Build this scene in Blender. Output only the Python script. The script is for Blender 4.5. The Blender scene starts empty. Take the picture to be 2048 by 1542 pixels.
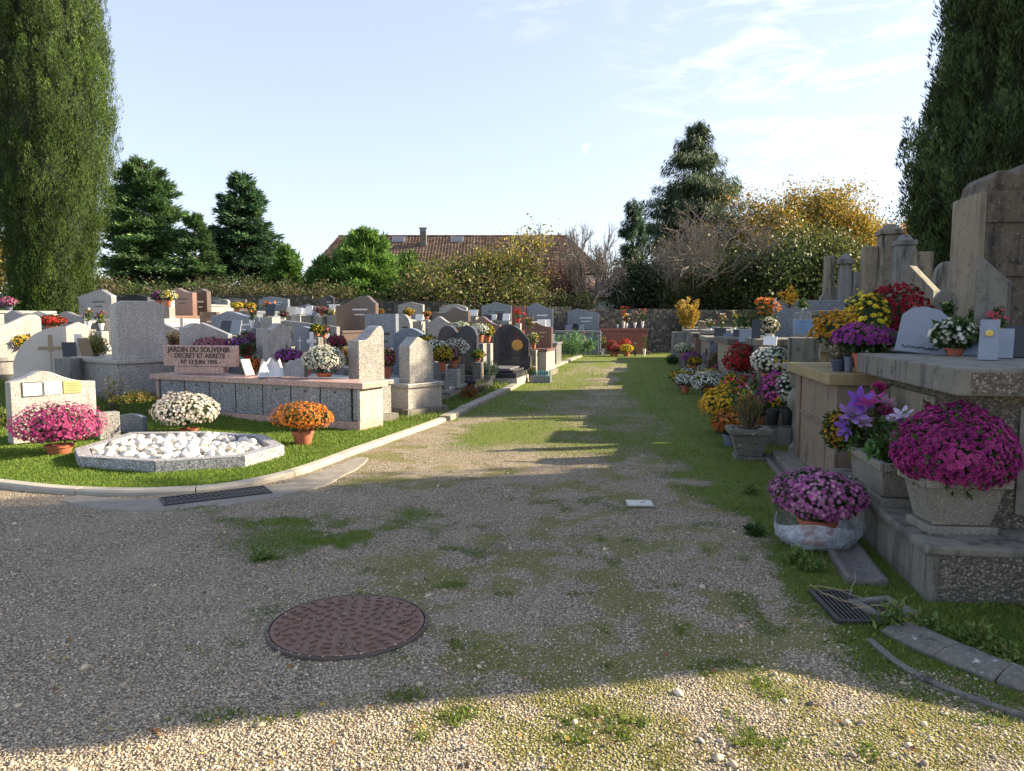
import bpy, bmesh, math, random
import numpy as np
from mathutils import Vector, Matrix
R_ = math.radians
rng = np.random.default_rng(7)
random.seed(7)
scn = bpy.context.scene
col = scn.collection

# ------------------------------------------------------------------ camera, sky, sun, exposure
F = 1500.0; CX = 1024.0; CY = 771.0; HC = 1.6; PIT = R_(5.0)
cam_d = bpy.data.cameras.new('camera'); cam = bpy.data.objects.new('camera', cam_d); col.objects.link(cam)
cam.location = (0, 0, HC); cam.rotation_euler = (R_(90) - PIT, 0, 0)
cam_d.sensor_fit = 'HORIZONTAL'; cam_d.sensor_width = 36.0; cam_d.lens = F / 2048 * 36
cam_d.clip_start = 0.05; cam_d.clip_end = 3000
scn.camera = cam
SUN_EL = R_(24); SUN_AZ = R_(78.5)          # azimuth clockwise from +Y
world = bpy.data.worlds.new('World'); scn.world = world; world.use_nodes = True
wn = world.node_tree.nodes; wl = world.node_tree.links
for n in list(wn): wn.remove(n)
w_out = wn.new('ShaderNodeOutputWorld'); w_bg = wn.new('ShaderNodeBackground')
w_sky = wn.new('ShaderNodeTexSky'); w_sky.sky_type = 'NISHITA'; w_sky.sun_disc = False
w_sky.sun_elevation = SUN_EL; w_sky.sun_rotation = SUN_AZ
w_sky.air_density = 1.0; w_sky.dust_density = 0.75; w_sky.ozone_density = 2.2; w_sky.altitude = 200
w_bg.inputs['Strength'].default_value = 0.112
w_tc = wn.new('ShaderNodeTexCoord')
def w_math(op, a, b=None, c=None, clamp=False):
    n = wn.new('ShaderNodeMath'); n.operation = op; n.use_clamp = clamp
    for i, v in enumerate((a, b, c)):
        if v is None: continue
        if isinstance(v, (int, float)): n.inputs[i].default_value = v
        else: wl.new(v, n.inputs[i])
    return n.outputs[0]
def w_lobe(d, lo, hi):                       # soft region of the sky round a direction
    n = wn.new('ShaderNodeVectorMath'); n.operation = 'DOT_PRODUCT'
    wl.new(w_tc.outputs['Generated'], n.inputs[0]); v = Vector(d).normalized(); n.inputs[1].default_value = v
    m = wn.new('ShaderNodeMapRange'); m.interpolation_type = 'SMOOTHSTEP'
    wl.new(n.outputs['Value'], m.inputs[0]); m.inputs[1].default_value = math.cos(R_(hi)); m.inputs[2].default_value = math.cos(R_(lo))
    return m.outputs[0]
w_map = wn.new('ShaderNodeMapping'); wl.new(w_tc.outputs['Generated'], w_map.inputs[0])
w_map.inputs['Rotation'].default_value = (0, R_(8), R_(10)); w_map.inputs['Scale'].default_value = (2.4, 2.4, 8.5)
w_no = wn.new('ShaderNodeTexNoise'); wl.new(w_map.outputs[0], w_no.inputs['Vector'])
w_no.inputs['Scale'].default_value = 4.2; w_no.inputs['Detail'].default_value = 8; w_no.inputs['Roughness'].default_value = 0.62
w_no.inputs['Distortion'].default_value = 0.7
cir = w_math('MULTIPLY', w_math('SUBTRACT', w_no.outputs[0], 0.46, clamp=True), 1.9, clamp=True)
c1 = w_math('MULTIPLY', w_math('MULTIPLY', cir, .55), w_lobe((0.36, 1, 0.43), 1, 15))
c2 = w_math('MULTIPLY', w_math('MULTIPLY', cir, w_lobe((0.03, 1, 0.46), 0.5, 6)), 0.8)
w_m2 = wn.new('ShaderNodeMapping'); wl.new(w_tc.outputs['Generated'], w_m2.inputs[0]); w_m2.inputs['Scale'].default_value = (60, 60, 34); w_m2.inputs['Rotation'].default_value = (0, R_(35), 0)
w_n2 = wn.new('ShaderNodeTexNoise'); wl.new(w_m2.outputs[0], w_n2.inputs['Vector']); w_n2.inputs['Scale'].default_value = 1.0; w_n2.inputs['Detail'].default_value = 5
c3 = w_math('MULTIPLY', w_lobe((0.099, 1, 0.222), 0.0, .55), w_math('MULTIPLY', w_math('SUBTRACT', w_n2.outputs[0], .42, clamp=True), 2.2, clamp=True))
c4 = w_math('MULTIPLY', w_math('MULTIPLY', cir, w_lobe((0.5, 1, 0.3), 1, 22)), 0.45)
cl = w_math('ADD', w_math('ADD', w_math('ADD', c1, c2), c3), c4, clamp=True)
w_mix = wn.new('ShaderNodeMix'); w_mix.data_type = 'RGBA'
wl.new(w_math('MULTIPLY', cl, 0.36), w_mix.inputs['Factor']); wl.new(w_sky.outputs[0], w_mix.inputs['A']); w_mix.inputs['B'].default_value = (16, 15.5, 15, 1)
w_hs = wn.new('ShaderNodeHueSaturation'); w_hs.inputs['Saturation'].default_value = 0.80; wl.new(w_mix.outputs['Result'], w_hs.inputs['Color'])
w_ti = wn.new('ShaderNodeMix'); w_ti.data_type = 'RGBA'; w_ti.blend_type = 'MULTIPLY'; w_ti.inputs['Factor'].default_value = 1.0   # dusty autumn air
w_hz = wn.new('ShaderNodeMix'); w_hz.data_type = 'RGBA'; w_hz.inputs['Factor'].default_value = 0.55; w_hz.inputs['B'].default_value = (1.66, 2.16, 2.8, 1)   # thin even high haze
wl.new(w_hs.outputs[0], w_hz.inputs['A']); wl.new(w_hz.outputs['Result'], w_ti.inputs['A']); w_ti.inputs['B'].default_value = (1.08, .975, .965, 1); wl.new(w_ti.outputs['Result'], w_bg.inputs[0]); wl.new(w_bg.outputs[0], w_out.inputs[0])
sun_d = bpy.data.lights.new('sun', 'SUN'); sun = bpy.data.objects.new('sun', sun_d); col.objects.link(sun)
sun_d.energy = 5.0; sun_d.angle = R_(0.5); sun_d.color = (1.0, 0.83, 0.58)
SD = Vector((math.sin(SUN_AZ) * math.cos(SUN_EL), math.cos(SUN_AZ) * math.cos(SUN_EL), math.sin(SUN_EL)))
sun.rotation_euler = (-SD).to_track_quat('-Z', 'Y').to_euler(); sun.location = (20, 5, 15)
scn.view_settings.view_transform = 'Standard'; scn.view_settings.look = 'None'
scn.view_settings.exposure = 1.68; scn.view_settings.gamma = 1.0
scn.cycles.max_bounces = 6; scn.cycles.transparent_max_bounces = 8

# ------------------------------------------------------------------ places: ground height and points read off the photograph
def P(u, v, Y):
    x = (u - CX) / F; z = -(v - CY) / F
    dy = math.cos(PIT) + z * math.sin(PIT); dz = -math.sin(PIT) + z * math.cos(PIT)
    t = Y / dy
    return Vector((x * t, Y, HC + dz * t))
def G(u, v, z=0.0):
    x = (u - CX) / F; zz = -(v - CY) / F
    dy = math.cos(PIT) + zz * math.sin(PIT); dz = -math.sin(PIT) + zz * math.cos(PIT)
    t = (z - HC) / dz
    return Vector((x * t, dy * t, z))
def fbm(x, y, s=1.0, oct=4, seed=0):
    x = np.asarray(x, float) * s; y = np.asarray(y, float) * s
    tot = np.zeros(np.broadcast(x, y).shape); amp = 1.0; norm = 0
    for o in range(oct):
        xi = np.floor(x).astype(np.int64); yi = np.floor(y).astype(np.int64); xf = x - xi; yf = y - yi
        xf = xf * xf * (3 - 2 * xf); yf = yf * yf * (3 - 2 * yf)
        def hsh(a, b):
            n = (a * 374761393 + b * 668265263 + (seed + o * 17) * 974711) & 0x7fffffff
            n = ((n ^ (n >> 13)) * 1274126177) & 0x7fffffff
            return ((n ^ (n >> 16)) & 0xffff) / 65535.0
        v = (hsh(xi, yi) * (1 - xf) + hsh(xi + 1, yi) * xf) * (1 - yf) + (hsh(xi, yi + 1) * (1 - xf) + hsh(xi + 1, yi + 1) * xf) * yf
        tot += v * amp; norm += amp; amp *= 0.55; x = x * 2.03; y = y * 2.03
    return tot / norm
KERB_PX = [(-760, 872), (-500, 905), (-260, 940), (-120, 958), (0, 972), (110, 984), (210, 989), (310, 989), (430, 982), (510, 969), (580, 952), (640, 932), (700, 909), (745, 893), (790, 877), (840, 859), (885, 842)]
KERB2_PX = [(890, 841), (925, 824), (960, 806), (995, 790), (1030, 773)]
KERB3_PX = [(1062, 754), (1090, 742), (1125, 727), (1160, 713)]
kerb_w = [G(u, v) for u, v in KERB_PX]; kerb2_w = [G(u, v) for u, v in KERB2_PX]; kerb3_w = [G(u, v) for u, v in KERB3_PX]
kline = np.array([(p.x, p.y) for p in kerb_w + kerb2_w + kerb3_w])
lawn_poly = np.vstack([kline, [(3.6, 37), (-60, 37), (-60, 9.0)]])
def inside(poly, x, y):
    x = np.asarray(x, float); y = np.asarray(y, float); c = np.zeros(np.broadcast(x, y).shape, bool)
    n = len(poly); j = n - 1
    for i in range(n):
        xi, yi = poly[i]; xj, yj = poly[j]
        cond = ((yi > y) != (yj > y)) & (x < (xj - xi) * (y - yi) / (yj - yi + 1e-12) + xi)
        c ^= cond; j = i
    return c
def pldist(line, x, y):
    x = np.asarray(x, float); y = np.asarray(y, float); d = np.full(np.broadcast(x, y).shape, 1e9)
    for (ax, ay), (bx, by) in zip(line[:-1], line[1:]):
        dx, dy = bx - ax, by - ay; t = np.clip(((x - ax) * dx + (y - ay) * dy) / (dx * dx + dy * dy + 1e-12), 0, 1)
        d = np.minimum(d, np.hypot(x - ax - t * dx, y - ay - t * dy))
    return d
def sstep(a, b, x):
    t = np.clip((np.asarray(x, float) - a) / (b - a), 0, 1); return t * t * (3 - 2 * t)
def kx(y): return -1.1 + 0.19 * (np.asarray(y, float) - 11.7)
def fl(y): return 2.37 + 0.17 * (np.asarray(y, float) - 4.17)      # line of the right-hand tombs' fronts
def hill(x, y):
    s = kx(y) - np.asarray(x, float)
    return 0.055 * np.maximum(0, np.minimum(s, 22) - 1.5) * sstep(9.5, 14, y) + .05 * np.clip(np.asarray(y, float) - 16, 0, 18) * sstep(1.0, 6.5, s)
def zg(x, y):
    x = np.asarray(x, float); y = np.asarray(y, float)
    near = np.clip(1.4 - np.hypot(x, y) / 14, 0, 1)
    return hill(x, y) + 0.03 * inside(lawn_poly, x, y) + (fbm(x, y, 1.3, 3, 3) - .5) * 0.03 * near
def zgf(x, y): return float(zg(x, y))

# ------------------------------------------------------------------ materials
MATS = {}
def newmat(name):
    m = bpy.data.materials.new(name); m.use_nodes = True; nt = m.node_tree
    return m, nt, nt.nodes['Principled BSDF'], nt.links
def nd(nt, t, **k):
    n = nt.nodes.new(t)
    for a, b in k.items(): setattr(n, a, b)
    return n
def ramp(nt, fac, stops):
    r = nt.nodes.new('ShaderNodeValToRGB'); e = r.color_ramp.elements
    while len(e) < len(stops): e.new(0.5)
    for i, (p, c) in enumerate(stops): e[i].position = p; e[i].color = (*c, 1)
    nt.links.new(fac, r.inputs[0]); return r.outputs[0]
def noise(nt, vec, scale, detail=4, rough=.55):
    n = nt.nodes.new('ShaderNodeTexNoise'); n.inputs['Scale'].default_value = scale; n.inputs['Detail'].default_value = detail
    n.inputs['Roughness'].default_value = rough
    if vec is not None: nt.links.new(vec, n.inputs['Vector'])
    return n.outputs[0]
def vor(nt, vec, scale, feat='F1', out='Distance'):
    n = nt.nodes.new('ShaderNodeTexVoronoi'); n.feature = feat; n.inputs['Scale'].default_value = scale
    nt.links.new(vec, n.inputs['Vector']); return n.outputs[out]
def mixc(nt, fac, a, b, mode='MIX'):
    n = nt.nodes.new('ShaderNodeMix'); n.data_type = 'RGBA'; n.blend_type = mode
    for s, v in (('Factor', fac), ('A', a), ('B', b)):
        i = n.inputs[s]
        if isinstance(v, (int, float)): i.default_value = v
        elif isinstance(v, tuple): i.default_value = (*v, 1)
        else: nt.links.new(v, i)
    return n.outputs['Result']
def mth(nt, op, a, b=None, clamp=False):
    n = nt.nodes.new('ShaderNodeMath'); n.operation = op; n.use_clamp = clamp
    for i, v in enumerate((a, b)):
        if v is None: continue
        if isinstance(v, (int, float)): n.inputs[i].default_value = v
        else: nt.links.new(v, n.inputs[i])
    return n.outputs[0]
def bump(nt, b, h, strength=.5, dist=.01):
    n = nt.nodes.new('ShaderNodeBump'); n.inputs['Strength'].default_value = strength; n.inputs['Distance'].default_value = dist
    nt.links.new(h, n.inputs['Height']); nt.links.new(n.outputs[0], b.inputs['Normal'])
def objco(nt): return nt.nodes.new('ShaderNodeTexCoord').outputs['Object']
def geopos(nt): return nt.nodes.new('ShaderNodeNewGeometry').outputs['Position']
def sc(c, k): return tuple(min(1, v * k) for v in c)

def granite(name, base, dark=.35, light=1.5, scale=110, rough=.45, dirt=.25, con=1.0):
    m, nt, b, L = newmat(name); co = geopos(nt)
    cell = vor(nt, co, scale, out='Color')
    sep = nt.nodes.new('ShaderNodeSeparateColor'); L.new(cell, sep.inputs[0])
    c = ramp(nt, sep.outputs[0], [(0.0, sc(base, dark)), (0.28, sc(base, dark + .3)), (0.45, base), (0.8, sc(base, 1.1)), (1.0, sc(base, light))])
    c = mixc(nt, con, base, c)
    big = noise(nt, co, 2.2, 5)
    c = mixc(nt, mth(nt, 'MULTIPLY', mth(nt, 'SUBTRACT', big, .42, True), dirt * 5, True), c, sc(base, .6))
    mp = nt.nodes.new('ShaderNodeMapping'); mp.inputs['Scale'].default_value = (9, 9, .8); L.new(co, mp.inputs[0])
    c = mixc(nt, mth(nt, 'MULTIPLY', mth(nt, 'SUBTRACT', noise(nt, mp.outputs[0], 1.4, 6, .65), .5, True), dirt * 9, True), c, sc(base, .5))
    L.new(c, b.inputs['Base Color']); b.inputs['Roughness'].default_value = rough
    bump(nt, b, noise(nt, co, 60, 3), .12, .004)
    return m
def oldstone(name, base, dark=(.06, .06, .055), lich=(.35, .33, .25), amt=.5, agg=0.0, aggs=70, streak=.6, rough=.9):
    m, nt, b, L = newmat(name); co = geopos(nt)
    c = mixc(nt, noise(nt, co, 5, 6), sc(base, .75), sc(base, 1.2))
    h = noise(nt, co, 40, 6, .7)
    if agg:
        n = nt.nodes.new('ShaderNodeTexVoronoi'); n.inputs['Scale'].default_value = aggs; L.new(co, n.inputs['Vector'])
        sep = nt.nodes.new('ShaderNodeSeparateColor'); L.new(n.outputs['Color'], sep.inputs[0])
        pc = ramp(nt, sep.outputs[0], [(0, (.05, .045, .04)), (.3, (.11, .085, .06)), (.6, (.19, .165, .125)), (.85, (.26, .23, .18)), (1, (.36, .33, .28))])
        pc = mixc(nt, mth(nt, 'MULTIPLY', mth(nt, 'SUBTRACT', n.outputs['Distance'], .35, True), 3, True), pc, sc(base, .45))
        c = mixc(nt, agg, c, pc); h = mth(nt, 'ADD', mth(nt, 'MULTIPLY', mth(nt, 'SUBTRACT', 1, n.outputs['Distance']), agg * 1.4), mth(nt, 'MULTIPLY', h, .4))
    mp = nt.nodes.new('ShaderNodeMapping'); mp.inputs['Scale'].default_value = (7, 7, 0.9); L.new(co, mp.inputs[0])
    st = noise(nt, mp.outputs[0], 1.3, 6, .65)
    c = mixc(nt, mth(nt, 'MULTIPLY', mth(nt, 'SUBTRACT', st, .5, True), streak * 7, True), c, dark)
    sp = noise(nt, co, 9, 8, .75)
    c = mixc(nt, mth(nt, 'MULTIPLY', mth(nt, 'SUBTRACT', sp, .55, True), amt * 12, True), c, dark)
    l2 = noise(nt, co, 14, 5, .7)
    c = mixc(nt, mth(nt, 'MULTIPLY', mth(nt, 'SUBTRACT', l2, .62, True), amt * 14, True), c, lich)
    L.new(c, b.inputs['Base Color']); b.inputs['Roughness'].default_value = rough
    bump(nt, b, h, .7, .012)
    return m
def plain(name, c, rough=.6, var=.2, scale=12, metal=0, bmp=.1, spec=None):
    m, nt, b, L = newmat(name); co = geopos(nt)
    L.new(mixc(nt, noise(nt, co, scale, 5), sc(c, 1 - var), sc(c, 1 + var)), b.inputs['Base Color'])
    b.inputs['Roughness'].default_value = rough; b.inputs['Metallic'].default_value = metal
    if bmp: bump(nt, b, noise(nt, co, scale * 5, 4), bmp, .004)
    return m
def leafmat(name, trans=.3, rough=.55, tint=(1, 1, 1), bumpy=0):
    m, nt, b, L = newmat(name)
    a = nt.nodes.new('ShaderNodeAttribute'); a.attribute_name = 'Col'
    c = mixc(nt, 1.0, a.outputs['Color'], tint, 'MULTIPLY')
    L.new(c, b.inputs['Base Color']); b.inputs['Roughness'].default_value = rough
    b.inputs['Specular IOR Level'].default_value = .3
    tr = nt.nodes.new('ShaderNodeBsdfTranslucent'); L.new(c, tr.inputs[0])
    mx = nt.nodes.new('ShaderNodeMixShader'); mx.inputs[0].default_value = trans
    L.new(b.outputs[0], mx.inputs[1]); L.new(tr.outputs[0], mx.inputs[2]); L.new(mx.outputs[0], nt.nodes['Material Output'].inputs[0])
    return m
M = dict(
    leaf=leafmat('leaf', .28), petal=leafmat('petal', .3, .6), grassm=leafmat('grass blade', .35, .6), pebble=None,
    bark=plain('bark', (.13, .1, .075), .95, .45, 14, bmp=.6), barkg=plain('grey bark', (.19, .165, .14), .95, .35, 14, bmp=.4),
    ash=granite('pale grey granite', (.31, .30, .285), .3, 1.7, 95, .42),
    ash2=granite('light silver granite', (.41, .385, .36), .38, 1.45, 105, .42, .35),
    cream=granite('cream stone', (.66, .58, .48), .8, 1.15, 60, .6, .15, .5),
    grey=granite('mid grey granite', (.22, .22, .23), .4, 1.8, 100, .28),
    bluegrey=granite('blue grey granite', (.17, .20, .24), .5, 1.7, 90, .2),
    dark=granite('dark polished granite', (.045, .045, .055), .5, 2.2, 120, .12, .1),
    brown=granite('brown polished granite', (.105, .08, .072), .5, 1.8, 100, .18, .15),
    pinkbrown=granite('red brown granite', (.20, .12, .10), .5, 1.6, 100, .2, .15),
    redgr=granite('red granite', (.25, .09, .07), .4, 1.7, 110, .16, .1),
    pink=granite('pink granite', (.50, .33, .28), .35, 1.5, 110, .38, .2),
    colum=granite('grey panel granite', (.25, .25, .27), .25, 2.2, 85, .35, .25),
    basin=granite('salt and pepper granite', (.33, .33, .345), .2, 2.2, 110, .5, .2),
    sail=plain('smooth beige stone', (.58, .53, .47), .75, .12, 3, bmp=.05),
    conc=oldstone('weathered concrete', (.19, .18, .15), (.05, .048, .04), (.34, .32, .24), .6, .12, 70, streak=.9),
    agg=oldstone('exposed aggregate concrete', (.2, .18, .145), (.05, .045, .04), (.4, .37, .28), .3, .95, 62, .3),
    aggp=oldstone('planter aggregate concrete', (.32, .3, .25), (.1, .1, .08), (.4, .38, .3), .22, .55, 85, .25),
    old=oldstone('old lichen stone', (.24, .21, .16), (.045, .043, .04), (.42, .38, .27), .75, 0, streak=.9),
    oldbeige=oldstone('old beige limestone', (.25, .215, .155), (.06, .055, .048), (.3, .24, .13), .5, 0, streak=.5),
    oldgrey=oldstone('old grey stone', (.22, .215, .20), (.05, .05, .05), (.4, .38, .3), .5, 0, streak=.7),
    wall=oldstone('dark rubble wall', (.065, .062, .06), (.03, .03, .035), (.17, .16, .15), .6, .5, 7, .6),
    terra=plain('terracotta', (.42, .13, .07), .7, .15, 10), navy=plain('dark blue plastic', (.05, .06, .10), .45, .1, 10),
    blackp=plain('black plastic', (.03, .03, .033), .5, .1, 10), greyp=plain('grey blue plastic', (.13, .16, .22), .5, .1, 10),
    whitep=plain('white ceramic', (.78, .76, .72), .35, .05, 10), redp=plain('red foil', (.45, .03, .035), .3, .2, 25),
    gold=plain('gold metal plate', (.62, .45, .2), .35, .06, 10, .3), whitem=plain('white enamel', (.75, .75, .74), .4, .04, 10),
    slate=plain('grey slate plaque', (.20, .23, .27), .35, .25, 9), blk=plain('black marble', (.025, .025, .03), .15, .3, 9),
    iron=plain('cast iron', (.055, .05, .05), .55, .4, 20, .3, .3), rust=plain('rusty cast iron', (.17, .10, .072), .7, .42, 9, .1, .3),
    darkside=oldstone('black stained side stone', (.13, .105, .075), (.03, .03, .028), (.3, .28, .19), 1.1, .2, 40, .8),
    void=plain('dark void', (.006, .006, .006), .9, .1, 5), soil=plain('potting soil', (.05, .035, .025), .95, .3, 40, bmp=.5),
    moss=plain('moss', (.10, .13, .03), .95, .4, 12, bmp=.6), kerb=plain('cast concrete kerb', (.36, .33, .275), .9, .3, 5, bmp=.5),
    kerbold=oldstone('old kerb stone', (.38, .34, .28), (.1, .1, .09), (.4, .36, .25), .35, .35, 60, .2),
    gutter=oldstone('lichen gutter stone', (.16, .15, .13), (.05, .05, .05), (.44, .44, .40), 1.1, .3, 50, .2),
    wood=plain('weathered wood', (.2, .15, .09), .8, .3, 20), plaster=plain('white render', (.66, .62, .55), .9, .08, 4),
    glass=plain('dark glass', (.08, .09, .11), .08, .1, 3, bmp=0), zinc=plain('zinc', (.3, .31, .33), .4, .1, 6, .6),
    straw=plain('dry stalk', (.33, .26, .15), .9, .2, 30), blue=plain('blue plastic', (.08, .2, .5), .4, .1, 10),
    pinkw=plain('pale pink ceramic', (.6, .35, .36), .4, .1, 10),
)

# ------------------------------------------------------------------ mesh helpers
def npmesh(name, V, Fc, mat, colr=None, parent=None, smooth=False, loc=None):
    V = np.ascontiguousarray(V, np.float32); Fc = np.ascontiguousarray(Fc, np.int32); k = Fc.shape[1]
    me = bpy.data.meshes.new(name); me.vertices.add(len(V)); me.vertices.foreach_set('co', V.ravel())
    me.loops.add(Fc.size); me.loops.foreach_set('vertex_index', Fc.ravel())
    me.polygons.add(len(Fc)); me.polygons.foreach_set('loop_start', np.arange(0, Fc.size, k, dtype=np.int32))
    me.polygons.foreach_set('loop_total', np.full(len(Fc), k, np.int32))
    if smooth: me.polygons.foreach_set('use_smooth', np.ones(len(Fc), bool))
    if colr is not None:
        a = me.color_attributes.new(name='Col', type='FLOAT_COLOR', domain='POINT')
        c = np.ones((len(V), 4), np.float32); c[:, :3] = colr; a.data.foreach_set('color', c.ravel())
    me.update(calc_edges=True); me.validate()
    me.materials.append(mat); o = bpy.data.objects.new(name, me); col.objects.link(o)
    if parent: o.parent = parent
    if loc is not None: o.location = loc
    return o
class MB:
    def __init__(s): s.v = []; s.f = []
    def add(s, vs, fs):
        b = len(s.v); s.v += [tuple(v) for v in vs]; s.f += [tuple(b + i for i in f) for f in fs]; return s
    def box(s, cx, cy, cz, sx, sy, sz, taper=(1, 1), rot=0):
        vs = []
        c_, s_ = math.cos(rot), math.sin(rot)
        for k, dz in enumerate((-.5, .5)):
            tx, ty = taper if k else (1, 1)
            for dx, dy in ((-.5, -.5), (.5, -.5), (.5, .5), (-.5, .5)):
                x, y = dx * sx * tx, dy * sy * ty
                vs.append((cx + x * c_ - y * s_, cy + x * s_ + y * c_, cz + dz * sz))
        return s.add(vs, [(3, 2, 1, 0), (4, 5, 6, 7), (0, 1, 5, 4), (1, 2, 6, 5), (2, 3, 7, 6), (3, 0, 4, 7)])
    def prism(s, pts, y0, y1):          # polygon in XZ extruded along Y
        n = len(pts); vs = [(x, y0, z) for x, z in pts] + [(x, y1, z) for x, z in pts]
        return s.add(vs, [tuple(range(n)), tuple(range(2 * n - 1, n - 1, -1))] + [(i, i + n, (i + 1) % n + n, (i + 1) % n) for i in range(n)])
    def slab(s, pts, z0, z1):           # polygon in XY extruded along Z
        n = len(pts); vs = [(x, y, z0) for x, y in pts] + [(x, y, z1) for x, y in pts]
        return s.add(vs, [tuple(range(n - 1, -1, -1)), tuple(range(n, 2 * n))] + [(i, (i + 1) % n, (i + 1) % n + n, i + n) for i in range(n)])
    def lathe(s, prof, n=20, cx=0, cy=0, cz=0):
        vs = []; fs = []
        for r, z in prof:
            for i in range(n): a = 2 * math.pi * i / n; vs.append((cx + r * math.cos(a), cy + r * math.sin(a), cz + z))
        for j in range(len(prof) - 1):
            for i in range(n): k = (i + 1) % n; fs.append((j * n + i, j * n + k, (j + 1) * n + k, (j + 1) * n + i))
        fs.append(tuple(range(n - 1, -1, -1))); fs.append(tuple(range((len(prof) - 1) * n, len(prof) * n)))
        return s.add(vs, fs)
    def tube(s, p0, p1, r0, r1, n=5):
        p0 = Vector(p0); p1 = Vector(p1); d = (p1 - p0)
        if d.length < 1e-6: return s
        d.normalize(); a = d.orthogonal().normalized(); b = d.cross(a); vs = []
        for p, r in ((p0, r0), (p1, r1)):
            for i in range(n): t = 2 * math.pi * i / n; vs.append(p + a * (r * math.cos(t)) + b * (r * math.sin(t)))
        fs = [(i, (i + 1) % n, (i + 1) % n + n, i + n) for i in range(n)]
        return s.add(vs, fs + [tuple(range(n - 1, -1, -1)), tuple(range(n, 2 * n))])
    def build(s, name, mat, parent=None, bev=0, smooth=False, loc=None, rot=None):
        me = bpy.data.meshes.new(name); me.from_pydata(s.v, [], s.f); me.materials.append(mat)
        bm = bmesh.new(); bm.from_mesh(me); bmesh.ops.recalc_face_normals(bm, faces=bm.faces); bm.to_mesh(me); bm.free()
        if smooth:
            for p in me.polygons: p.use_smooth = True
        o = bpy.data.objects.new(name, me); col.objects.link(o)
        if parent: o.parent = parent
        if loc is not None: o.location = loc
        if rot is not None: o.rotation_euler = rot
        if bev:
            b = o.modifiers.new('bevel', 'BEVEL'); b.width = bev; b.segments = 2; b.limit_method = 'ANGLE'; b.angle_limit = R_(35)
        if smooth:
            try:
                me.set_sharp_from_angle(angle=R_(40))
            except Exception: pass
        return o
def tag(o, label=None, cat=None, group=None, kind=None):
    if label: o['label'] = label
    if cat: o['category'] = cat
    if group: o['group'] = group
    if kind: o['kind'] = kind
    return o
def empty(name, loc, rz=0):
    o = bpy.data.objects.new(name, None); col.objects.link(o); o.location = loc; o.rotation_euler = (0, 0, rz); o.empty_display_size = .1
    return o
def nrm(a): return a / np.maximum(np.linalg.norm(a, axis=1, keepdims=True), 1e-9)
def frames(dirs, spin=None):
    d = nrm(dirs); up = np.where(np.abs(d[:, 2:3]) > .95, np.array([[1., 0, 0]]), np.array([[0, 0, 1.]]))
    a = nrm(np.cross(up, d)); b = np.cross(d, a)
    if spin is not None:
        c, s_ = np.cos(spin)[:, None], np.sin(spin)[:, None]; a, b = a * c + b * s_, -a * s_ + b * c
    return a, b, d                                          # local x, y, z
def scatter(pv, pf, pos, fr, size, colr=None, pc=None, sxyz=None):
    """copies of a small shape pv/pf at pos, oriented by fr (x,y,z axes)"""
    a, b, d = fr; n = len(pos); pv = np.asarray(pv, float); size = np.broadcast_to(np.asarray(size, float), (n,))
    loc = np.broadcast_to(pv[None], (n, len(pv), 3)) * size[:, None, None]
    if sxyz is not None: loc = loc * sxyz[:, None, :]
    V = pos[:, None, :] + loc[:, :, 0:1] * a[:, None, :] + loc[:, :, 1:2] * b[:, None, :] + loc[:, :, 2:3] * d[:, None, :]
    Fc = (np.asarray(pf)[None] + (np.arange(n) * len(pv))[:, None, None]).reshape(-1, np.asarray(pf).shape[1])
    C = None
    if colr is not None:
        C = np.repeat(colr[:, None, :], len(pv), 1)
        if pc is not None: C = C * np.asarray(pc)[None]
        C = C.reshape(-1, 3)
    return V.reshape(-1, 3), Fc, C
def vary(c, n, r, v=.15, hue=.06):
    c = np.asarray(c, float); k = 1 + r.normal(0, v, (n, 1)); return np.clip(c[None] * k * (1 + r.normal(0, hue, (n, 3))), 0, 1)

PRO_LEAF = (np.array([(0, 0, 0), (.32, .5, .08), (0, 1, -.04), (-.32, .5, .1)]), [(0, 1, 2, 3)], np.array([(.8,) * 3, (1,) * 3, (1.15,) * 3, (1,) * 3]))
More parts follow.
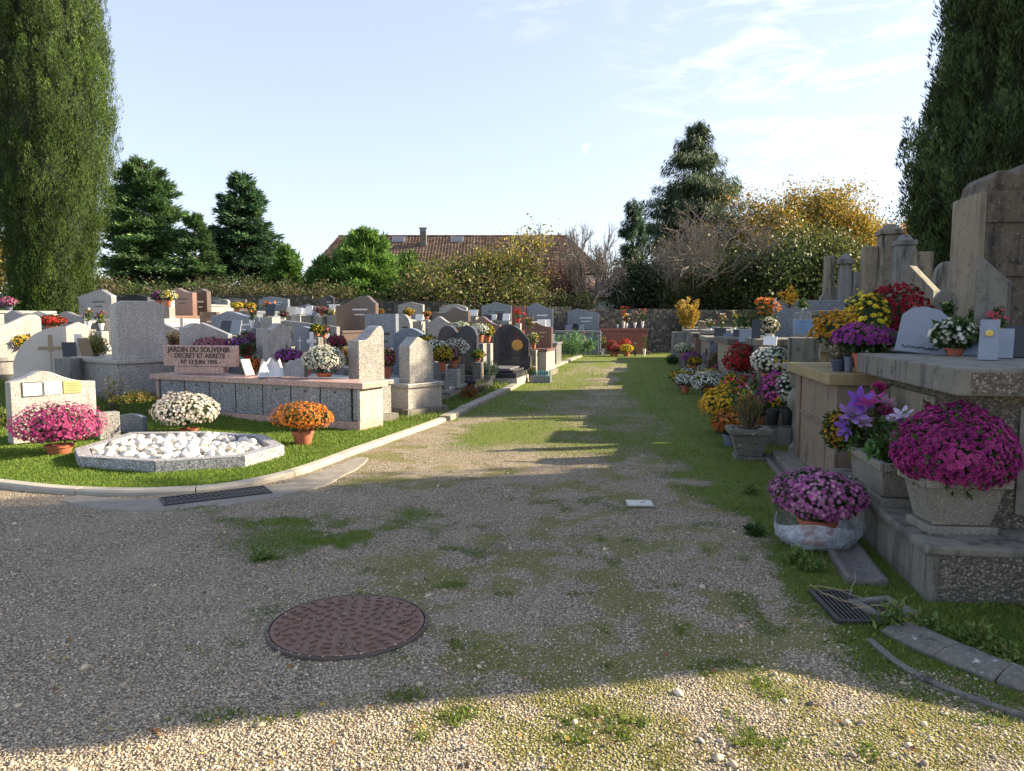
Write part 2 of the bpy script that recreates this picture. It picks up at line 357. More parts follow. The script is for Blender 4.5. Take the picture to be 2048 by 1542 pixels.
# ------------------------------------------------------------------ ground
def axis_pts(a, b, lo, hi, d0, growth, maxd):
    p = list(np.arange(lo, hi, d0)); d = d0; x = p[-1]
    while x < b: d = min(d * growth, maxd); x += d; p.append(x)
    d = d0; x = lo; q = []
    while x > a: d = min(d * growth, maxd); x -= d; q.append(x)
    return np.array(q[::-1] + p)
gx = axis_pts(-500, 500, -6.5, 6.5, .055, 1.07, 60); gy = axis_pts(-60, 900, 1.8, 12, .055, 1.045, 60)
X, Y = np.meshgrid(gx, gy)
def grass_frac(x, y):
    """how much of the ground is covered by grass (0..1) and by moss (0..1)"""
    x = np.asarray(x, float); y = np.asarray(y, float)
    n1 = fbm(x, y, .9, 5, 11); n2 = fbm(x, y, 2.6, 4, 5); n3 = fbm(x, y, .35, 3, 21)
    lawn = inside(lawn_poly, x, y)
    dr = fl(y) - x                                          # distance to the tomb line
    rw = .75 + .6 * sstep(4.5, 9, y) + 1.0 * sstep(10, 20, y) + .35 * (n1 - .5)
    right = sstep(0.18, -.25, (rw - dr) * -1.0 + (n2 - .5) * .6) * sstep(2.9, 3.6, y + (n2 - .5))
    d = kx(y)
    dl = x - d
    apm = 0
    leftm = sstep(11, 13.5, y) * sstep(1.5 + n1, .1, dl) * .9
    # patch left of centre near the drain apron, and scattered tufts
    e1 = np.exp(-(((x + 1.75) / 1.15) ** 2 + ((y - 6.15) / .42) ** 2) ** 1.2)
    e2 = np.exp(-(((x + 1.1) / .9) ** 2 + ((y - 5.35) / .38) ** 2))
    e3 = .8 * np.exp(-(((x + 1.65) / .10) ** 2 + ((y - 4.93) / .06) ** 2))
    e4 = np.exp(-(((x + .45) / .5) ** 2 + ((y - 9.9) / .9) ** 2))
    patch = np.clip(e1 * 1.35 * sstep(.25, .72, n2) + e2 * 1.1 * sstep(.38, .6, n2) + e3 + e4 * .8 * sstep(.35, .6, n2), 0, 1)
    tuft = sstep(.62, .74, fbm(x, y, 4.5, 4, 15)) * .5 * sstep(-2.5, -.5, x)
    midstrip = (.58 + .42 * sstep(.35, .6, n1)) * sstep(7.2, 10.5, y) * sstep(-.1, .5, dl - .35 + (n2 - .5)) * .8
    g = np.maximum.reduce([right, leftm, patch, tuft, midstrip]); 
    e_w = 0
    track = np.exp(-((dl - 2.2) / .55) ** 2) * sstep(9, 12, y) * .8 + np.exp(-((dl - .5 - .3) / .45) ** 2) * sstep(13, 16, y) * .5
    g = g * (1 - .55 * np.clip(track, 0, 1) * (n2 > .35))
    far = sstep(24, 32, y); g = np.maximum(g, far * .8)
    g = np.where(lawn, 1.0, g)
    moss = (.25 + .75 * sstep(.36, .66, fbm(x, y, 1.5, 5, 31))) * sstep(.25, .6, fbm(x, y, 5, 4, 32)) * .85
    moss *= np.clip(.22 + .8 * sstep(-1.6, .4, x + .4 * (y - 3)) + .4 * sstep(2.2, 1.0, dr), 0, 1)
    moss *= np.where(x > -3.0, 1, .15)
    moss = np.clip(moss + .8 * sstep(-1.0, .6, x - (3.6 - y) * .6) * sstep(.4, .6, n1) * sstep(3.6, 3.0, y), 0, 1)
    return np.clip(g, 0, 1), np.clip(moss, 0, 1)
gr, ms = grass_frac(X, Y)
tone = fbm(X, Y, .5, 4, 77)
Z = zg(X, Y)
Vg = np.stack([X, Y, Z], -1).reshape(-1, 3); nx, ny = len(gx), len(gy)
ii = (np.arange(ny - 1)[:, None] * nx + np.arange(nx - 1)[None]).ravel()
lawnv = inside(lawn_poly, X, Y) & (Y < 11.6)
Cg = np.stack([gr, ms, np.where(lawnv, 1.0, 0.0) * .5 + tone * .5], -1).reshape(-1, 3)
m, nt, b, L = newmat('gravel and grass'); co = geopos(nt)
at = nt.nodes.new('ShaderNodeAttribute'); at.attribute_name = 'Col'; sp = nt.nodes.new('ShaderNodeSeparateColor'); L.new(at.outputs['Color'], sp.inputs[0])
v1 = nt.nodes.new('ShaderNodeTexVoronoi'); v1.inputs['Scale'].default_value = 78; L.new(co, v1.inputs['Vector'])
s1 = nt.nodes.new('ShaderNodeSeparateColor'); L.new(v1.outputs['Color'], s1.inputs[0])
pc = ramp(nt, s1.outputs[0], [(0, (.14, .117, .09)), (.25, (.27, .22, .16)), (.5, (.40, .33, .235)), (.75, (.52, .43, .305)), (.93, (.44, .39, .32)), (1, (.62, .55, .44))])
pc = mixc(nt, mth(nt, 'MULTIPLY', mth(nt, 'SUBTRACT', v1.outputs['Distance'], .38, True), 3.2, True), pc, (.14, .115, .085))
pc = mixc(nt, mth(nt, 'MULTIPLY', mth(nt, 'SUBTRACT', noise(nt, co, 1.7, 5), .45, True), 1.6, True), pc, (.38, .325, .25))
gn = noise(nt, co, 55, 5, .7); gn2 = noise(nt, co, 3.5, 4)
gc = mixc(nt, gn, (.05, .085, .016), (.18, .23, .04)); gc = mixc(nt, mth(nt, 'MULTIPLY', mth(nt, 'SUBTRACT', gn2, .45, True), 3, True), gc, (.16, .155, .04))
lawnc = mixc(nt, gn, (.05, .08, .014), (.15, .20, .035))
gc = mixc(nt, mth(nt, 'GREATER_THAN', sp.outputs[2], .5), gc, lawnc)
mc = mixc(nt, gn, (.08, .085, .02), (.26, .25, .065))
thr = mth(nt, 'ADD', mth(nt, 'MULTIPLY', mth(nt, 'SUBTRACT', noise(nt, co, 40, 6, .85), .5), 2.6), .5)
mf = mth(nt, 'MULTIPLY', mth(nt, 'ADD', mth(nt, 'SUBTRACT', sp.outputs[1], thr), .12), 3.5, True)
gf = mth(nt, 'MULTIPLY', mth(nt, 'ADD', mth(nt, 'SUBTRACT', sp.outputs[0], thr), .16), 3.5, True)
c = mixc(nt, mth(nt, 'MULTIPLY', mf, .8), pc, mc); c = mixc(nt, gf, c, gc)
L.new(c, b.inputs['Base Color']); b.inputs['Roughness'].default_value = .95; b.inputs['Specular IOR Level'].default_value = .2
h = mth(nt, 'SUBTRACT', 1, v1.outputs['Distance']); h = mth(nt, 'ADD', mth(nt, 'MULTIPLY', h, mth(nt, 'SUBTRACT', 1.0, gf)), mth(nt, 'MULTIPLY', mth(nt, 'MULTIPLY', gn, gf), 1.6))
bump(nt, b, mth(nt, 'ADD', h, mth(nt, 'MULTIPLY', noise(nt, co, 9, 4), .8)), 1.0, .016)
ground = npmesh('ground', Vg, np.stack([ii, ii + 1, ii + nx + 1, ii + nx], 1), m, Cg, smooth=True)
tag(ground, kind='structure')

# pebbles lying loose on the path: real stones where the camera sees them one by one
m, nt, b, L = newmat('pebble'); at = nt.nodes.new('ShaderNodeAttribute'); at.attribute_name = 'Col'
L.new(mixc(nt, noise(nt, geopos(nt), 150, 2), sc((1, 1, 1), .8), at.outputs['Color'], 'MULTIPLY'), b.inputs['Base Color']); L.new(at.outputs['Color'], b.inputs['Base Color']); b.inputs['Roughness'].default_value = .85
M['pebble'] = m
def pebbles(n, seed, smin, smax, ymax, ymin=2.0):
    r = np.random.default_rng(seed)
    u = r.uniform(1 / ymax, 1 / ymin, n); y = 1 / u
    x = r.uniform(-.86, .80, n) * y
    g_, m_ = grass_frac(x, y)
    keep = (r.random(n) > np.maximum(g_ * 1.1, m_ * .6)) & (x < fl(y) - .1) & ~inside(lawn_poly, x, y) & (pldist(kline, x, y) > .1)
    dm = np.hypot(x - MH.x, y - MH.y); keep &= (dm > .40) | (r.random(n) < .035)
    keep &= ~((pldist(kline[5:14], x, y) < .36) & (r.random(n) < .6))
    x, y = x[keep], y[keep]; n = len(x)
    s = smin * (smax / smin) ** (r.random(n) ** 2.2) * (1 + .03 * np.clip(y - 4, 0, 6))
    t = (1 + 5 ** .5) / 2
    ico = np.array([(-1, t, 0), (1, t, 0), (-1, -t, 0), (1, -t, 0), (0, -1, t), (0, 1, t), (0, -1, -t), (0, 1, -t), (t, 0, -1), (t, 0, 1), (-t, 0, -1), (-t, 0, 1)]) / math.sqrt(1 + t * t)
    icf = [(0, 11, 5), (0, 5, 1), (0, 1, 7), (0, 7, 10), (0, 10, 11), (1, 5, 9), (5, 11, 4), (11, 10, 2), (10, 7, 6), (7, 1, 8), (3, 9, 4), (3, 4, 2), (3, 2, 6), (3, 6, 8), (3, 8, 9), (4, 9, 5), (2, 4, 11), (6, 2, 10), (8, 6, 7), (9, 8, 1)]
    d = np.stack([r.normal(0, .25, n), r.normal(0, .25, n), np.ones(n)], 1)
    sx = np.stack([r.uniform(.8, 1.5, n), r.uniform(.65, 1.0, n), r.uniform(.4, .8, n)], 1)
    pal = np.array([(.49, .405, .285), (.385, .315, .225), (.56, .47, .335), (.28, .235, .18), (.62, .55, .44), (.38, .345, .29), (.50, .36, .245), (.17, .14, .115)])
    c = pal[r.choice(8, n, p=[.25, .2, .15, .12, .07, .1, .06, .05])] * r.uniform(.8, 1.2, (n, 1))
    pos = np.stack([x, y, zg(x, y) + s * .12 + .02 * (np.hypot(x - MH.x, y - MH.y) < .41) + .008 * (pldist(kline[5:14], x, y) < .36)], 1)
    return scatter(ico, icf, pos, frames(d, r.uniform(0, 6.28, n)), s / 2, c, None, sx)
MH = G(697, 1252)
V_, F_, C_ = pebbles(150000, 1, .005, .015, 11)
V2, F2, C2 = pebbles(330, 2, .024, .045, 9)
V_, F_, C_ = np.vstack([V_, V2]), np.vstack([F_, F2 + len(V_)]), np.vstack([C_, C2])
tag(npmesh('gravel', V_, F_, M['pebble'], C_, smooth=True), 'loose grey and beige gravel covering the cemetery path', 'gravel', kind='stuff')

# grass blades
def blades(x, y, hgt, wid, c, r, lean=.45, z=None):
    n = len(x); a = r.uniform(0, 6.283, n); hgt = hgt * r.uniform(.55, 1.3, n)
    dx, dy = np.cos(a), np.sin(a); la = r.uniform(0, lean, n) * hgt; b = r.uniform(0, 6.283, n); lx, ly = np.cos(b) * la, np.sin(b) * la
    z0 = (zg(x, y) if z is None else z) - .003
    w = wid * r.uniform(.7, 1.3, n)
    V = np.stack([np.stack([x - dx * w, y - dy * w, z0], 1), np.stack([x + dx * w, y + dy * w, z0], 1),
                  np.stack([x + dx * w * .6 + lx * .45, y + dy * w * .6 + ly * .45, z0 + hgt * .6], 1), np.stack([x - dx * w * .3 + lx * 1.1, y - dy * w * .3 + ly * 1.1, z0 + hgt], 1)], 1)
    return V.reshape(-1, 3), np.arange(4 * n).reshape(-1, 4), np.repeat(c, 4, 0)
def patch(name, label, n, seed, xr, yr, sel, hgt, wid, cols, lean=.5, pw=1.0, cat='grass'):
    r = np.random.default_rng(seed)
    if pw: y = 1 / r.uniform(1 / yr[1], 1 / yr[0], n)
    else: y = r.uniform(yr[0], yr[1], n)
    x = r.uniform(xr[0], xr[1], n) * (y if pw else 1)
    p = sel(x, y); k = r.random(n) < p; x, y = x[k], y[k]
    cc = np.array(cols)[r.integers(0, len(cols), len(x))] * (1 + r.normal(0, .18, (len(x), 1)))
    hh = hgt * (1 + .06 * np.clip(y - 6, 0, 12)) * (.5 + fbm(x, y, 1.5, 3, 9)); ww = wid * (1 + .12 * np.clip(y - 5, 0, 20))
    V, Fc, C = blades(x, y, hh, ww, np.clip(cc, 0, 1), r, lean)
    return tag(npmesh(name, V, Fc, M['grassm'], C), label, cat, kind='stuff')
kl_near = kline[:15]
bas_c = (-3.8, 8.75)
def lawn_sel(x, y): return (inside(lawn_poly, x, y) & (y < 11.8) & (pldist(kline, x, y) > .07) & (np.hypot(x - bas_c[0], (y - bas_c[1])) > .95)).astype(float)
patch('lawn_grass', 'short bright green turf inside the pale curved kerb', 290000, 3, (-1.05, -.02), (6.6, 11.9), lawn_sel, .028, .0028, [(.16, .25, .035), (.13, .21, .03), (.21, .28, .05), (.10, .17, .03)], .6)
def rough_sel(x, y): return (inside(lawn_poly, x, y) & (y > 11.6) & (pldist(kline, x, y) > .1)).astype(float)
patch('rough_grass', 'longer uneven weedy grass between the graves and the old kerb', 140000, 4, (-.95, .15), (11.5, 34), rough_sel, .055, .0035, [(.13, .21, .035), (.18, .24, .05), (.09, .16, .03), (.22, .23, .07)], .7)
def path_sel(x, y):
    g_, m_ = grass_frac(x, y); return np.where(inside(lawn_poly, x, y) | ((x > fl(y) - .02) & (y > 4.1)) | (pldist(kline, x, y) < .1) | (np.hypot(x - MH.x, y - MH.y) < .42), 0, np.clip(g_ * 1.1 - .12, 0, 1))
patch('verge_grass', 'thin green grass and moss creeping over the gravel path', 260000, 5, (-.5, .72), (2.6, 26), path_sel, .024, .0026, [(.15, .23, .035), (.11, .19, .03), (.19, .25, .045), (.23, .24, .06), (.08, .14, .022)], .9)
def moss_sel(x, y):
    g_, m_ = grass_frac(x, y); return np.where(inside(lawn_poly, x, y) | (x > fl(y) - .02) | (np.hypot(x - MH.x, y - MH.y) < .42), 0, np.clip(m_ * (fbm(x, y, 9, 3, 8) > .46) * 1.2, 0, 1))
patch('moss_tufts', 'low yellow green moss tufts scattered through the near gravel', 170000, 6, (-.6, .75), (2.1, 11), moss_sel, .009, .0028, [(.22, .22, .05), (.16, .17, .03), (.28, .25, .08)], 1.2, cat='moss')

r = np.random.default_rng(77); n = 520; y = 1 / r.uniform(1 / 16., 1 / 2.2, n); x = r.uniform(-.7, .7, n) * y; k = (x < fl(y) - .1); x, y = x[k], y[k]; n = len(x)
ld = nrm(np.stack([r.normal(0, .3, n), r.normal(0, .3, n), np.ones(n)], 1)); fr = frames(ld, r.uniform(0, 6.28, n))
V_, F_, C_ = scatter(PRO_LEAF[0], PRO_LEAF[1], np.stack([x, y, zg(x, y) + .016], 1), fr, r.uniform(.018, .036, n), np.array([(.30, .17, .05), (.22, .12, .05), (.42, .30, .06), (.14, .08, .04)])[r.integers(0, 4, n)], PRO_LEAF[2])
tag(npmesh('fallen_leaves', V_, F_, M['leaf'], C_), 'dry brown and yellow leaves fallen on the path and lawn', 'fallen leaves', kind='stuff')
# ------------------------------------------------------------------ kerbs, drain apron, covers, gutter
def sweep(pts, prof, closed=False):
    """profile [(offset to the left, z)] swept along points -> MB"""
    mb = MB(); n = len(pts); k = len(prof); vs = []
    for i, p in enumerate(pts):
        a = pts[max(i - 1, 0)]; c = pts[min(i + 1, n - 1)]; d = Vector((c[0] - a[0], c[1] - a[1], 0)).normalized(); s_ = Vector((-d.y, d.x, 0))
        for o, z in prof: vs.append((p[0] + s_.x * o, p[1] + s_.y * o, p[2] + z))
    fs = [(i * k + j, i * k + (j + 1) % k, (i + 1) * k + (j + 1) % k, (i + 1) * k + j) for i in range(n - 1) for j in range(k)]
    fs += [tuple(range(k - 1, -1, -1)), tuple(range((n - 1) * k, n * k))]
    return mb.add(vs, fs)
def smoothline(pts, n=6):
    out = []; P_ = [Vector((p[0], p[1], 0)) for p in pts]; P_ = [2 * P_[0] - P_[1]] + P_ + [2 * P_[-1] - P_[-2]]
    for i in range(1, len(P_) - 2):
        for t in np.arange(0, 1, 1 / n):
            a, b_, c, d = P_[i - 1:i + 3]
            out.append(.5 * ((2 * b_) + (c - a) * t + (2 * a - 5 * b_ + 4 * c - d) * t * t + (3 * b_ - a - 3 * c + d) * t ** 3))
    return out + [P_[-2]]
def zpts(pts, dz=0): return [(p.x, p.y, zgf(p.x, p.y) * 0 + hill(p.x, p.y) + dz) for p in pts]
kb = zpts(smoothline(kerb_w), 0)
# kerb cast in lengths: a butt joint every metre or so
segs = []; cur = [kb[0]]; ln = 0
for a, b_ in zip(kb[:-1], kb[1:]):
    ln += math.hypot(b_[0] - a[0], b_[1] - a[1]); cur.append(b_)
    if ln > 1.0: segs.append(cur); cur = [b_]; ln = 0
if len(cur) > 1: segs.append(cur)
kp = [(-.065, -.08), (-.065, .035), (-.045, .055), (.045, .06), (.065, .045), (.065, -.08)]
mb = MB()
for s_ in segs:
    s2 = [tuple(np.array(s_[0]) + (np.array(s_[1]) - np.array(s_[0])) * .04)] + s_[1:-1] + [tuple(np.array(s_[-1]) + (np.array(s_[-2]) - np.array(s_[-1])) * .04)]
    q = sweep(s2, kp); mb.add(q.v, q.f)
tag(mb.build('kerb', M['kerb'], bev=.004), 'pale cast concrete kerb curving round the lawn', 'kerb', kind='structure')
mb = MB(); r = random.Random(3)
for ln_, wd in ((smoothline(kerb2_w, 3), .1), (smoothline(kerb3_w, 3), .11)):
    for a, b_ in zip(ln_[:-1], ln_[1:]):
        d = (b_ - a); L_ = d.length; md = (a + b_) / 2
        mb.box(md.x + r.uniform(-.01, .01), md.y, hill(md.x, md.y) + .02 + r.uniform(-.008, .012), wd * 2, L_ * .97, .11, rot=math.atan2(d.y, d.x) - math.pi / 2)
tag(mb.build('old_kerb', M['kerbold'], bev=.02), 'worn stone kerb between rough grass and the far path', 'kerb', kind='structure')
ap = zpts(smoothline([G(u, v) for u, v in [(150, 995), (230, 1001), (310, 1003), (430, 996), (520, 982), (590, 966), (660, 942), (720, 917)]], 8), 0)
mb = MB(); vs = []; 
for i, p in enumerate(ap):
    a = ap[max(i - 1, 0)]; c_ = ap[min(i + 1, len(ap) - 1)]; d = Vector((c_[0] - a[0], c_[1] - a[1], 0)).normalized(); s_ = Vector((-d.y, d.x, 0)); t = i / (len(ap) - 1)
    w = .36 * math.sin(math.pi * min(1, max(.06, t * .92 + .06))) ** .5 * (1 + .35 * (float(fbm(i * .45, 1, 1, 3, 4)) - .5))
    zz = .016
    vs += [(p[0] + s_.x * .03, p[1] + s_.y * .03, zz), (p[0] - s_.x * w, p[1] - s_.y * w, zz - .002), (p[0] - s_.x * (w + .04), p[1] - s_.y * (w + .04), -.04)]
mb.add(vs, [(3 * i + j, 3 * i + j + 1, 3 * i + j + 4, 3 * i + j + 3) for i in range(len(ap) - 1) for j in (0, 1)])
tag(mb.build('drain_apron', plain('worn concrete', (.23, .205, .17), .9, .35, 9, bmp=.4)), 'grey concrete apron round the slotted drain', 'paving', kind='structure')

def grate(name, label, c, nrow, nslot, mat_f, mat_v, zt=.022, slant=.0):
    """c: four ground corners (far-left, far-right, near-right, near-left)"""
    o = c[3]; ex = (c[2] - c[3]); ey = (c[0] - c[3]); ex.z = ey.z = 0; LX, LY = ex.length, ey.length; ex.normalize(); ey = Vector((-ex.y, ex.x, 0))
    t = empty(name, (o.x, o.y, zt - .012), math.atan2(ex.y, ex.x)); tag(t, label, 'drain grate')
    mb = MB(); bw = .018
    mb.box(LX / 2, bw / 2, 0, LX, bw, .03); mb.box(LX / 2, LY - bw / 2, 0, LX, bw, .03); mb.box(bw / 2, LY / 2, 0, bw, LY - 2 * bw, .03); mb.box(LX - bw / 2, LY / 2, 0, bw, LY - 2 * bw, .03)
    for k in range(1, nrow): mb.box(LX / 2, LY * k / nrow, 0, LX - 2 * bw, bw * .9, .028)
    mb.build('frame', mat_f, t, bev=.003)
    mb = MB(); H_ = LY / nrow
    for k in range(nrow):
        for i in range(1, nslot):
            x = LX * i / nslot; mb.box(x, H_ * (k + .5), -.002, LX / nslot * .48, H_ - bw, .024, rot=slant)
    mb.build('bars', mat_f, t)
    MB().box(LX / 2, LY / 2, -.025, LX - .004, LY - .004, .02).build('sump', mat_v, t)
    return t
grate('drain_grate', 'long black slotted drain grate set in the apron beside the pale kerb', [G(312, 997, .02), G(520, 974, .02), G(545, 985, .02), G(328, 1011, .02)], 2, 20, M['iron'], M['void'], .026, .3)
grate('drain_grate', 'small rusty slotted drain grate beside the stone gutter near the bagged pink flowers', [G(1652, 1181, .02), G(1722, 1186, .02), G(1768, 1243, .02), G(1675, 1241, .02)], 1, 10, M['iron'], M['void'], .02).rotation_euler.z += 0

t = empty('manhole_cover', (MH.x, MH.y, zgf(MH.x, MH.y) + .004)); tag(t, 'round rusty brown manhole cover set in the gravel', 'manhole cover')
RR = .405
MB().lathe([(RR - .012, -.03), (RR - .012, .016), (RR - .02, .018), (RR - .035, .018)], 72).build('plate', M['rust'], t)
MB().lathe([(RR + .012, -.04), (RR + .012, .010), (RR + .008, .016), (RR - .004, .016), (RR - .004, -.03)], 72).build('rim', plain('rim iron', (.09, .065, .055), .7, .4, 9, .1), t)
mb = MB(); z = .018
q = []
for ring, (rad, cnt, ll, off) in enumerate([(.055, 0, 0, 0), (.1, 12, .028, 0), (.155, 14, .035, .7), (.21, 20, .04, .2), (.265, 22, .045, .9), (.315, 28, .045, .4), (.358, 30, .035, .1)]):
    for i in range(cnt):
        a = 2 * math.pi * (i + off) / cnt; mode = (i + ring) % 3; rr = a + (0 if mode == 0 else (math.pi / 2 if mode == 1 else math.pi / 4))
        mb.box(rad * math.cos(a), rad * math.sin(a), z + .004, ll, .013, .014, rot=rr)
mb.build('studs', M['rust'], t, bev=.002)
MB().lathe([(.045, .016), (.045, .026), (.034, .026), (.034, .0195)], 32).build('centre_ring', M['rust'], t)
def text(s, size, mat, parent, loc, rot, ext=.003, name='lettering', font_w=None):
    cu = bpy.data.curves.new(name, 'FONT'); cu.body = s; cu.size = size; cu.extrude = ext; cu.align_x = 'CENTER'; cu.align_y = 'CENTER'
    if font_w: cu.offset = font_w
    o = bpy.data.objects.new(name, cu); dg = bpy.context.evaluated_depsgraph_get(); col.objects.link(o); bpy.context.view_layer.update()
    me = bpy.data.meshes.new_from_object(o.evaluated_get(bpy.context.evaluated_depsgraph_get())); bpy.data.objects.remove(o)
    o = bpy.data.objects.new(name, me); me.materials.clear(); me.materials.append(mat); col.objects.link(o)
    o.parent = parent; o.location = loc; o.rotation_euler = rot
    return o
text('EU', .05, M['rust'], t, (.30, -.005, .022), (0, 0, 0), .004)

pl = G(1279, 1010); t = empty('cover_plate', (pl.x, pl.y, zgf(pl.x, pl.y) + .012), R_(-3)); tag(t, 'small square cream cover plate lying in the gravel', 'cover plate')
MB().box(0, 0, 0, .215, .19, .02).build('plate', plain('cream enamel plate', (.52, .52, .44), .7, .15, 25), t, bev=.004)
MB().box(0, 0, .0, .235, .21, .012).build('rim', M['kerbold'], t)
mb = MB(); mb.box(.03, .01, .0115, .05, .012, .004, rot=.5); mb.box(.02, .0, .0115, .03, .01, .004, rot=-.6); mb.build('mark', M['greyp'], t)

# stone gutter along the tombs, then a thin edging strip
def gutter(px, w, mat, name, dz=.012, seg=3, convex=.036):
    ln_ = smoothline([G(u, v) for u, v in px], 5); mb = MB()
    pts = [(p.x, p.y, dz) for p in ln_]; r = random.Random(5); i = 0
    prof = [(-w, -.1), (-w, .012), (-w * .8, .022), (-w * .3, convex), (w * .3, convex), (w * .8, .022), (w, .012), (w, -.1)]
    while i < len(pts) - 1:
        j = min(i + seg, len(pts) - 1); s_ = [np.array(p) for p in pts[i:j + 1]]; s_[-1] = s_[-1] + (s_[-2] - s_[-1]) * .06; dzr = r.uniform(-.006, .008)
        q = sweep([(p[0], p[1], p[2] + dzr) for p in s_], prof); mb.add(q.v, q.f); i = j
    return tag(mb.build(name, mat, bev=.006), kind='structure')
gutter([(1800, 1262), (1860, 1292), (1930, 1322), (2000, 1350), (2075, 1374), (2200, 1410)], .125, M['gutter'], 'gutter', .008, 8)
gutter([(1545, 915), (1580, 955), (1625, 1010), (1668, 1070), (1705, 1130), (1735, 1172)], .12, oldstone('gutter concrete', (.15, .14, .13), (.06, .06, .06), (.3, .3, .27), .35, .3, 60, .3), 'gutter', .026, 8, -.002)
gb = G(1765, 1222); t = empty('gutter_box', (gb.x, gb.y, .0), R_(12)); tag(t, 'open concrete drain box with a square hole where the two gutters meet', 'drain box')
mb = MB(); mb.box(0, -.1, -.01, .26, .05, .09); mb.box(0, .1, -.01, .26, .05, .09); mb.box(-.105, 0, -.01, .05, .15, .09); mb.box(.105, 0, -.01, .05, .15, .09); mb.build('box_wall', M['gutter'], t, bev=.006)
MB().box(0, 0, -.0, .155, .145, .02).build('sump', M['void'], t)
mb = MB(); q = sweep([(p.x, p.y, 0) for p in smoothline([G(u, v) for u, v in [(1737, 1282), (1790, 1326), (1850, 1362), (1945, 1401), (2060, 1440), (2200, 1480)]], 4)], [(-.02, -.05), (-.02, .018), (.02, .018), (.02, -.05)])
mb.add(q.v, q.f); tag(mb.build('edging_strip', M['gutter'], bev=.006), kind='structure')
mb = MB(); r = random.Random(9)
for k in range(7):
    a = G(1700 + r.uniform(-10, 60), 1225 + r.uniform(-25, 15)); pz = .06
    p = Vector((a.x, a.y, pz)); d = Vector((r.uniform(-1, 1), r.uniform(-1, 1), .1)).normalized()
    for s_ in range(5):
        q_ = p + d * .05; q_.z = max(.03, q_.z + r.uniform(-.008, .012)); mb.tube(p, q_, .0022, .0018, 4); p = q_; d = (d + Vector((r.uniform(-.4, .4), r.uniform(-.4, .4), r.uniform(-.1, .1)))).normalized()
tag(mb.build('dry_twigs', M['straw']), 'dry bent straw stalks lying over the small drain grate', 'twigs')

# ------------------------------------------------------------------ chrysanthemums and other flowers
def petal_proto(rings, centre=None):
    V = []; Fq = []; C = []
    for cnt, ln, wd, el, off, sh, cup in rings:
        for i in range(cnt):
            a = 2 * math.pi * (i + off) / cnt; ce, se = math.cos(el), math.sin(el); dx, dy = math.cos(a), math.sin(a); px, py = -dy, dx
            def pt(t, w, up=0): 
                rr = ln * t * ce; zz = ln * t * se + up
                return (dx * rr + px * w, dy * rr + py * w, zz)
            b0 = len(V)
            V += [pt(.08, -wd * .4), pt(.08, wd * .4), pt(.6, wd, cup * .4 * ln), pt(.6, -wd, cup * .4 * ln), pt(1, wd * .35, cup * ln), pt(1, -wd * .35, cup * ln)]
            Fq += [(b0, b0 + 1, b0 + 2, b0 + 3), (b0 + 3, b0 + 2, b0 + 4, b0 + 5)]
            C += [(sh * .8,) * 3] * 2 + [(sh,) * 3] * 2 + [(sh * 1.12,) * 3] * 2
    if centre:
        b0 = len(V); n = 6
        V += [(.13 * math.cos(i * math.pi / 3), .13 * math.sin(i * math.pi / 3), .12) for i in range(6)]; Fq += [(b0, b0 + 1, b0 + 2, b0 + 3), (b0, b0 + 3, b0 + 4, b0 + 5)]; C += [centre] * 6
    return np.array(V), Fq, np.array(C)
PRO = dict(
    pompom=petal_proto([(10, .5, .11, .12, 0, .95, .12), (9, .44, .10, .6, .4, 1.0, .15), (7, .34, .09, 1.1, .1, .92, .05)]),
    pommid=petal_proto([(7, .5, .15, .2, 0, .95, .12), (5, .36, .13, .95, .4, 1.05, .1)]),
    daisy=petal_proto([(12, .56, .06, .2, 0, 1.0, .12), (8, .42, .055, .55, .5, 1.06, .05)], (1.5, 1.2, .7)),
    tiny=petal_proto([(5, .52, .2, .45, 0, 1, .1)]),
    lily=petal_proto([(6, .9, .17, .75, 0, 1.0, -.25), (3, .4, .02, 1.2, .2, 1.6, 0)]),
    gerb=petal_proto([(16, .5, .05, .1, 0, .9, .1), (14, .42, .05, .5, .4, 1.05, .1), (10, .3, .045, 1.0, .2, .9, .1)]),
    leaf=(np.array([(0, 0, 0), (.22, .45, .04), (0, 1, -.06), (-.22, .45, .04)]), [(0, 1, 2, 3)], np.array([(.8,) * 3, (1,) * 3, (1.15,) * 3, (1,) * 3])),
)
def fib(n, zmin, r, jit=.03):
    i = np.arange(n) + .5; z = 1 - (1 - zmin) * i / n; a = i * 2.399963; s_ = np.sqrt(1 - z * z)
    d = np.stack([s_ * np.cos(a), s_ * np.sin(a), z], 1) + r.normal(0, jit, (n, 3)); return nrm(d)
WH = (.74, .72, .64); WHG = (.60, .63, .55); YE = (.68, .48, .02); GO = (.62, .33, .015); ORG = (.60, .20, .015); RUST = (.42, .12, .02)
MAG = (.42, .05, .23); PUR = (.28, .035, .27); PK = (.55, .17, .33); DRED = (.22, .008, .018); REDF = (.52, .02, .02); PKW = (.70, .54, .50); LIL = (.40, .16, .42); BRED = (.30, .06, .05)
COLN = 0
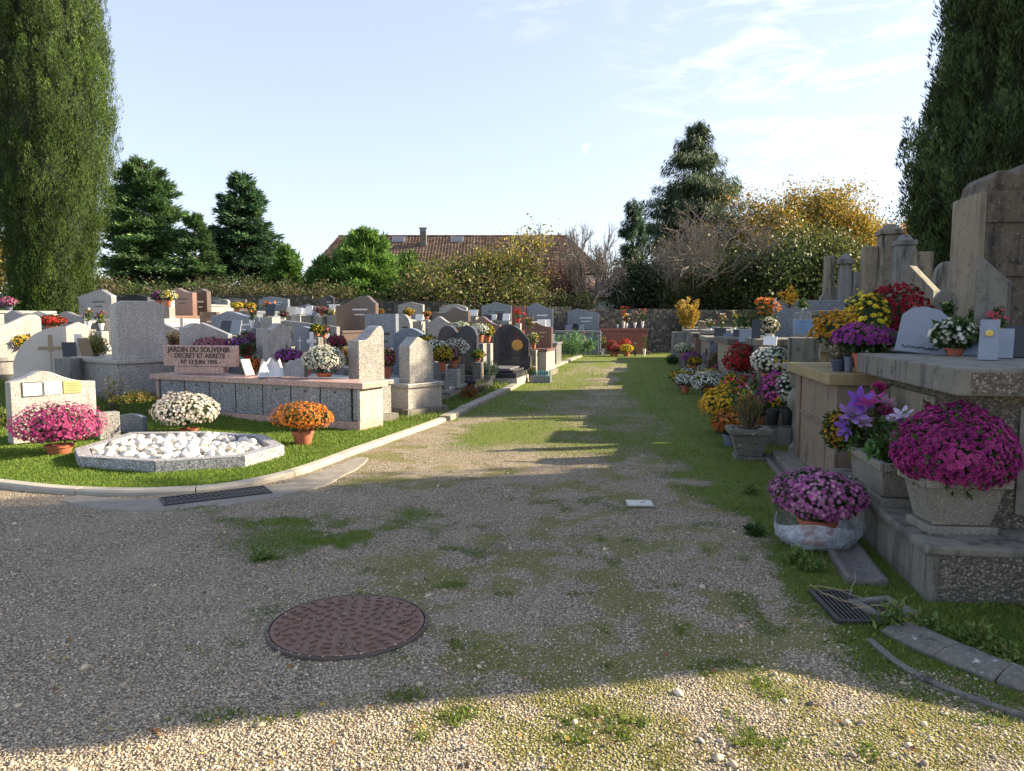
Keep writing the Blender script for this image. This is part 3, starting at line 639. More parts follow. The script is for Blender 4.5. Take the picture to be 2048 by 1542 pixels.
def mum_at(label, base, R, H, cols, hs=.032, kind='pompom', pot='terra', ph=None, prr=None, zmin=-.6, sectors=0, seed=None, cat='potted flowers', fol=1.0, lump=.10, cover=.8, name='potted_chrysanthemum', hide_pot=False, squash=1.0):
    global COLN; COLN += 1
    r = np.random.default_rng(seed or (100 + COLN)); base = Vector(base); d = base.length
    t = empty(name, base); tag(t, label, cat)
    ph = ph if ph is not None else min(.38 * H, .2); pr = prr or min(max(.07, .42 * R), .16)
    if not hide_pot:
        p = MB(); n = 28 if d < 14 else 14
        p.lathe([(pr * .72, 0), (pr * .74, .004), (pr * .96, ph * .8), (pr * 1.06, ph * .81), (pr * 1.08, ph), (pr * .98, ph), (pr * .95, ph - .02)], n)
        p.build('pot', M[pot], t, smooth=True)
    c = np.array([0, 0, ph + (H - ph) * .44]); up = H - c[2]; dn = max(.04, c[2] - ph * .9)
    # foliage: dark heart and leaves
    n = 12
    dd = fib(160, -.7, r, .05); rad = np.where(dd[:, 2:3] > 0, 1, 1) * np.array([[R * .66, R * .66 * squash, 1]]); rad = np.repeat(rad, 160, 0) if len(rad) == 1 else rad
    rad[:, 2] = np.where(dd[:, 2] > 0, up * .66, dn * .9); 
    low = np.where(dd[:, 2] < 0, 1 + dd[:, 2] * .45, 1.0); pts = dd * rad; pts[:, :2] *= low[:, None]; pts += c
    bm = bmesh.new(); [bm.verts.new(q) for q in pts]; bmesh.ops.convex_hull(bm, input=bm.verts)
    me = bpy.data.meshes.new('foliage_heart'); bm.to_mesh(me); bm.free(); hv = np.array([v.co[:] for v in me.vertices]); hf = [tuple(p.vertices) for p in me.polygons]
    hf = np.array([f + (f[-1],) * (4 - len(f)) if len(f) == 3 else f[:4] for f in hf]) if False else np.array([f[:3] for f in hf]); bpy.data.meshes.remove(me)
    dens = 1.3 if d < 8 else (.8 if d < 14 else .35)
    nl = int(700 * dens * fol); ld = fib(nl, -.85, r, .12); lr = r.uniform(.64, .97, nl)
    lp = ld * np.stack([R * lr, R * squash * lr, np.where(ld[:, 2] > 0, up, dn * 1.0) * lr], 1); lp[:, :2] *= np.where(ld[:, 2] < 0, 1 + ld[:, 2] * .4, 1)[:, None]; lp += c
    ldir = nrm(ld + r.normal(0, .5, (nl, 3)) + np.array([0, 0, -.15])); ax, ay, az = frames(ldir, r.uniform(0, 6.28, nl))
    ls = (.045 if d < 14 else .07) * (1 + .3 * r.normal(0, 1, nl))
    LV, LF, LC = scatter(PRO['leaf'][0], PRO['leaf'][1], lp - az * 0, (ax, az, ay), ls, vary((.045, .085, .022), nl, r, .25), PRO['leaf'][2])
    hq = np.array([(a, b, c_, c_) for a, b, c_ in hf])
    V = np.vstack([LV]); 
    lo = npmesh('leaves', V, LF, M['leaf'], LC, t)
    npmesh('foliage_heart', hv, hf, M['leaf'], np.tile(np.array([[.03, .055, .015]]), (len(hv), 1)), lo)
    # flower heads
    area = 2 * math.pi * R * R * squash * (.55 + .45 * up / R) * (1 - zmin * .6)
    if d > 13: hs = max(hs, .036)
    if d > 22: hs = max(hs, .05)
    N = int(min(2600, cover * area / (hs * hs * .62)))
    fd = fib(N, zmin, r, .045); lum = 1 + lump * (fbm(fd[:, 0] * 2 + fd[:, 2], fd[:, 1] * 2 - fd[:, 2], 1.6, 3, COLN) - .5) * 4 + r.normal(0, .018, N)
    lum = lum * (1 + .08 * np.cos(np.arctan2(fd[:, 1], fd[:, 0]) * (1 + COLN % 2) - COLN * 1.7))
    fp = fd * np.stack([R * lum, R * squash * lum, np.where(fd[:, 2] > 0, up, dn) * lum], 1); fp[:, :2] *= np.where(fd[:, 2] < 0, 1 + fd[:, 2] * .22, 1)[:, None]
    thin = (r.random(N) < np.clip(1.35 + fd[:, 2] * 1.6, .3, 1)) & (r.random(N) > .75 * (fbm(fd[:, 0] * 3 + 7, fd[:, 1] * 3 - fd[:, 2] * 2, 1.8, 2, COLN + 50) > .74)); fd, fp = fd[thin], fp[thin]; N = len(fd)
    fn = nrm(fd + np.array([0, 0, .25]) + r.normal(0, .22, (N, 3)))
    cols = [cols] if isinstance(cols[0], float) else list(cols)
    if sectors:
        sd = nrm(r.normal(0, 1, (sectors, 3)) + np.array([0, -.3, .3])); which = np.argmax(fd @ sd.T + r.normal(0, .03, (N, sectors)), 1) % len(cols)
    else: which = (r.random(N) * len(cols)).astype(int)
    fade = (fbm(fd[:, 0] * 2 + 3, fd[:, 2] * 2 + fd[:, 1], 1.5, 2, COLN + 9) - .5)[:, None]; cc = np.clip(np.array(cols)[which] * (1 + .5 * fade + r.normal(0, .15, (N, 1))) + np.clip(fade, 0, 1) * .12 * np.array([[1, .9, .8]]) * (1 + r.normal(0, .04, (N, 3))), 0, 1)
    k = kind
    if kind == 'pompom': k = 'pompom' if d < 7.5 else ('pommid' if d < 14 else 'tiny')
    if kind == 'daisy' and d > 12: k = 'tiny'
    pv, pf, pcx = PRO[k]
    FV, FF, FC = scatter(pv, pf, fp + c, frames(fn, r.uniform(0, 6.28, N)), hs * r.uniform(.8, 1.2, N), cc, pcx)
    npmesh('flower_heads', FV, FF, M['petal'], np.clip(FC, 0, 1), t)
    return t
def mum(label, uL, uR, vT, vB, Y, cols, z=None, **k):
    p = P((uL + uR) / 2, vB, Y); zz = p.z if z is None else z; zz = max(zz, zgf(p.x, p.y) - .01)
    top = P((uL + uR) / 2, vT, Y); R = (uR - uL) / 2 / F * Y
    return mum_at(label, (p.x, p.y, zz), R, max(.12, top.z - zz), cols, **k)
def bouquet(label, base, H, W, heads, n=24, pot='whitep', hs=.07, kinds=('gerb', 'tiny', 'daisy'), cat='flower arrangement', name='flower_arrangement', green=1.0, vase=(.055, .14), seed=None, lean=0.0, upright=False):
    """loose arrangement: vase, stems with leaves, mixed blossoms"""
    global COLN; COLN += 1
    r = np.random.default_rng(seed or (900 + COLN)); base = Vector(base); t = empty(name, base); tag(t, label, cat); d = base.length
    vr, vh = vase
    if pot: MB().lathe([(vr * .6, 0), (vr * .55, vh * .1), (vr * .95, vh * .7), (vr * 1.1, vh), (vr * .9, vh), (vr * .85, vh - .01)], 16).build('vase', M[pot], t, smooth=True)
    hp = np.stack([r.normal(0, .42, n) * W + lean * W, r.normal(0, .42, n) * W * .7, vh + (H - vh) * (1 - r.random(n) ** 1.6 * (.75 if upright else .6))], 1)
    mb = MB()
    for q in hp: mb.tube((0, 0, vh * .7), q, .004, .003, 3)
    mb.build('stems', M['moss'], t)
    nl = int(90 * green); k = r.integers(0, n, nl); tt = r.uniform(.35, 1.0, nl)[:, None]; lp = np.array([0, 0, vh * .7]) * (1 - tt) + hp[k] * tt + r.normal(0, .02, (nl, 3))
    ld = nrm(r.normal(0, 1, (nl, 3)) + np.array([0, 0, .5])); ax, ay, az = frames(ld, r.uniform(0, 6.28, nl))
    LV, LF, LC = scatter(PRO['leaf'][0], PRO['leaf'][1], lp, (ax, az, ay), r.uniform(.5, 1.2, nl) * max(.08, W * .35), vary((.06, .11, .03), nl, r, .3), PRO['leaf'][2]); npmesh('leaves', LV, LF, M['leaf'], LC, t)
    heads = [heads] if isinstance(heads[0], float) else list(heads)
    Vs = []; Fs = []; Cs = []; nb = 0
    for i in range(n):
        kk = kinds[i % len(kinds)]; pv, pf, pcx = PRO[kk]; dn = nrm((hp[i] - np.array([0, 0, H * .4]))[None] + r.normal(0, .12, (1, 3)) + np.array([[0, -.15, .1]]))
        V, Fq, C = scatter(pv, pf, hp[i][None], frames(dn, r.uniform(0, 6.28, 1)), hs * r.uniform(.75, 1.25), np.array([heads[i % len(heads)]]) * r.uniform(.85, 1.15), pcx)
        Vs.append(V); Fs.append(Fq + nb); Cs.append(C); nb += len(V)
    npmesh('flower_heads', np.vstack(Vs), np.vstack(Fs), M['petal'], np.clip(np.vstack(Cs), 0, 1), t)
    return t
def bq(label, uL, uR, vT, vB, Y, heads, z=None, **k):
    p = P((uL + uR) / 2, vB, Y); zz = max(p.z if z is None else z, zgf(p.x, p.y) - .01); H = P(0, vT, Y).z - zz; W = (uR - uL) / 2 / F * Y
    k.setdefault('hs', max(.05, W * .38)); k.setdefault('vase', (min(.07, W * .4), H * .35))
    return bouquet(label, (p.x, p.y, zz), max(.1, H), W * .95, heads, **k)
def shrub(label, base, H, W, cols, n=1500, ls=.05, name='shrub', cat='shrub', up=1.0, ns=30, pot=None, woody=.006, twig=True, lw=1.0, seed=None, kind='leaf'):
    """small shrub: many stems from one base, leaves along them"""
    global COLN; COLN += 1
    r = np.random.default_rng(seed or (1900 + COLN)); t = empty(name, base); tag(t, label, cat); z0 = 0
    if pot: 
        pr, ph, pm = pot; MB().lathe([(pr * .7, 0), (pr, ph * .85), (pr * 1.08, ph * .86), (pr * 1.08, ph), (pr * .9, ph), (pr * .9, ph - .02)], 18).build('pot', M[pm], t, smooth=True); z0 = ph * .9
    a = r.uniform(0, 6.28, ns); rad = W * np.sqrt(r.random(ns)) * .9; hh = (H - z0) * (1 - .45 * (rad / W) ** 2 / max(up, .3)) * r.uniform(.6, 1, ns)
    tip = np.stack([rad * np.cos(a), rad * np.sin(a), z0 + hh], 1); b0 = np.stack([tip[:, 0] * .15, tip[:, 1] * .15, np.full(ns, z0)], 1)
    midp = (b0 + tip) / 2 + np.stack([tip[:, 0] * .15, tip[:, 1] * .15, hh * .06], 1)
    if twig:
        mb = MB()
        for i in range(ns): mb.tube(b0[i], midp[i], woody, woody * .7, 3); mb.tube(midp[i], tip[i], woody * .7, woody * .3, 3)
        mb.build('stems', M['bark'], t)
    k = r.integers(0, ns, n); tt = r.uniform(.15, 1, n)[:, None] ** .8; pp = b0[k] * (1 - tt) ** 2 + 2 * midp[k] * tt * (1 - tt) + tip[k] * tt ** 2 + r.normal(0, ls * .45, (n, 3))
    ld = nrm(r.normal(0, 1, (n, 3)) * .8 + nrm(tip[k] - b0[k]) * up); ax, ay, az = frames(ld, r.uniform(0, 6.28, n)); c = np.array(cols)[r.integers(0, len(cols), n)] * (1 + r.normal(0, .2, (n, 1)))
    sx = np.tile(np.array([[lw, 1, 1]]), (n, 1))
    V, Fq, C = scatter(PRO['leaf'][0], PRO['leaf'][1], pp, (ax, az, ay), ls * r.uniform(.7, 1.3, n), np.clip(c, 0, 1), PRO['leaf'][2], sx)
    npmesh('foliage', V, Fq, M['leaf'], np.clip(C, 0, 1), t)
    return t

# ------------------------------------------------------------------ graves
def prof(shape, w, h):
    n = 22; xs = np.linspace(-.5, .5, n)
    f = dict(
        wave=lambda x: .86 + .14 * math.exp(-((x - .12) / .2) ** 2) - .06 * (x > .35) * 0 - .03 * math.cos(x * 6.28) ,
        wavel=lambda x: .86 + .14 * math.exp(-((x + .12) / .22) ** 2) - .04 * sstep(.1, .45, x),
        humpr=lambda x: .72 + .28 * sstep(-.45, .18, x) - .22 * sstep(.2, .5, x) ** 2,
        sweepr=lambda x: .74 + .26 * float(sstep(-.3, .36, x)) - .10 * max(0, (x - .36) / .14) ** 2,
        arch=lambda x: .84 + .16 * math.cos(x * math.pi),
        round=lambda x: .55 + .45 * math.sqrt(max(0, 1 - (2 * x) ** 2)),
        gable=lambda x: .84 + .16 * (1 - abs(x) * 2),
        gableL=lambda x: .80 + .20 * (1 - (abs(x + .15) / (.35 if x < -.15 else .65))),
        gableR=lambda x: .78 + .22 * (1 - (abs(x - .2) / (.7 if x < .2 else .3))),
        slantL=lambda x: .72 + .28 * (.5 - x), slantR=lambda x: .70 + .30 * (.5 + x),
        bell=lambda x: .8 + .2 * math.exp(-(x / .17) ** 2),
        flat=lambda x: 1.0,
        cham=lambda x: 1.0 - max(0, abs(x) - .31) * .42,
        sail=lambda x: math.sqrt(max(0, 1 - ((.5 - x) / 1.02) ** 2)) * .92 + .06,
        heart=lambda x: .72 + .28 * math.sqrt(max(0, 1 - ((abs(x) - .25) / .26) ** 2)) if abs(x) > .02 else .78,
        rsh=lambda x: .82 + .18 * math.sqrt(max(0, 1 - (2 * x) ** 2)),
        point=lambda x: .62 + .38 * (1 - abs(x) * 2) ** .8,
        shell=lambda x: .6 + .4 * math.sin(math.pi * min(1, max(0, (x + .5)) ** .75)) - .08 * sstep(.2, .5, x),
        rock=lambda x: .65 + .3 * (x + .5) + .05 * math.sin(x * 19),
    )[shape]
    pts = [(x * w, float(f(x)) * h) for x in xs]
    return [(-w / 2, 0), (w / 2, 0)] + pts[::-1]
def cross_mb(mb, x, y, z, h, w, t=.035, d=.02):
    mb.box(x, y, z, t, d, h); mb.box(x - w / 4 - t / 4, y, z + h * .18, w / 2 - t / 2, d * .96, t); mb.box(x + w / 4 + t / 4, y, z + h * .18, w / 2 - t / 2, d * .96, t); return mb
def grave(label, uL, uR, vT, Y, a, shape, mat, t=.12, slab=None, hb=.5, L_=1.9, vB=None, marks=None, bodym=None, name='grave', ext=.12, slope=.04, plinth=True, cat='grave'):
    """a: which way the face turns (degrees, + = towards the path). slab: 'near' = grave lies in front, 'far' = behind, None = low block"""
    a = R_(a); um = (uL + uR) / 2; c = P(um, vT, Y); cx, cy = c.x, c.y
    lo_, hi = .05, 6.0
    for _ in range(30):
        w = (lo_ + hi) / 2; x0, y0 = cx - w / 2 * math.cos(a), cy - w / 2 * math.sin(a); x1, y1 = cx + w / 2 * math.cos(a), cy + w / 2 * math.sin(a)
        if 1500 * (x1 / y1 - x0 / y0) > (uR - uL): hi = w
        else: lo_ = w
    g0 = zgf(cx, cy); zb = g0 + hb if vB is None else max(g0 + .02, P(um, vB, Y).z); h = max(.15, c.z - zb)
    g = empty(name, (cx, cy, g0), a); tag(g, label, cat); zb -= g0
    st = MB().prism(prof(shape, w, h), -t / 2, t / 2).build('headstone', M[mat], g, bev=.008, loc=(0, 0, zb + .001))
    bm_ = M[bodym or mat]; W = w + ext
    if marks is None and slab == 'near' and mat not in ('cream',): marks = 'name_w' if mat in ('dark', 'brown', 'redgr') else 'name_b'
    if zb > .06:
        if slab in ('near', 'far'):
            s = -1 if slab == 'near' else 1; yc = s * (L_ / 2 - t / 2 - .08); ti = .07
            if plinth: MB().box(0, yc, .04, W + .16, L_ + .16, .16).build('plinth', M['conc'] if plinth is True else M[plinth], g, bev=.006)
            MB().box(0, yc, (.12 + zb - ti) / 2, W, L_, zb - ti - .12).build('tomb_body', bm_, g, bev=.006)
            MB().box(0, yc, zb - ti / 2 + .0005, W + .07, L_ + .07, ti).build('tomb_slab', M[mat], g, bev=.01)
        else:
            MB().box(0, 0, zb / 2 - .04, w * 1.12, t * 2.1, zb + .08).build('base_block', bm_, g, bev=.008)
    if marks:
        mb = MB(); yy = -t / 2 - .003
        mm = M['whitem' if marks.endswith('w') else 'gold' if marks.endswith('g') else 'blk']
        if 'cross' in marks: cross_mb(mb, -w * .22, yy, zb + h * .55, h * .35, w * .14, .018, .008); 
        if 'name' in marks:
            for k in range(9): mb.box(w * (-.05 + k * .042), yy, zb + h * .6, w * .03, .006, h * .05)
            for k in range(6): mb.box(w * (-.0 + k * .042), yy, zb + h * .45, w * .028, .006, h * .04)
        mb.build('engraving', mm, g)
    g['_w'] = w; g['_zb'] = zb + g0
    return g
def plaque(label, u, v, Y, w, h, mat='slate', a=0, tilt=18, shape='flat', t=.025, name='memorial_plaque', z=None):
    p = P(u, v, Y); 
    if z is not None: p.z = z
    o = MB().prism(prof(shape, w, h), -t / 2, t / 2).build(name, M[mat], None, bev=.003, loc=p, rot=(-R_(tilt), 0, R_(a)))
    return tag(o, label, 'memorial plaque')

# ------------------------------------------------------------------ octagonal basin with white pebbles
octz = [G(149, 896.6, .16), G(155.5, 912, .16), G(309, 922, .16), G(489, 912, .16), G(569, 890, .16), G(528, 869, .16), G(403, 862, .16), G(262, 864, .16)]
oc = sum(octz, Vector()) / 8
t = empty('octagonal_basin', (oc.x, oc.y, .02)); tag(t, 'low octagonal grey granite kerb basin filled with white pebbles', 'basin')
mb = MB(); o_ = [(p.x - oc.x, p.y - oc.y) for p in octz]
for i in range(8):
    a, b_ = o_[i], o_[(i + 1) % 8]; k = .87
    q = [a, b_, (b_[0] * k, b_[1] * k), (a[0] * k, a[1] * k)]; j = .0035 / max(.2, math.hypot(a[0] - b_[0], a[1] - b_[1]))
    q = [(q[0][0] + (q[1][0] - q[0][0]) * j, q[0][1] + (q[1][1] - q[0][1]) * j), (q[1][0] + (q[0][0] - q[1][0]) * j, q[1][1] + (q[0][1] - q[1][1]) * j), (q[2][0] + (q[3][0] - q[2][0]) * j, q[2][1] + (q[3][1] - q[2][1]) * j), (q[3][0] + (q[2][0] - q[3][0]) * j, q[3][1] + (q[2][1] - q[3][1]) * j)]
    mb.slab(q, -.04, .14)
mb.build('kerb_stone', M['basin'], t, bev=.005)
MB().slab([(x * .88, y * .88) for x, y in o_], -.03, .035).build('bed', M['soil'], t)
wp = []
bm = bmesh.new(); bmesh.ops.create_icosphere(bm, subdivisions=2, radius=.5); wm = plain('white marble pebble', (.72, .70, .66), .55, .08, 6, bmp=.05)
for k in range(4):
    me = bpy.data.meshes.new('white_pebble'); b2 = bm.copy(); rr = random.Random(k)
    off = [rr.uniform(0, 9) for _ in range(3)]
    for v in b2.verts: v.co = Vector((v.co.x * rr.uniform(.97, 1.03), v.co.y, v.co.z)) * (1 + .13 * math.sin(v.co.x * 5 + off[0]) * math.cos(v.co.y * 5 + off[1]))
    b2.to_mesh(me); b2.free(); me.materials.append(plain('white marble pebble', [(.70, .68, .64), (.60, .57, .50), (.52, .51, .50), (.66, .60, .50)][k], .6, .16, 14, bmp=.08))
    for p in me.polygons: p.use_smooth = True
    wp.append(me)
bm.free(); rp = random.Random(12); ipoly = np.array([(oc.x + x * .82, oc.y + y * .82) for x, y in o_]); cnt = 0
for lay in range(2):
    placed = []; tries = 0
    while tries < 5000 and cnt < (205 if lay == 0 else 285):
        tries += 1; x = oc.x + rp.uniform(-1.3, 1.3); y = oc.y + rp.uniform(-1.1, 1.1)
        if not inside(ipoly, x, y): continue
        if any((x - a) ** 2 + (y - b_) ** 2 < .088 ** 2 for a, b_ in placed): continue
        placed.append((x, y)); s_ = rp.uniform(.085, .135); rc = math.hypot(x - oc.x, y - oc.y)
        o = bpy.data.objects.new('white_pebble', wp[cnt % 4]); col.objects.link(o)
        o.scale = (s_ * rp.uniform(.95, 1.35), s_ * rp.uniform(.7, 1.0), s_ * rp.uniform(.55, .8)); o.rotation_euler = (rp.uniform(-.4, .4), rp.uniform(-.4, .4), rp.uniform(0, 6.28))
        o.location = (x, y, .085 + lay * .05 + .035 * (1 - rc) + rp.uniform(-.01, .012)); tag(o, 'smooth white pebble lying in the octagonal granite basin', 'pebble', 'white pebbles in the octagonal basin'); cnt += 1

# ------------------------------------------------------------------ columbarium
cL = G(298, 749, .70); cR = G(725, 768.5, .70); dv = cR - cL; LEN = dv.length; ca = math.atan2(dv.y, dv.x)
t = empty('columbarium', (cL.x, cL.y, .03), ca); tag(t, 'long low columbarium with pink granite lid and grey niche panels', 'columbarium'); DPT = .62
MB().box(LEN / 2, DPT / 2, .64, LEN, DPT, .085).build('lid', M['pink'], t, bev=.007)
MB().box(LEN / 2 + .0, DPT / 2, .04, LEN - .16, DPT - .06, .16).build('plinth', M['pink'], t, bev=.006)
MB().box(LEN / 2, DPT / 2 + .01, .36, LEN - .24, DPT - .14, .476).build('core', plain('shadow joint', (.05, .045, .045), .9), t)
pw = (LEN - .22 - .22) / 7
for i in range(7):
    x = .22 + pw * (i + .5) - .06
    p = MB().box(x + .04, .062, .36, pw - .022, .03, .472).build('niche_panel', M['colum'], t, bev=.004)
    MB().lathe([(.012, 0), (.016, .006), (.012, .014)], 10).build('knob', M['iron'], p, loc=(x + .04, .047, .53), rot=(R_(90), 0, 0))
MB().box(LEN - .17, .075, .36, .085, .045, .47).build('corner_pier', M['colum'], t, bev=.004)
MB().box(.125, .075, .36, .07, .05, .47).build('corner_pier', M['pink'], t, bev=.004)
MB().box(LEN - .1, DPT / 2, .36, .05, DPT - .07, .474).build('end_panel', M['ash2'], t, bev=.004)
ip = P(403, 752, 12.25); t = empty('inscription_slab', (ip.x, ip.y, .73), R_(-14)); tag(t, 'pink granite slab engraved with three lines standing on the columbarium lid', 'memorial stone')
MB().box(0, 0, .06, .92, .14, .10).build('foot', M['pink'], t, bev=.005)
MB().box(0, 0, .285, 1.36, .10, .34).build('slab', M['pink'], t, bev=.006)
eng = plain('dark engraved lettering', (.06, .035, .035), .6)
text('JARDIN DU SOUVENIR', .116, eng, t, (0, -.052, .385), (R_(90), 0, 0), .003, 'lettering', .003)
text('- DECRET ET ARRETE', .108, eng, t, (-.02, -.052, .285), (R_(90), 0, 0), .003, 'lettering', .002)
text('N° 13 JUIN 1976 -', .098, eng, t, (.03, -.052, .185), (R_(90), 0, 0), .003, 'lettering', .002)

M['bronze'] = plain('dull bronze', (.30, .24, .16), .5, .2, 10, .2)
# ------------------------------------------------------------------ left foreground stones
g = grave('pale grey granite headstone with wavy top and three small plates, front left', 16, 187, 741, 9.7, 50, 'wavel', 'ash2', t=.2, hb=.0, vB=897, cat='headstone')
w_ = g['_w']; zt = P(100, 775, 9.7).z - g.location.z
for k, (x, mt, ww) in enumerate(((-.27, 'whitem', .21), (-.02, 'whitem', .2), (.22, 'gold', .21))):
    p_ = MB().box(x * w_ / 1.05, -.105, zt, ww, .012, .16).build('name_plate', M[mt], g, bev=.002)
    if k == 0:
        q = MB(); q.box(x * w_ / 1.05, -.103, zt, ww + .025, .01, .185); q.build('plate_border', M['iron'], p_)
    q = MB()
    for j in range(4): q.box(x * w_ / 1.05, -.112, zt + .05 - j * .032, ww * (.75 if j % 2 else .55), .002, .006)
    q.build('engraved_lines', M['iron' if k < 2 else 'rust'], p_)
grave('squat granite block post beside the octagonal basin', 194, 236, 824, 9.75, 42, 'flat', 'ash', t=.17, hb=0, vB=880, cat='marker block')
grave('small dark rounded grave marker with carved flower behind the basin', 236, 290, 827, 10.2, -15, 'arch', 'bluegrey', t=.08, hb=0, vB=868, cat='headstone')
grave('smooth beige headstone curved like a sail with an inset bronze cross', 24, 128, 651, 13.6, 20, 'sail', 'sail', t=.14, slab=None, hb=.0, vB=752, cat='headstone')
s_ = P(103, 702, 13.4); t = empty('bronze_cross', (s_.x, s_.y - .02, s_.z - .28), R_(20)); tag(t, 'bronze latin cross fixed on the beige sail shaped headstone', 'cross')
MB().box(0, 0, .42, .07, .03, .3).build('upright', M['bronze'], t, bev=.004); MB().box(0, 0, .1, .015, .02, .34).build('stem', M['bronze'], t); MB().box(-.115, 0, .33, .16, .028, .06).build('cross_arm', M['bronze'], t, bev=.004); MB().box(.115, 0, .33, .16, .028, .06).build('cross_arm', M['bronze'], t, bev=.004)
BR, SH = 52, -25
def gv(*a, **k): return grave(*a, **k)
gv('tall plain light granite headstone with clipped corners on a long grey tomb', 226, 322, 602, 13.0, BR, 'cham', 'ash2', t=.24, slab='far', vB=717, bodym='ash', L_=2.3)
gv('light granite headstone with a single hump at the far left edge', -30, 80, 629, 14.5, 52, 'sweepr', 'ash2', t=.14, slab='far', vB=714, L_=1.7)
gv('grey wave topped headstone behind the light one at the left edge', 12, 58, 621, 17.5, SH, 'wavel', 'grey', slab='near', hb=.6)
gv('cream wave headstone to the right of the red flowers', 62, 112, 622, 19, SH, 'wavel', 'cream', hb=.6)
gv('shaded grey headstone with curled top behind the small bright gable stone', 112, 172, 623, 17.5, SH, 'wavel', 'grey', slab='near', hb=.55)
gv('small bright gabled granite headstone right of the beige sail stone', 128, 178, 644, 15.2, 55, 'gable', 'ash2', t=.13, slab='far', vB=706)
gv('big shaded headstone with off centre gable in front of the tall cypress', 161, 226, 579, 19.5, SH, 'gableR', 'grey', t=.16, slab='near', hb=.85, marks=None)
gv('dark gabled headstone just above the tall plain granite headstone', 246, 297, 588, 24, SH, 'gable', 'dark', slab='near', hb=.7)
gv('large cream stone tomb carrying the yellow and violet flowers', 300, 345, 600, 20.5, SH, 'flat', 'cream', slab='near', hb=.9, bodym='cream', ext=.6, L_=2.0)
gv('pinkish headstone with sun lit edge on the cream tomb', 338, 388, 576, 21.3, SH, 'wavel', 'pinkbrown', t=.16, slab='near', hb=.95, bodym='cream')
gv('olive grey headstone with rounded shoulder next to the pinkish one', 384, 417, 576, 21.8, SH, 'wave', 'brown', t=.16, slab='near', hb=.75)
gv('shaded low headstone left of the bright wavy granite stone', 312, 367, 640, 16.2, SH, 'slantL', 'grey', t=.12, slab='near', hb=.35)
gv('bright white wavy granite headstone above the inscribed slab', 364, 427, 646, 14.3, 60, 'wavel', 'ash2', t=.18, slab='far', vB=712)
gv('shaded grey headstone half hidden by the bright wavy stone', 404, 459, 645, 15.8, SH, 'slantL', 'grey', t=.12, slab='near', hb=.4)
gv('wide grey wave headstone with flowers before it in the middle left', 426, 521, 623, 18.5, SH, 'wavel', 'bluegrey', t=.16, slab='near', hb=.55, marks='name_w')
gv('dark polished low tomb slab behind the wide grey wave headstone', 402, 436, 624, 20.5, SH, 'flat', 'brown', t=.12, slab='near', hb=.5)
gv('tall bright headstone with curled top right of the inscribed slab', 518, 575, 644, 13.6, BR, 'wave', 'ash2', t=.2, slab='far', vB=752)
gv('shaded blue grey gabled headstone with a thin cross and a white cross', 583, 655, 652, 16.8, SH, 'gableL', 'bluegrey', t=.13, slab='near', hb=.4, marks='cross_w')
gv('wide flat grey headstone behind the blue grey gabled one', 572, 675, 641, 19.5, SH, 'slantL', 'grey', t=.14, slab='near', hb=.6)
gv('dark brown gabled headstone behind the two yellow flower pots', 455, 492, 596, 30, SH, 'gableL', 'brown', slab='near', hb=.8)
gv('small pale arched headstone left of the yellow flower pots', 433, 458, 598, 28, SH, 'round', 'ash', slab='near', hb=.9)
gv('dark wide headstone with arched top left of the arched pale one', 419, 440, 594, 31, SH, 'arch', 'dark', slab='near', hb=.7)
gv('blue grey gabled headstone by the dark rubble wall', 519, 577, 593, 29, SH, 'gableL', 'bluegrey', slab='near', hb=.7, marks='name_w')
gv('low grey blue headstone with pointed top among white ornaments', 586, 640, 609, 26, SH, 'gable', 'bluegrey', slab='near', hb=.55, marks='name_w')
gv('dark green grey headstone left of the big brown wave headstone', 644, 668, 591, 29, SH, 'arch', 'dark', slab='near', hb=.8)
gv('very wide dark brown headstone sweeping up to the right', 674, 753, 592, 22.5, SH, 'humpr', 'brown', t=.16, slab='near', hb=.75)
gv('plain pale blue grey rectangular headstone left of the round disc', 733, 794, 628, 18.5, SH, 'flat', 'bluegrey', t=.14, slab='near', hb=.35, marks=None)
gv('pale round disc headstone standing behind the grey arched one', 793, 823, 629, 19.2, -15, 'round', 'ash', t=.14, slab='near', hb=.75, bodym='pinkbrown')
gv('light grey gabled headstone by the wall with a small cross', 797, 847, 604, 29.5, SH, 'gable', 'ash', slab='near', hb=.65, marks='cross_g')
gv('bright granite headstone with one raised corner behind the columbarium end', 706, 757, 652, 11.55, 48, 'sweepr', 'ash', t=.27, slab='far', vB=760, L_=2.0)
gv('narrow tall light granite headstone with base block beside the lawn', 808, 856, 673, 12.5, 50, 'gableL', 'ash', t=.26, slab='far', vB=764, L_=1.3, ext=.22, slope=0, bodym='ash2')
gv('shaded grey arched headstone directly behind the narrow light one', 788, 852, 656, 16.5, SH, 'arch', 'bluegrey', t=.14, slab='near', hb=.35)
gv('light arched headstone behind the black brown wave stone', 880, 934, 608, 29, SH, 'arch', 'ash', slab='near', hb=.7)
gv('black brown headstone with one high rounded hump', 866, 938, 613, 23, SH, 'wave', 'brown', t=.16, slab='near', hb=.4)
gv('light grey wave headstone in front of the black brown one', 857, 914, 633, 20.5, SH, 'wavel', 'ash', slab='near', hb=.4)
gv('pink brown wave headstone right of the white and yellow flowers', 944, 1001, 633, 20.8, SH, 'wavel', 'pinkbrown', slab='near', hb=.4)
gv('dark polished double heart headstone among white flowers', 878, 955, 651, 17.8, SH, 'heart', 'dark', t=.13, slab='near', hb=.3, marks='name_w')
gv('blue grey gabled headstone with cross against the back wall', 963, 1023, 604, 33.6, -10, 'gable', 'bluegrey', slab='near', hb=.7, marks='cross_gname')
gv('dark red headstone with a red flower arrangement in front', 1022, 1051, 612, 33.9, -10, 'flat', 'redgr', slab='near', hb=.8)
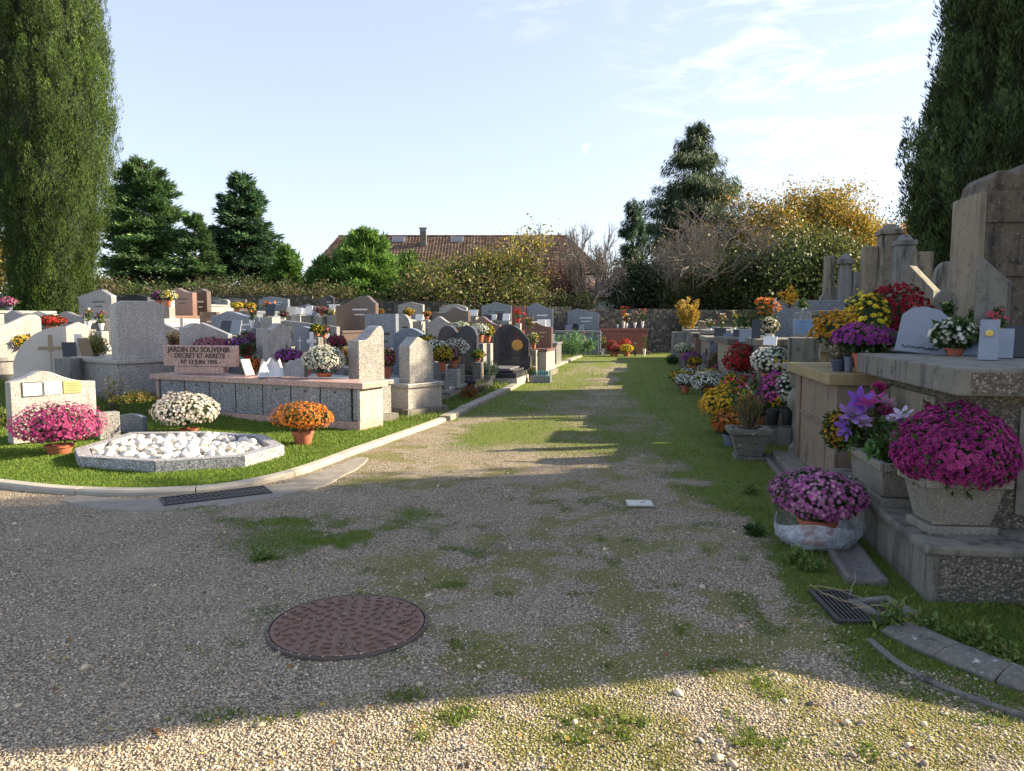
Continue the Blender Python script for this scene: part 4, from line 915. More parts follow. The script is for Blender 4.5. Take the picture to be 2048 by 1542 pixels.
gv('blue grey headstone with concave sides right of the dark red one', 1050, 1106, 606, 34, -10, 'wavel', 'bluegrey', slab='near', hb=.85, marks='name_w')
gv('wide slate grey gabled headstone left of the red granite tomb', 1130, 1198, 617, 36.3, -10, 'gableL', 'bluegrey', slab='near', hb=1.0, marks='name_w', ext=.35)
gs = gv('black headstone shaped like a swelling wave with a sunset picture', 988, 1058, 648, 20.3, -12, 'shell', 'dark', t=.14, slab=None, vB=712)
sp_ = P(1034, 690, 20.1); o = MB().lathe([(.15, 0), (.15, .012), (.03, .014)], 9).build('sunset_picture', plain('sunset picture', (.5, .26, .06), .4, .5, 5, bmp=0), gs)
o.parent = None; o.location = sp_; o.rotation_euler = (R_(90), 0, R_(-12)); tag(o, 'round golden sunset picture on the black wave headstone', 'picture')
# stacked black slabs in front of the sunset stone
bt = P(1000, 745, 18.6); t = empty('grave', (bt.x - .02, bt.y + .25, zgf(bt.x, bt.y)), R_(-12)); tag(t, 'low stepped black granite slab tomb on a pale plinth beside the path', 'grave')
MB().box(0, 0, .06, 1.22, 1.5, .2).build('plinth', M['ash2'], t, bev=.006); MB().box(0, .0, .225, 1.16, 1.44, .12).build('tomb_body', M['dark'], t, bev=.006); MB().box(-.03, .03, .32, 1.05, 1.3, .06).build('tomb_slab', M['dark'], t, bev=.008); MB().box(-.06, .05, .37, .9, 1.1, .035).build('top_slab', M['grey'], t, bev=.008)
gv('reddish brown headstone with gilded name beside the yellow pot', 1050, 1104, 645, 22.5, -14, 'wavel', 'pinkbrown', t=.14, slab='near', vB=695, marks='name_g', bodym='ash2', L_=1.3)
gt = G(1153, 710); t = empty('grave', (gt.x, gt.y, 0), R_(-8)); tag(t, 'grey slab tomb behind the leafy green plants at the end of the path', 'grave')
MB().box(0, .9, .5, 2.0, 1.8, 1.0).build('tomb_body', M['bluegrey'], t, bev=.01); MB().box(0, .9, 1.05, 2.15, 1.95, .1).build('tomb_slab', M['grey'], t, bev=.01)
gt = G(1247, 708); gt.y -= .0; t = empty('grave', (gt.x, gt.y, 0), R_(-6)); tag(t, 'polished red granite tomb crowned with bouquets at the end of the path', 'grave')
MB().box(0, .9, .05, 2.5, 2.1, .14).build('plinth', M['pinkbrown'], t, bev=.01); MB().box(0, .9, .6, 2.15, 1.8, .96).build('tomb_body', M['redgr'], t, bev=.01); MB().box(0, .9, 1.135, 2.3, 1.95, .11).build('tomb_slab', M['redgr'], t, bev=.01); MB().box(.35, -.01, .6, .06, .04, .9).build('pilaster', M['pinkbrown'], t)
# more slab tombs filling the left field
for lb, u, v, Y_, w, l, h, mt, a in (('low grey slab tomb between the bright headstones', 470, 700, 15.2, .95, 1.8, .42, 'grey', BR), ('dark slab tomb under the grey blue bushes', 925, 735, 16.6, 1.0, 1.5, .28, 'dark', -14),
    ('pale low tomb slab with white figurine at its end', 875, 742, 15.4, .9, 1.3, .22, 'ash', -14), ('low rough stone edging block by the lawn', 877, 757, 14.6, .42, .3, .2, 'ash', 10), ('brown tomb under the wide brown headstone', 720, 680, 19.4, 1.2, 1.2, .5, 'brown', SH),
    ('cream slab tomb below the yellow pots', 470, 640, 24, 1.6, 1.9, .75, 'cream', SH), ('grey slab tomb right of the disc headstone', 850, 670, 21.5, 1.1, 1.8, .5, 'ash', SH), ('dark tomb slab at the far left edge', 12, 640, 20, 1.3, 1.8, .9, 'ash', SH), ('light slab tomb beneath the small artificial flowers', 205, 668, 16.8, 1.2, 1.7, .5, 'ash', SH),
    ('grey tomb front below the pointed wall headstones', 1060, 668, 27, 2.1, 1.6, .75, 'grey', -10), ('pale tomb slab before the light grey headstone', 640, 668, 21.5, 1.3, 1.6, .5, 'ash', SH)):
    p_ = P(u, v, Y_); z_ = zgf(p_.x, p_.y); t = empty('grave', (p_.x, p_.y, z_), R_(a)); tag(t, lb, 'grave')
    MB().box(0, 0, h / 2 - .05, w, l, h + .02).build('tomb_body', M[mt], t, bev=.008); MB().box(0, 0, h - .01, w + .08, l + .08, .07).build('tomb_slab', M[mt], t, bev=.01)
gv('grey wave headstone just beyond the left edge of the view', -130, -55, 640, 14.0, 52, 'wavel', 'ash', t=.14, slab='far', hb=.45)
gv('bluish gabled headstone beyond the left edge of the view', -210, -150, 628, 17.0, SH, 'gable', 'bluegrey', slab='near', hb=.6)
gv('pale arched headstone farthest out beyond the left edge', -330, -250, 640, 15.0, 48, 'arch', 'ash2', t=.14, slab='far', hb=.45)
gv('brown swept headstone behind the pale ones beyond the left edge', -120, -60, 605, 21.0, SH, 'sweepr', 'brown', slab='near', hb=.8)
# crosses, sculptures and plaques on the left
def cross(label, u, vT, vB, Y, mat, h2=.3, w=.28, a=-10, t_=.045):
    b = P(u, vB, Y); H = P(u, vT, Y).z - b.z; t = empty('standing_cross', b, R_(a)); tag(t, label, 'cross')
    MB().box(0, 0, H / 2, t_, .04, H).build('upright', M[mat], t, bev=.004)
    for s in (-1, 1): MB().box(s * (w / 4 + t_ / 4), 0, H * .62, w / 2 - t_ / 2, .038, t_).build('cross_arm', M[mat], t, bev=.003)
cross('thin beige stone cross before the cream tomb', 365, 619, 672, 18, 'sail', w=.42, a=-10, t_=.09)
cross('white cross standing before the blue grey gabled headstone', 624, 664, 712, 14.5, 'whitep', w=.22, t_=.07, a=60)
plaque('black leaning plaque beside the beige sail headstone', 140, 713, 13.2, .22, .26, 'blk', 40)
plaque('white upright plaque right of the black leaning plaque', 158, 713, 13.4, .12, .4, 'whitep', 40, 4)
plaque('brown leaning book shaped plaque near the tall plain headstone', 176, 712, 13.3, .2, .34, 'wood', 60, 24)
plaque('pale leaning plaque on the columbarium lid', 500, 749, 11.75, .17, .27, 'sail', 60, 24, z=.735)
o = plaque('dark rough stone marker on the columbarium lid beside white flowers', 592, 752, 11.4, .36, .32, 'grey', -20, 6, 'rock', .1, 'stone_marker', z=.735)
t = empty('book_sculpture', (*P(543, 752, 11.5).xy, .735), R_(20)); tag(t, 'white draped open book sculpture on the columbarium', 'sculpture')
bmv = []; N_ = 14
for i in range(N_):
    for j in range(7):
        s = i / (N_ - 1) * 2 - 1; q = j / 6; bmv.append((s * (.2 - .07 * q), .05 - .16 * (1 - q) ** 2 + .05 * math.cos(s * 4), q * (.25 + .035 * math.cos(s * 5.5)) ))
for i in range(N_):
    for j in range(7): s = i / (N_ - 1) * 2 - 1; q = j / 6; bmv.append((s * (.2 - .07 * q), .12, q * (.25 + .035 * math.cos(s * 5.5))))
fs = [(i * 7 + j, (i + 1) * 7 + j, (i + 1) * 7 + j + 1, i * 7 + j + 1) for i in range(N_ - 1) for j in range(6)]; o2 = N_ * 7
fs += [tuple(k + o2 for k in f[::-1]) for f in fs] + [(i * 7 + 6, (i + 1) * 7 + 6, (i + 1) * 7 + 6 + o2, i * 7 + 6 + o2) for i in range(N_ - 1)] + [(j, j + 1, j + 1 + o2, j + o2) for j in range(6)] + [((N_ - 1) * 7 + j, (N_ - 1) * 7 + j + o2, (N_ - 1) * 7 + j + 1 + o2, (N_ - 1) * 7 + j + 1) for j in range(6)]
MB().add(bmv, fs).build('book', plain('grey white polished stone', (.52, .52, .53), .3, .15, 4), t, smooth=True)
rpl = random.Random(4)
for k, (u, v, Y_, mt) in enumerate(((597, 628, 24.5, 'whitep'), (606, 629, 24.6, 'whitep'), (583, 632, 24.8, 'sail'), (617, 629, 24, 'whitep'), (640, 631, 24, 'whitep'), (668, 628, 24, 'whitep'), (985, 640, 29.5, 'whitem'), (1000, 641, 29.5, 'blk'), (975, 640, 29.2, 'blk'), (1012, 641, 29, 'whitem'), (1072, 654, 27.0, 'whitep'), (1082, 654, 27.1, 'whitep'), (1092, 654, 27.2, 'whitem'), (1064, 655, 27.3, 'blk'), (1136, 656, 35.6, 'slate'), (1150, 656, 35.6, 'blk'), (1163, 656, 35.6, 'slate'), (905, 636, 27, 'whitem'), (946, 632, 27, 'whitem'), (540, 632, 17.6, 'blk'), (450, 668, 17.0, 'blk'), (470, 669, 16.8, 'slate'), (815, 640, 27, 'whitem'), (838, 641, 27, 'whitem'))):
    plaque('%s memorial plaque %s' % ({'whitep': 'white', 'sail': 'beige', 'whitem': 'pale enamel', 'blk': 'black', 'slate': 'grey'}[mt], ('leftmost of the white ornaments on the low slab', 'second white ornament from the left before the pointed headstone', 'beside the pink flowers on the low slab', 'right of the white ornaments on the low slab', 'by the small white flowers before the pointed headstone', 'below the dark red flowers left of the brown headstone', 'centred under the cross of the wall headstone', 'right of centre before the wall headstone with cross', 'leftmost before the wall headstone with cross', 'rightmost before the wall headstone with cross', 'first left in the row before the concave headstone', 'second in the row before the concave headstone', 'rightmost in the row before the concave headstone', 'at the left end before the concave headstone', 'left on the tomb with leafy plants', 'middle of the tomb with leafy plants', 'right on the tomb with leafy plants', 'before the light arched headstone', 'right of the black brown hump headstone', 'by the brown bouquet', 'left before the wide grey wave headstone', 'right before the wide grey wave headstone', 'left before the light gabled headstone', 'right before the light gabled headstone')[k]), u, v, Y_, rpl.uniform(.22, .34), rpl.uniform(.2, .34), mt, rpl.uniform(-30, 10), 14)

# ------------------------------------------------------------------ flowers of the left field
mum('round magenta pink chrysanthemum in a terracotta pot, front left of the basin', 43, 197, 810, 918, 8.75, [(.46, .05, .22), (.52, .09, .28), (.40, .04, .17)], hs=.03, kind='daisy', ph=.12, prr=.15, cover=1.0)
mum('round white chrysanthemum bush behind the octagonal basin', 317, 441, 784, 868, 10.3, [WH, (.78, .68, .62), (.7, .62, .56)], hs=.04, pot='terra', ph=.08, prr=.12, kind='daisy')
mum('round orange chrysanthemum in a terracotta pot right of the basin', 548, 665, 806, 897, 9.35, [(.62, .21, .02), (.55, .14, .015), (.66, .29, .03)], hs=.03, ph=.19, prr=.13, kind='daisy', zmin=-.5)
FL = [
 ('small yellow orange chrysanthemum behind the far left headstone', 22, 66, 655, 700, 14.6, [YE, GO], {}),
 ('bright red chrysanthemum behind the small gabled headstone', 80, 128, 632, 662, 16.2, [REDF], {}),
 ('pink chrysanthemum in a grey pot at the left edge', 2, 34, 586, 612, 19.5, [MAG, PK], dict(pot='greyp')),
 ('violet chrysanthemum on the cream tomb beside the yellow one', 306, 330, 583, 612, 20.2, [PUR], {}),
 ('yellow and white chrysanthemum on the cream tomb', 322, 352, 582, 612, 20.1, [YE, WH, (.6, .6, .2)], {}),
 ('dusky pink chrysanthemum left of the violet ones above the inscribed slab', 392, 454, 676, 712, 13.6, [(.5, .2, .24), (.42, .12, .2)], {}),
 ('violet chrysanthemum above the right part of the inscribed slab', 454, 497, 676, 712, 13.8, [PUR, (.34, .08, .4)], {}),
 ('small pink chrysanthemum above the violet one', 482, 510, 665, 700, 14.6, [PK, PUR], {}),
 ('dark red wrapped flower pot between violet and orange flowers', 484, 508, 690, 722, 13.2, [DRED], dict(pot='redp')),
 ('orange chrysanthemum behind the leaning pale plaque', 483, 526, 718, 752, 12.3, [ORG, (.6, .12, .02)], {}),
 ('violet chrysanthemum right of the tall bright headstone', 553, 602, 698, 740, 12.6, [PUR, (.36, .1, .42)], {}),
 ('rose pink chrysanthemum behind the white flowers on the columbarium', 592, 634, 690, 735, 12.7, [PK, MAG], {}),
 ('large white chrysanthemum standing on the columbarium lid', 608, 690, 693, 762, 11.35, [WH, WHG], dict(hs=.035, ph=.06, z=.74)),
 ('small golden chrysanthemum right of the bright headstones in the middle left', 538, 552, 636, 655, 18.2, [YE], {}),
 ('yellow chrysanthemum, left of the two before the dark brown gable', 463, 486, 605, 624, 26, [YE], {}),
 ('yellow chrysanthemum, right of the two before the dark brown gable', 489, 511, 606, 624, 26.2, [YE, GO], {}),
 ('magenta flowers in a white pot left of the white ornaments', 560, 576, 623, 640, 23, [MAG], dict(pot='whitep')),
 ('yellow and red flower cushion on the wide flat grey headstone tomb', 622, 645, 651, 672, 16.2, [YE], {}),
 ('pink red flower cushion beside the yellow one', 638, 657, 651, 676, 16.5, [REDF, PK], {}),
 ('dark red flowers left of the wide brown headstone', 632, 655, 613, 632, 24, [BRED, PK], {}),
 ('magenta heather cushion behind the granite headstone at the columbarium end', 655, 692, 672, 705, 14.5, [(.38, .02, .1)], {}),
 ('orange chrysanthemum behind the pale rectangular headstone', 752, 768, 618, 634, 25, [ORG], {}),
 ('golden chrysanthemum behind the disc headstone', 807, 828, 618, 636, 24.5, [GO, YE], {}),
 ('yellow chrysanthemum left of the white ones beside the narrow headstone', 838, 874, 672, 706, 15.6, [YE, GO], {}),
 ('white green chrysanthemum between two yellow ones', 850, 898, 680, 722, 15.2, [WHG, WH], {}),
 ('big pale pink chrysanthemum by the double heart headstone', 888, 936, 678, 726, 15.6, [PKW, WH], {}),
 ('bright yellow chrysanthemum in a terracotta pot beside the lawn', 866, 904, 692, 742, 14.6, [YE, (.62, .42, .02)], dict(ph=.18)),
 ('pink chrysanthemum right of the bright yellow potted one', 898, 919, 696, 735, 15.1, [PK, (.6, .3, .42)], {}),
 ('deep pink chrysanthemum behind the narrow light headstone', 757, 793, 684, 745, 13.3, [(.5, .05, .12), PK, (.2, .2, .05)], {}),
 ('pink cushion flowers right of the narrow light headstone', 846, 862, 700, 722, 14.2, [PK], {}),
 ('white chrysanthemum, left of the pair behind the double heart', 902, 937, 644, 664, 18.8, [WH, WHG], {}),
 ('white chrysanthemum right of the double heart headstone', 940, 979, 647, 684, 18.3, [WH, WHG], {}),
 ('yellow chrysanthemum touching the white ones above the fir shrub', 964, 988, 650, 684, 18.6, [YE], {}),
 ('golden chrysanthemum peeping between the white ones', 928, 950, 648, 664, 19, [GO, YE], {}),
 ('small low yellow green chrysanthemum before the fir shrub', 944, 968, 703, 722, 16.8, [YE, (.4, .36, .04)], {}),
 ('yellow white chrysanthemum beside the reddish brown headstone', 1056, 1078, 666, 698, 21.2, [YE, WH], {}),
 ('crimson chrysanthemum, left of the row before the red granite tomb', 1214, 1234, 675, 706, 33.4, [REDF], {}),
 ('crimson chrysanthemum, middle of the row before the red granite tomb', 1222, 1242, 684, 707, 33.0, [(.5, .03, .08)], {}),
 ('scarlet chrysanthemum behind the yellow one at the red granite tomb', 1238, 1264, 673, 706, 33.6, [REDF], {}),
 ('small crimson chrysanthemum beside the narrow light headstone', 842, 858, 690, 712, 16.5, [DRED, PK], {}),
 ('pale yellow chrysanthemum low behind the bright yellow one', 876, 896, 704, 726, 16.4, [YE, WHG], {}),
 ('violet chrysanthemum under the pale rectangular headstone', 726, 752, 690, 715, 15.5, [PUR, PK], {}),
 ('mauve cushion chrysanthemum in the gap left of the bright curled headstone', 500, 520, 684, 705, 15, [LIL, PUR], {}),
 ('cream chrysanthemum left of the wide brown headstone', 652, 672, 618, 636, 24, [WH, YE], {}),
 ('rust chrysanthemum under the light gabled wall headstone', 846, 862, 622, 638, 28, [RUST, ORG], {}),
 ('yellow chrysanthemum before the black brown hump headstone', 905, 922, 628, 644, 25, [YE], {}),
 ('yellow chrysanthemum before the red granite tomb', 1240, 1267, 685, 709, 32.9, [YE], {}),
]
for lb, a, b_, c_, d_, Y_, cs, kw in FL: mum(lb, a, b_, c_, d_, Y_, cs, **kw)
BQ = [
 ('small mixed artificial flowers on the light slab tomb at left', 166, 190, 618, 656, 16.6, [WH, REDF, YE, PK], dict(n=16)),
 ('colourful violet red artificial bouquet left of the tall plain headstone', 190, 216, 622, 660, 16.4, [PUR, REDF, PK, YE], dict(n=20)),
 ('orange yellow artificial bouquet in a white vase on the wide grey tomb', 492, 516, 613, 655, 17.6, [ORG, YE, (.6, .1, .02)], dict(n=18)),
 ('rust and red bouquet in a dark vase near the wall', 520, 548, 604, 626, 25.5, [RUST, BRED, ORG], dict(n=24, pot='blackp')),
 ('white lily vase by the blue grey gabled headstone', 572, 588, 652, 690, 16, [WH], dict(n=7)),
 ('red artificial arrangement before the dark red headstone', 1022, 1052, 620, 645, 29.5, [REDF], dict(n=22, pot='redp', kinds=('daisy',))),
 ('autumn leaf bouquet above the reddish brown headstone', 1044, 1072, 636, 668, 22, [RUST, (.3, .2, .05), GO], dict(n=14, pot=None)),
 ('pink lilies standing over the leafy green plants', 1160, 1178, 660, 706, 33.2, [PK, (.6, .2, .25)], dict(n=8, kinds=('lily',))),
 ('yellow bouquet in a white vase left of the red granite tomb', 1198, 1216, 664, 706, 33.4, [(.6, .55, .3), YE], dict(n=12)),
 ('scarlet bouquet, leftmost on top of the red granite tomb', 1237, 1257, 614, 656, 35.7, [REDF, (.6, .1, .05)], dict(n=22)),
 ('yellow red bouquet in a glass vase on the red granite tomb', 1240, 1266, 628, 656, 35.5, [YE, WH, REDF], dict(n=22)),
 ('salmon pink bouquet in the centre of the red granite tomb', 1262, 1278, 624, 656, 35.6, [(.6, .25, .2), PK], dict(n=14)),
 ('red bouquet at the right end of the red granite tomb', 1276, 1294, 618, 656, 35.7, [REDF, BRED], dict(n=20)),
 ('low pink bouquet in a white pot at the left corner of the red tomb', 1230, 1241, 636, 656, 35.5, [PK], dict(n=9)),
 ('pink flowers in a tall white vase right of the red granite tomb front', 1281, 1296, 664, 706, 33.2, [(.6, .08, .12), PK], dict(n=10)),
 ('pale flowers in a dark pot by the white figurine', 1264, 1276, 680, 706, 33.2, [WH], dict(n=7, pot='blackp')),
]
for lb, a, b_, c_, d_, Y_, cs, kw in BQ: bq(lb, a, b_, c_, d_, Y_, cs, **kw)
def sh(label, u, vB, vT, W_px, Y, cols, **k):
    p = P(u, vB, Y); z = max(p.z, zgf(p.x, p.y) - .02); H = P(u, vT, Y).z - z; return shrub(label, (p.x, p.y, z), H, W_px / 2 / F * Y, cols, **k)
sh('leggy thin rose bush before the tall tomb, nearly bare', 226, 794, 706, 60, 11.8, [(.12, .14, .04), (.22, .14, .05), (.3, .22, .06)], n=170, ls=.05, ns=22, up=2, woody=.005)
sh('dark dwarf fir shrub beside the black sunset headstone', 968, 714, 668, 75, 17.6, [(.03, .06, .045), (.05, .09, .06), (.07, .11, .09)], n=3500, ls=.07, ns=60, lw=.5)
sh('reddish green leafy shrub at the corner of the graves by the path', 937, 760, 728, 42, 14.7, [(.34, .06, .03), (.08, .13, .03), (.4, .12, .05)], n=700, ls=.05, ns=22)
sh('arching green strap leaved clump before the grey slab tomb', 1148, 712, 664, 90, 32.4, [(.05, .13, .04), (.09, .2, .06), (.15, .26, .12)], n=1500, ls=.2, ns=40, lw=.35, twig=False)
sh('silver green plants before the double heart headstone', 856, 690, 660, 30, 17, [(.2, .22, .16), (.4, .36, .3)], n=500, ls=.06)
sh('brown dry leafy plant left of the bright wavy headstone', 350, 705, 655, 34, 15, [(.2, .09, .06), (.12, .08, .05), (.08, .1, .04)], n=900, ls=.05, ns=26)
sh('tall dry grass tuft behind the plain granite headstone', 192, 714, 668, 38, 13.9, [(.25, .26, .06), (.14, .19, .05), (.36, .3, .1)], n=1400, ls=.08, lw=.4, ns=40)
sh('dry stems and yellow grass behind the granite headstone at the columbarium', 700, 690, 636, 55, 17.5, [(.16, .17, .05), (.25, .2, .08), (.2, .07, .05)], n=900, ls=.07, ns=30)
sh('low orange green groundcover at the foot of the tall tomb', 272, 802, 780, 105, 11.6, [(.16, .2, .04), (.3, .16, .05), (.1, .15, .03)], n=2200, ls=.035, ns=80, twig=False, up=.4)
sh('yellow green weeds behind the front left headstone', 10, 850, 806, 60, 10.6, [(.18, .2, .05), (.1, .15, .03)], n=900, ls=.05, ns=40, twig=False)
pp_ = P(1083, 735, 19.2); t = empty('planter', (pp_.x, pp_.y, zgf(pp_.x, pp_.y)), R_(-12)); tag(t, 'small grey stone planter of blue and red toys beside the kerb', 'planter')
MB().box(0, 0, .08, .5, .3, .2).build('trough', M['bluegrey'], t, bev=.01); mb = MB(); [mb.box(-.2 + .06 * k, 0, .24, .03, .05, .12) for k in range(8)]; mb.build('toys', plain('teal toys', (.05, .25, .3), .5), t, bev=.006)
bouquet('red and pink flower pair beside the small grey planter', (*P(1063, 735, 19.2).xy, .05), .42, .1, [REDF, (.6, .4, .42)], 6, pot='pinkw')
vs_ = P(895, 748, 14.7); t = empty('vase', (vs_.x, vs_.y, zgf(vs_.x, vs_.y))); tag(t, 'white goblet shaped vase leaning on the pale low slab', 'vase'); MB().lathe([(.06, 0), (.05, .02), (.02, .06), (.03, .14), (.075, .2), (.08, .26), (.065, .255)], 18).build('bowl', M['whitep'], t, smooth=True)

# ------------------------------------------------------------------ right-hand row of vaults
E1 = Vector((.17, 1, 0)).normalized(); E2 = Vector((E1.y, -E1.x, 0)); RA = math.atan2(E2.y, E2.x)
def rowpt(y, back=0, z=0): return Vector((float(fl(y)), y, z)) + E2 * back
def vthing(label, y, name='burial_vault', cat='burial vault', back=0):
    t = empty(name, rowpt(y, back), RA); return tag(t, label, cat)         # local x into the row, local y away from the camera
def bx(x0, x1, y0, y1, z0, z1, taper=(1, 1)): return MB().box((x0 + x1) / 2, (y0 + y1) / 2, (z0 + z1) / 2, x1 - x0, y1 - y0, z1 - z0, taper)
t = vthing('nearest high vault of rough aggregate concrete with a heavy capping slab', 4.17)
bx(0, 3.2, 0, 2.25, -.05, .27).build('base_course', M['conc'], t, bev=.012)
bx(.06, 3.15, -.006, 0, -.05, .27).build('aggregate_face', M['agg'], t)
bx(-.025, 3.2, -.02, 2.27, .27, .325).build('base_ledge', M['conc'], t, bev=.015)
bx(.36, 3.1, .42, 2.28, .325, 1.15).build('tomb_body', M['agg'], t, bev=.01)
bx(.335, .36, .95, 1.85, .42, 1.08).build('front_panel', M['oldbeige'], t, bev=.004)
bx(.34, .40, 1.88, 1.98, .33, 1.14).build('pilaster', M['agg'], t, bev=.006)
bx(.62, 1.5, .40, .42, .42, 1.08).build('side_panel', M['conc'], t, bev=.004)
bx(.22, 3.15, .30, 2.40, 1.15, 1.315).build('tomb_slab', M['conc'], t, bev=.012)
bx(.30, 3.15, .295, .30, 1.165, 1.29).build('aggregate_band', M['agg'], t)
t = vthing('second vault with stained brown front and yellowed lid edge', 6.62)
brs = oldstone('stained brown stone', (.235, .18, .13), (.07, .06, .05), (.36, .27, .17), .5, 0, streak=1.1, rough=.55)
bx(-.12, 3, -.05, 1.98, -.05, .09).build('base_step', M['conc'], t, bev=.012)
bx(.1, 2.9, .05, 1.85, .09, 1.02).build('tomb_body', brs, t, bev=.006)
bx(.085, .1, 1.5, 1.52, .1, 1.0).build('joint_strip', M['rust'], t); bx(.07, .1, .12, 1.42, .62, .64).build('ledge_strip', brs, t)
bx(.02, 2.95, 0, 1.92, 1.02, 1.125).build('tomb_slab', oldstone('yellow lichen stone', (.36, .28, .13), (.14, .12, .07), (.5, .38, .14), .3, .3, 70, .3), t, bev=.01)
t = vthing('tall stepped grey stone pillar tomb beyond the brown vault', 10.6, back=.75)
bx(0, .9, 0, .7, -.05, .5).build('base', M['conc'], t, bev=.01); bx(.12, .8, .1, .6, .5, .95).build('lower_block', M['agg'], t, bev=.01)
bx(.02, 1.9, .0, 1.15, 1.14, 1.40).build('middle_block', M['conc'], t, bev=.02); bx(.08, 1.8, .08, 1.05, .95, 1.14).build('neck', M['oldbeige'], t, bev=.01)
bx(.1, 1.1, .15, .95, 1.40, 1.66).build('upper_block', M['oldbeige'], t, bev=.01); bx(.02, 1.3, .05, 1.05, 1.66, 1.73).build('cornice', M['conc'], t, bev=.01)
ur = Vector((3.50, 9.05, 0)); t = empty('stone_urn', ur); tag(t, 'round grey aggregate stone urn standing against the brown vault', 'urn')
MB().lathe([(.12, 0), (.12, .06), (.08, .1), (.06, .16), (.08, .3), (.07, .45), (.1, .5), (.15, .56), (.16, .66), (.12, .74), (.08, .78), (.13, .84), (.15, .95), (.14, .96)], 24).build('urn_body', M['aggp'], t, smooth=True)
t = vthing('low vault with small headstone added behind the stone urn to shade the path', 8.78, back=.3)  # unseen vault, put in for the shadow band it casts on the path
bx(0, 2.3, 0, 1.3, -.05, .95).build('tomb_body', M['conc'], t, bev=.01); bx(-.05, 2.35, -.04, 1.34, .95, 1.03).build('tomb_slab', M['oldgrey'], t, bev=.01); bx(.9, 1.1, .1, 1.2, 1.03, 1.5).build('headstone', M['oldgrey'], t, bev=.01)
mts = ['conc', 'grey', 'agg', 'bluegrey', 'oldgrey', 'pinkbrown', 'conc', 'ash', 'oldgrey']
yy = 12.0
VL = ['low grey concrete vault behind the big red chrysanthemums', 'dark granite slab vault with silver pole beyond the red flowers', 'aggregate concrete vault in the middle of the right row', 'blue grey vault with stepped slab in the right row', 'old grey stone vault further down the right row', 'reddish granite vault far down the right row', 'concrete vault before the golden shrub', 'pale granite vault beside the golden shrub', 'last old stone vault of the right row']
vault_top = []
for k in range(9):
    wd = 2.15 + .35 * math.sin(k * 2.1); h = 1.08 + .12 * math.sin(k * 1.7 + 1); st = .1 + .1 * math.cos(k * 3)
    t = vthing(VL[k], yy, back=st)
    bx(-.1, 2.8, -.06, wd + .06, -.05, .16).build('base_course', M['conc'], t, bev=.012)
    bx(.08, 2.6, .02, wd - .02, .16, h).build('tomb_body', M[mts[k]], t, bev=.008)
    bx(0, 2.65, -.05, wd + .05, h, h + .11).build('tomb_slab', M[mts[(k + 1) % 9] if k % 2 else mts[k]], t, bev=.012)
    if k % 2 == 0: bx(.05, .08, wd * .3, wd * .7, .35, h - .12).build('front_panel', M['slate'], t, bev=.004)
    vault_top.append((yy, wd, h + .11, st)); yy += wd + .16
# old steles and monuments behind
def obel(label, u0, u1, vT, Y, d=.5, mat='old', taper=.72, cap=True, a=-12, base=None):
    w = (u1 - u0) / F * Y; p = P((u0 + u1) / 2, vT, Y); h = p.z; t = empty('old_monument', (p.x, p.y, 0), R_(a)); tag(t, label, 'monument')
    MB().box(0, 0, .25, w * 1.5, d * 1.5, .6).build('base', M[mat], t, bev=.02)
    cz = .22 if cap else 0
    MB().box(0, 0, .55 + (h - .55 - cz) / 2, w * 1.12, d * 1.1, h - .55 - cz, (taper, taper)).build('shaft', M[mat], t, bev=.02)
    if cap:
        MB().box(0, 0, h - cz + .05, w * .95, d * .95, .1).build('cornice', M[mat], t, bev=.015)
        MB().box(0, 0, h - cz + .16, w * .7, d * .7, .12, (.55, .55)).build('cap', M[mat], t, bev=.02)
    return t
obel('thin tapering old stele, leftmost of the lichen covered monuments', 1650, 1668, 512, 16.5, .35, 'old', .8, False)
obel('old pointed stele with mossy shoulders, second from the left', 1676, 1706, 508, 16.2, .45, 'oldgrey', .6)
obel('slim square old stone post between two lichen steles', 1727, 1752, 494, 15.8, .35, 'oldbeige', .9, False)
obel('tallest tapering old monument with broken cap', 1757, 1801, 449, 15.6, .6, 'old', .68)
obel('dark lichen spotted stele right of the tallest monument', 1788, 1828, 470, 15.2, .55, 'oldgrey', .78)
obel('squat dark monument topped by a dried wreath', 1824, 1858, 505, 15.0, .5, 'old', .9, False)
obel('low lichen stone between the slim post and the pointed stele', 1706, 1730, 545, 16.1, .4, 'oldgrey', .95, False)
wq = P(1841, 516, 15.0); t = empty('wreath', wq); tag(t, 'dried brown wreath of twigs on the squat dark monument', 'wreath')
mb = MB(); rw = random.Random(5)
for k in range(46):
    a = rw.uniform(0, 6.28); p0 = Vector((.17 * math.cos(a), rw.uniform(-.05, .05), .1 * math.sin(a))); a2 = a + rw.uniform(.5, 1.2); p1 = Vector((.2 * math.cos(a2), rw.uniform(-.06, .06), .12 * math.sin(a2))); mb.tube(p0, p1, .009, .004, 4)
mb.build('twig_ring', M['straw'], t)
grave('concrete stele with slanted top and two round marks', 1826, 1876, 530, 12.2, -48, 'slantL', 'conc', t=.3, slab='far', hb=1.0, L_=1.2, plinth=False, cat='headstone')
grave('round shouldered dark stele behind the slanted concrete one', 1868, 1911, 524, 13.4, -20, 'rsh', 'oldgrey', t=.35, slab=None, hb=.5, cat='headstone')
grave('low stone with white heart plaque at the foot of the thin stele', 1640, 1692, 575, 16.5, -15, 'arch', 'oldgrey', t=.3, hb=.9, cat='headstone')
grave('round topped concrete headstone with a sunlit shoulder', 1868, 1914, 580, 7.75, -20, 'rsh', 'conc', t=.16, slab=None, hb=1.1, cat='headstone')
grave('tall concrete headstone with a sunlit slanted top beside the mausoleum', 1958, 2022, 508, 6.55, -42, 'slantL', 'conc', t=.17, slab=None, hb=1.3, cat='headstone')
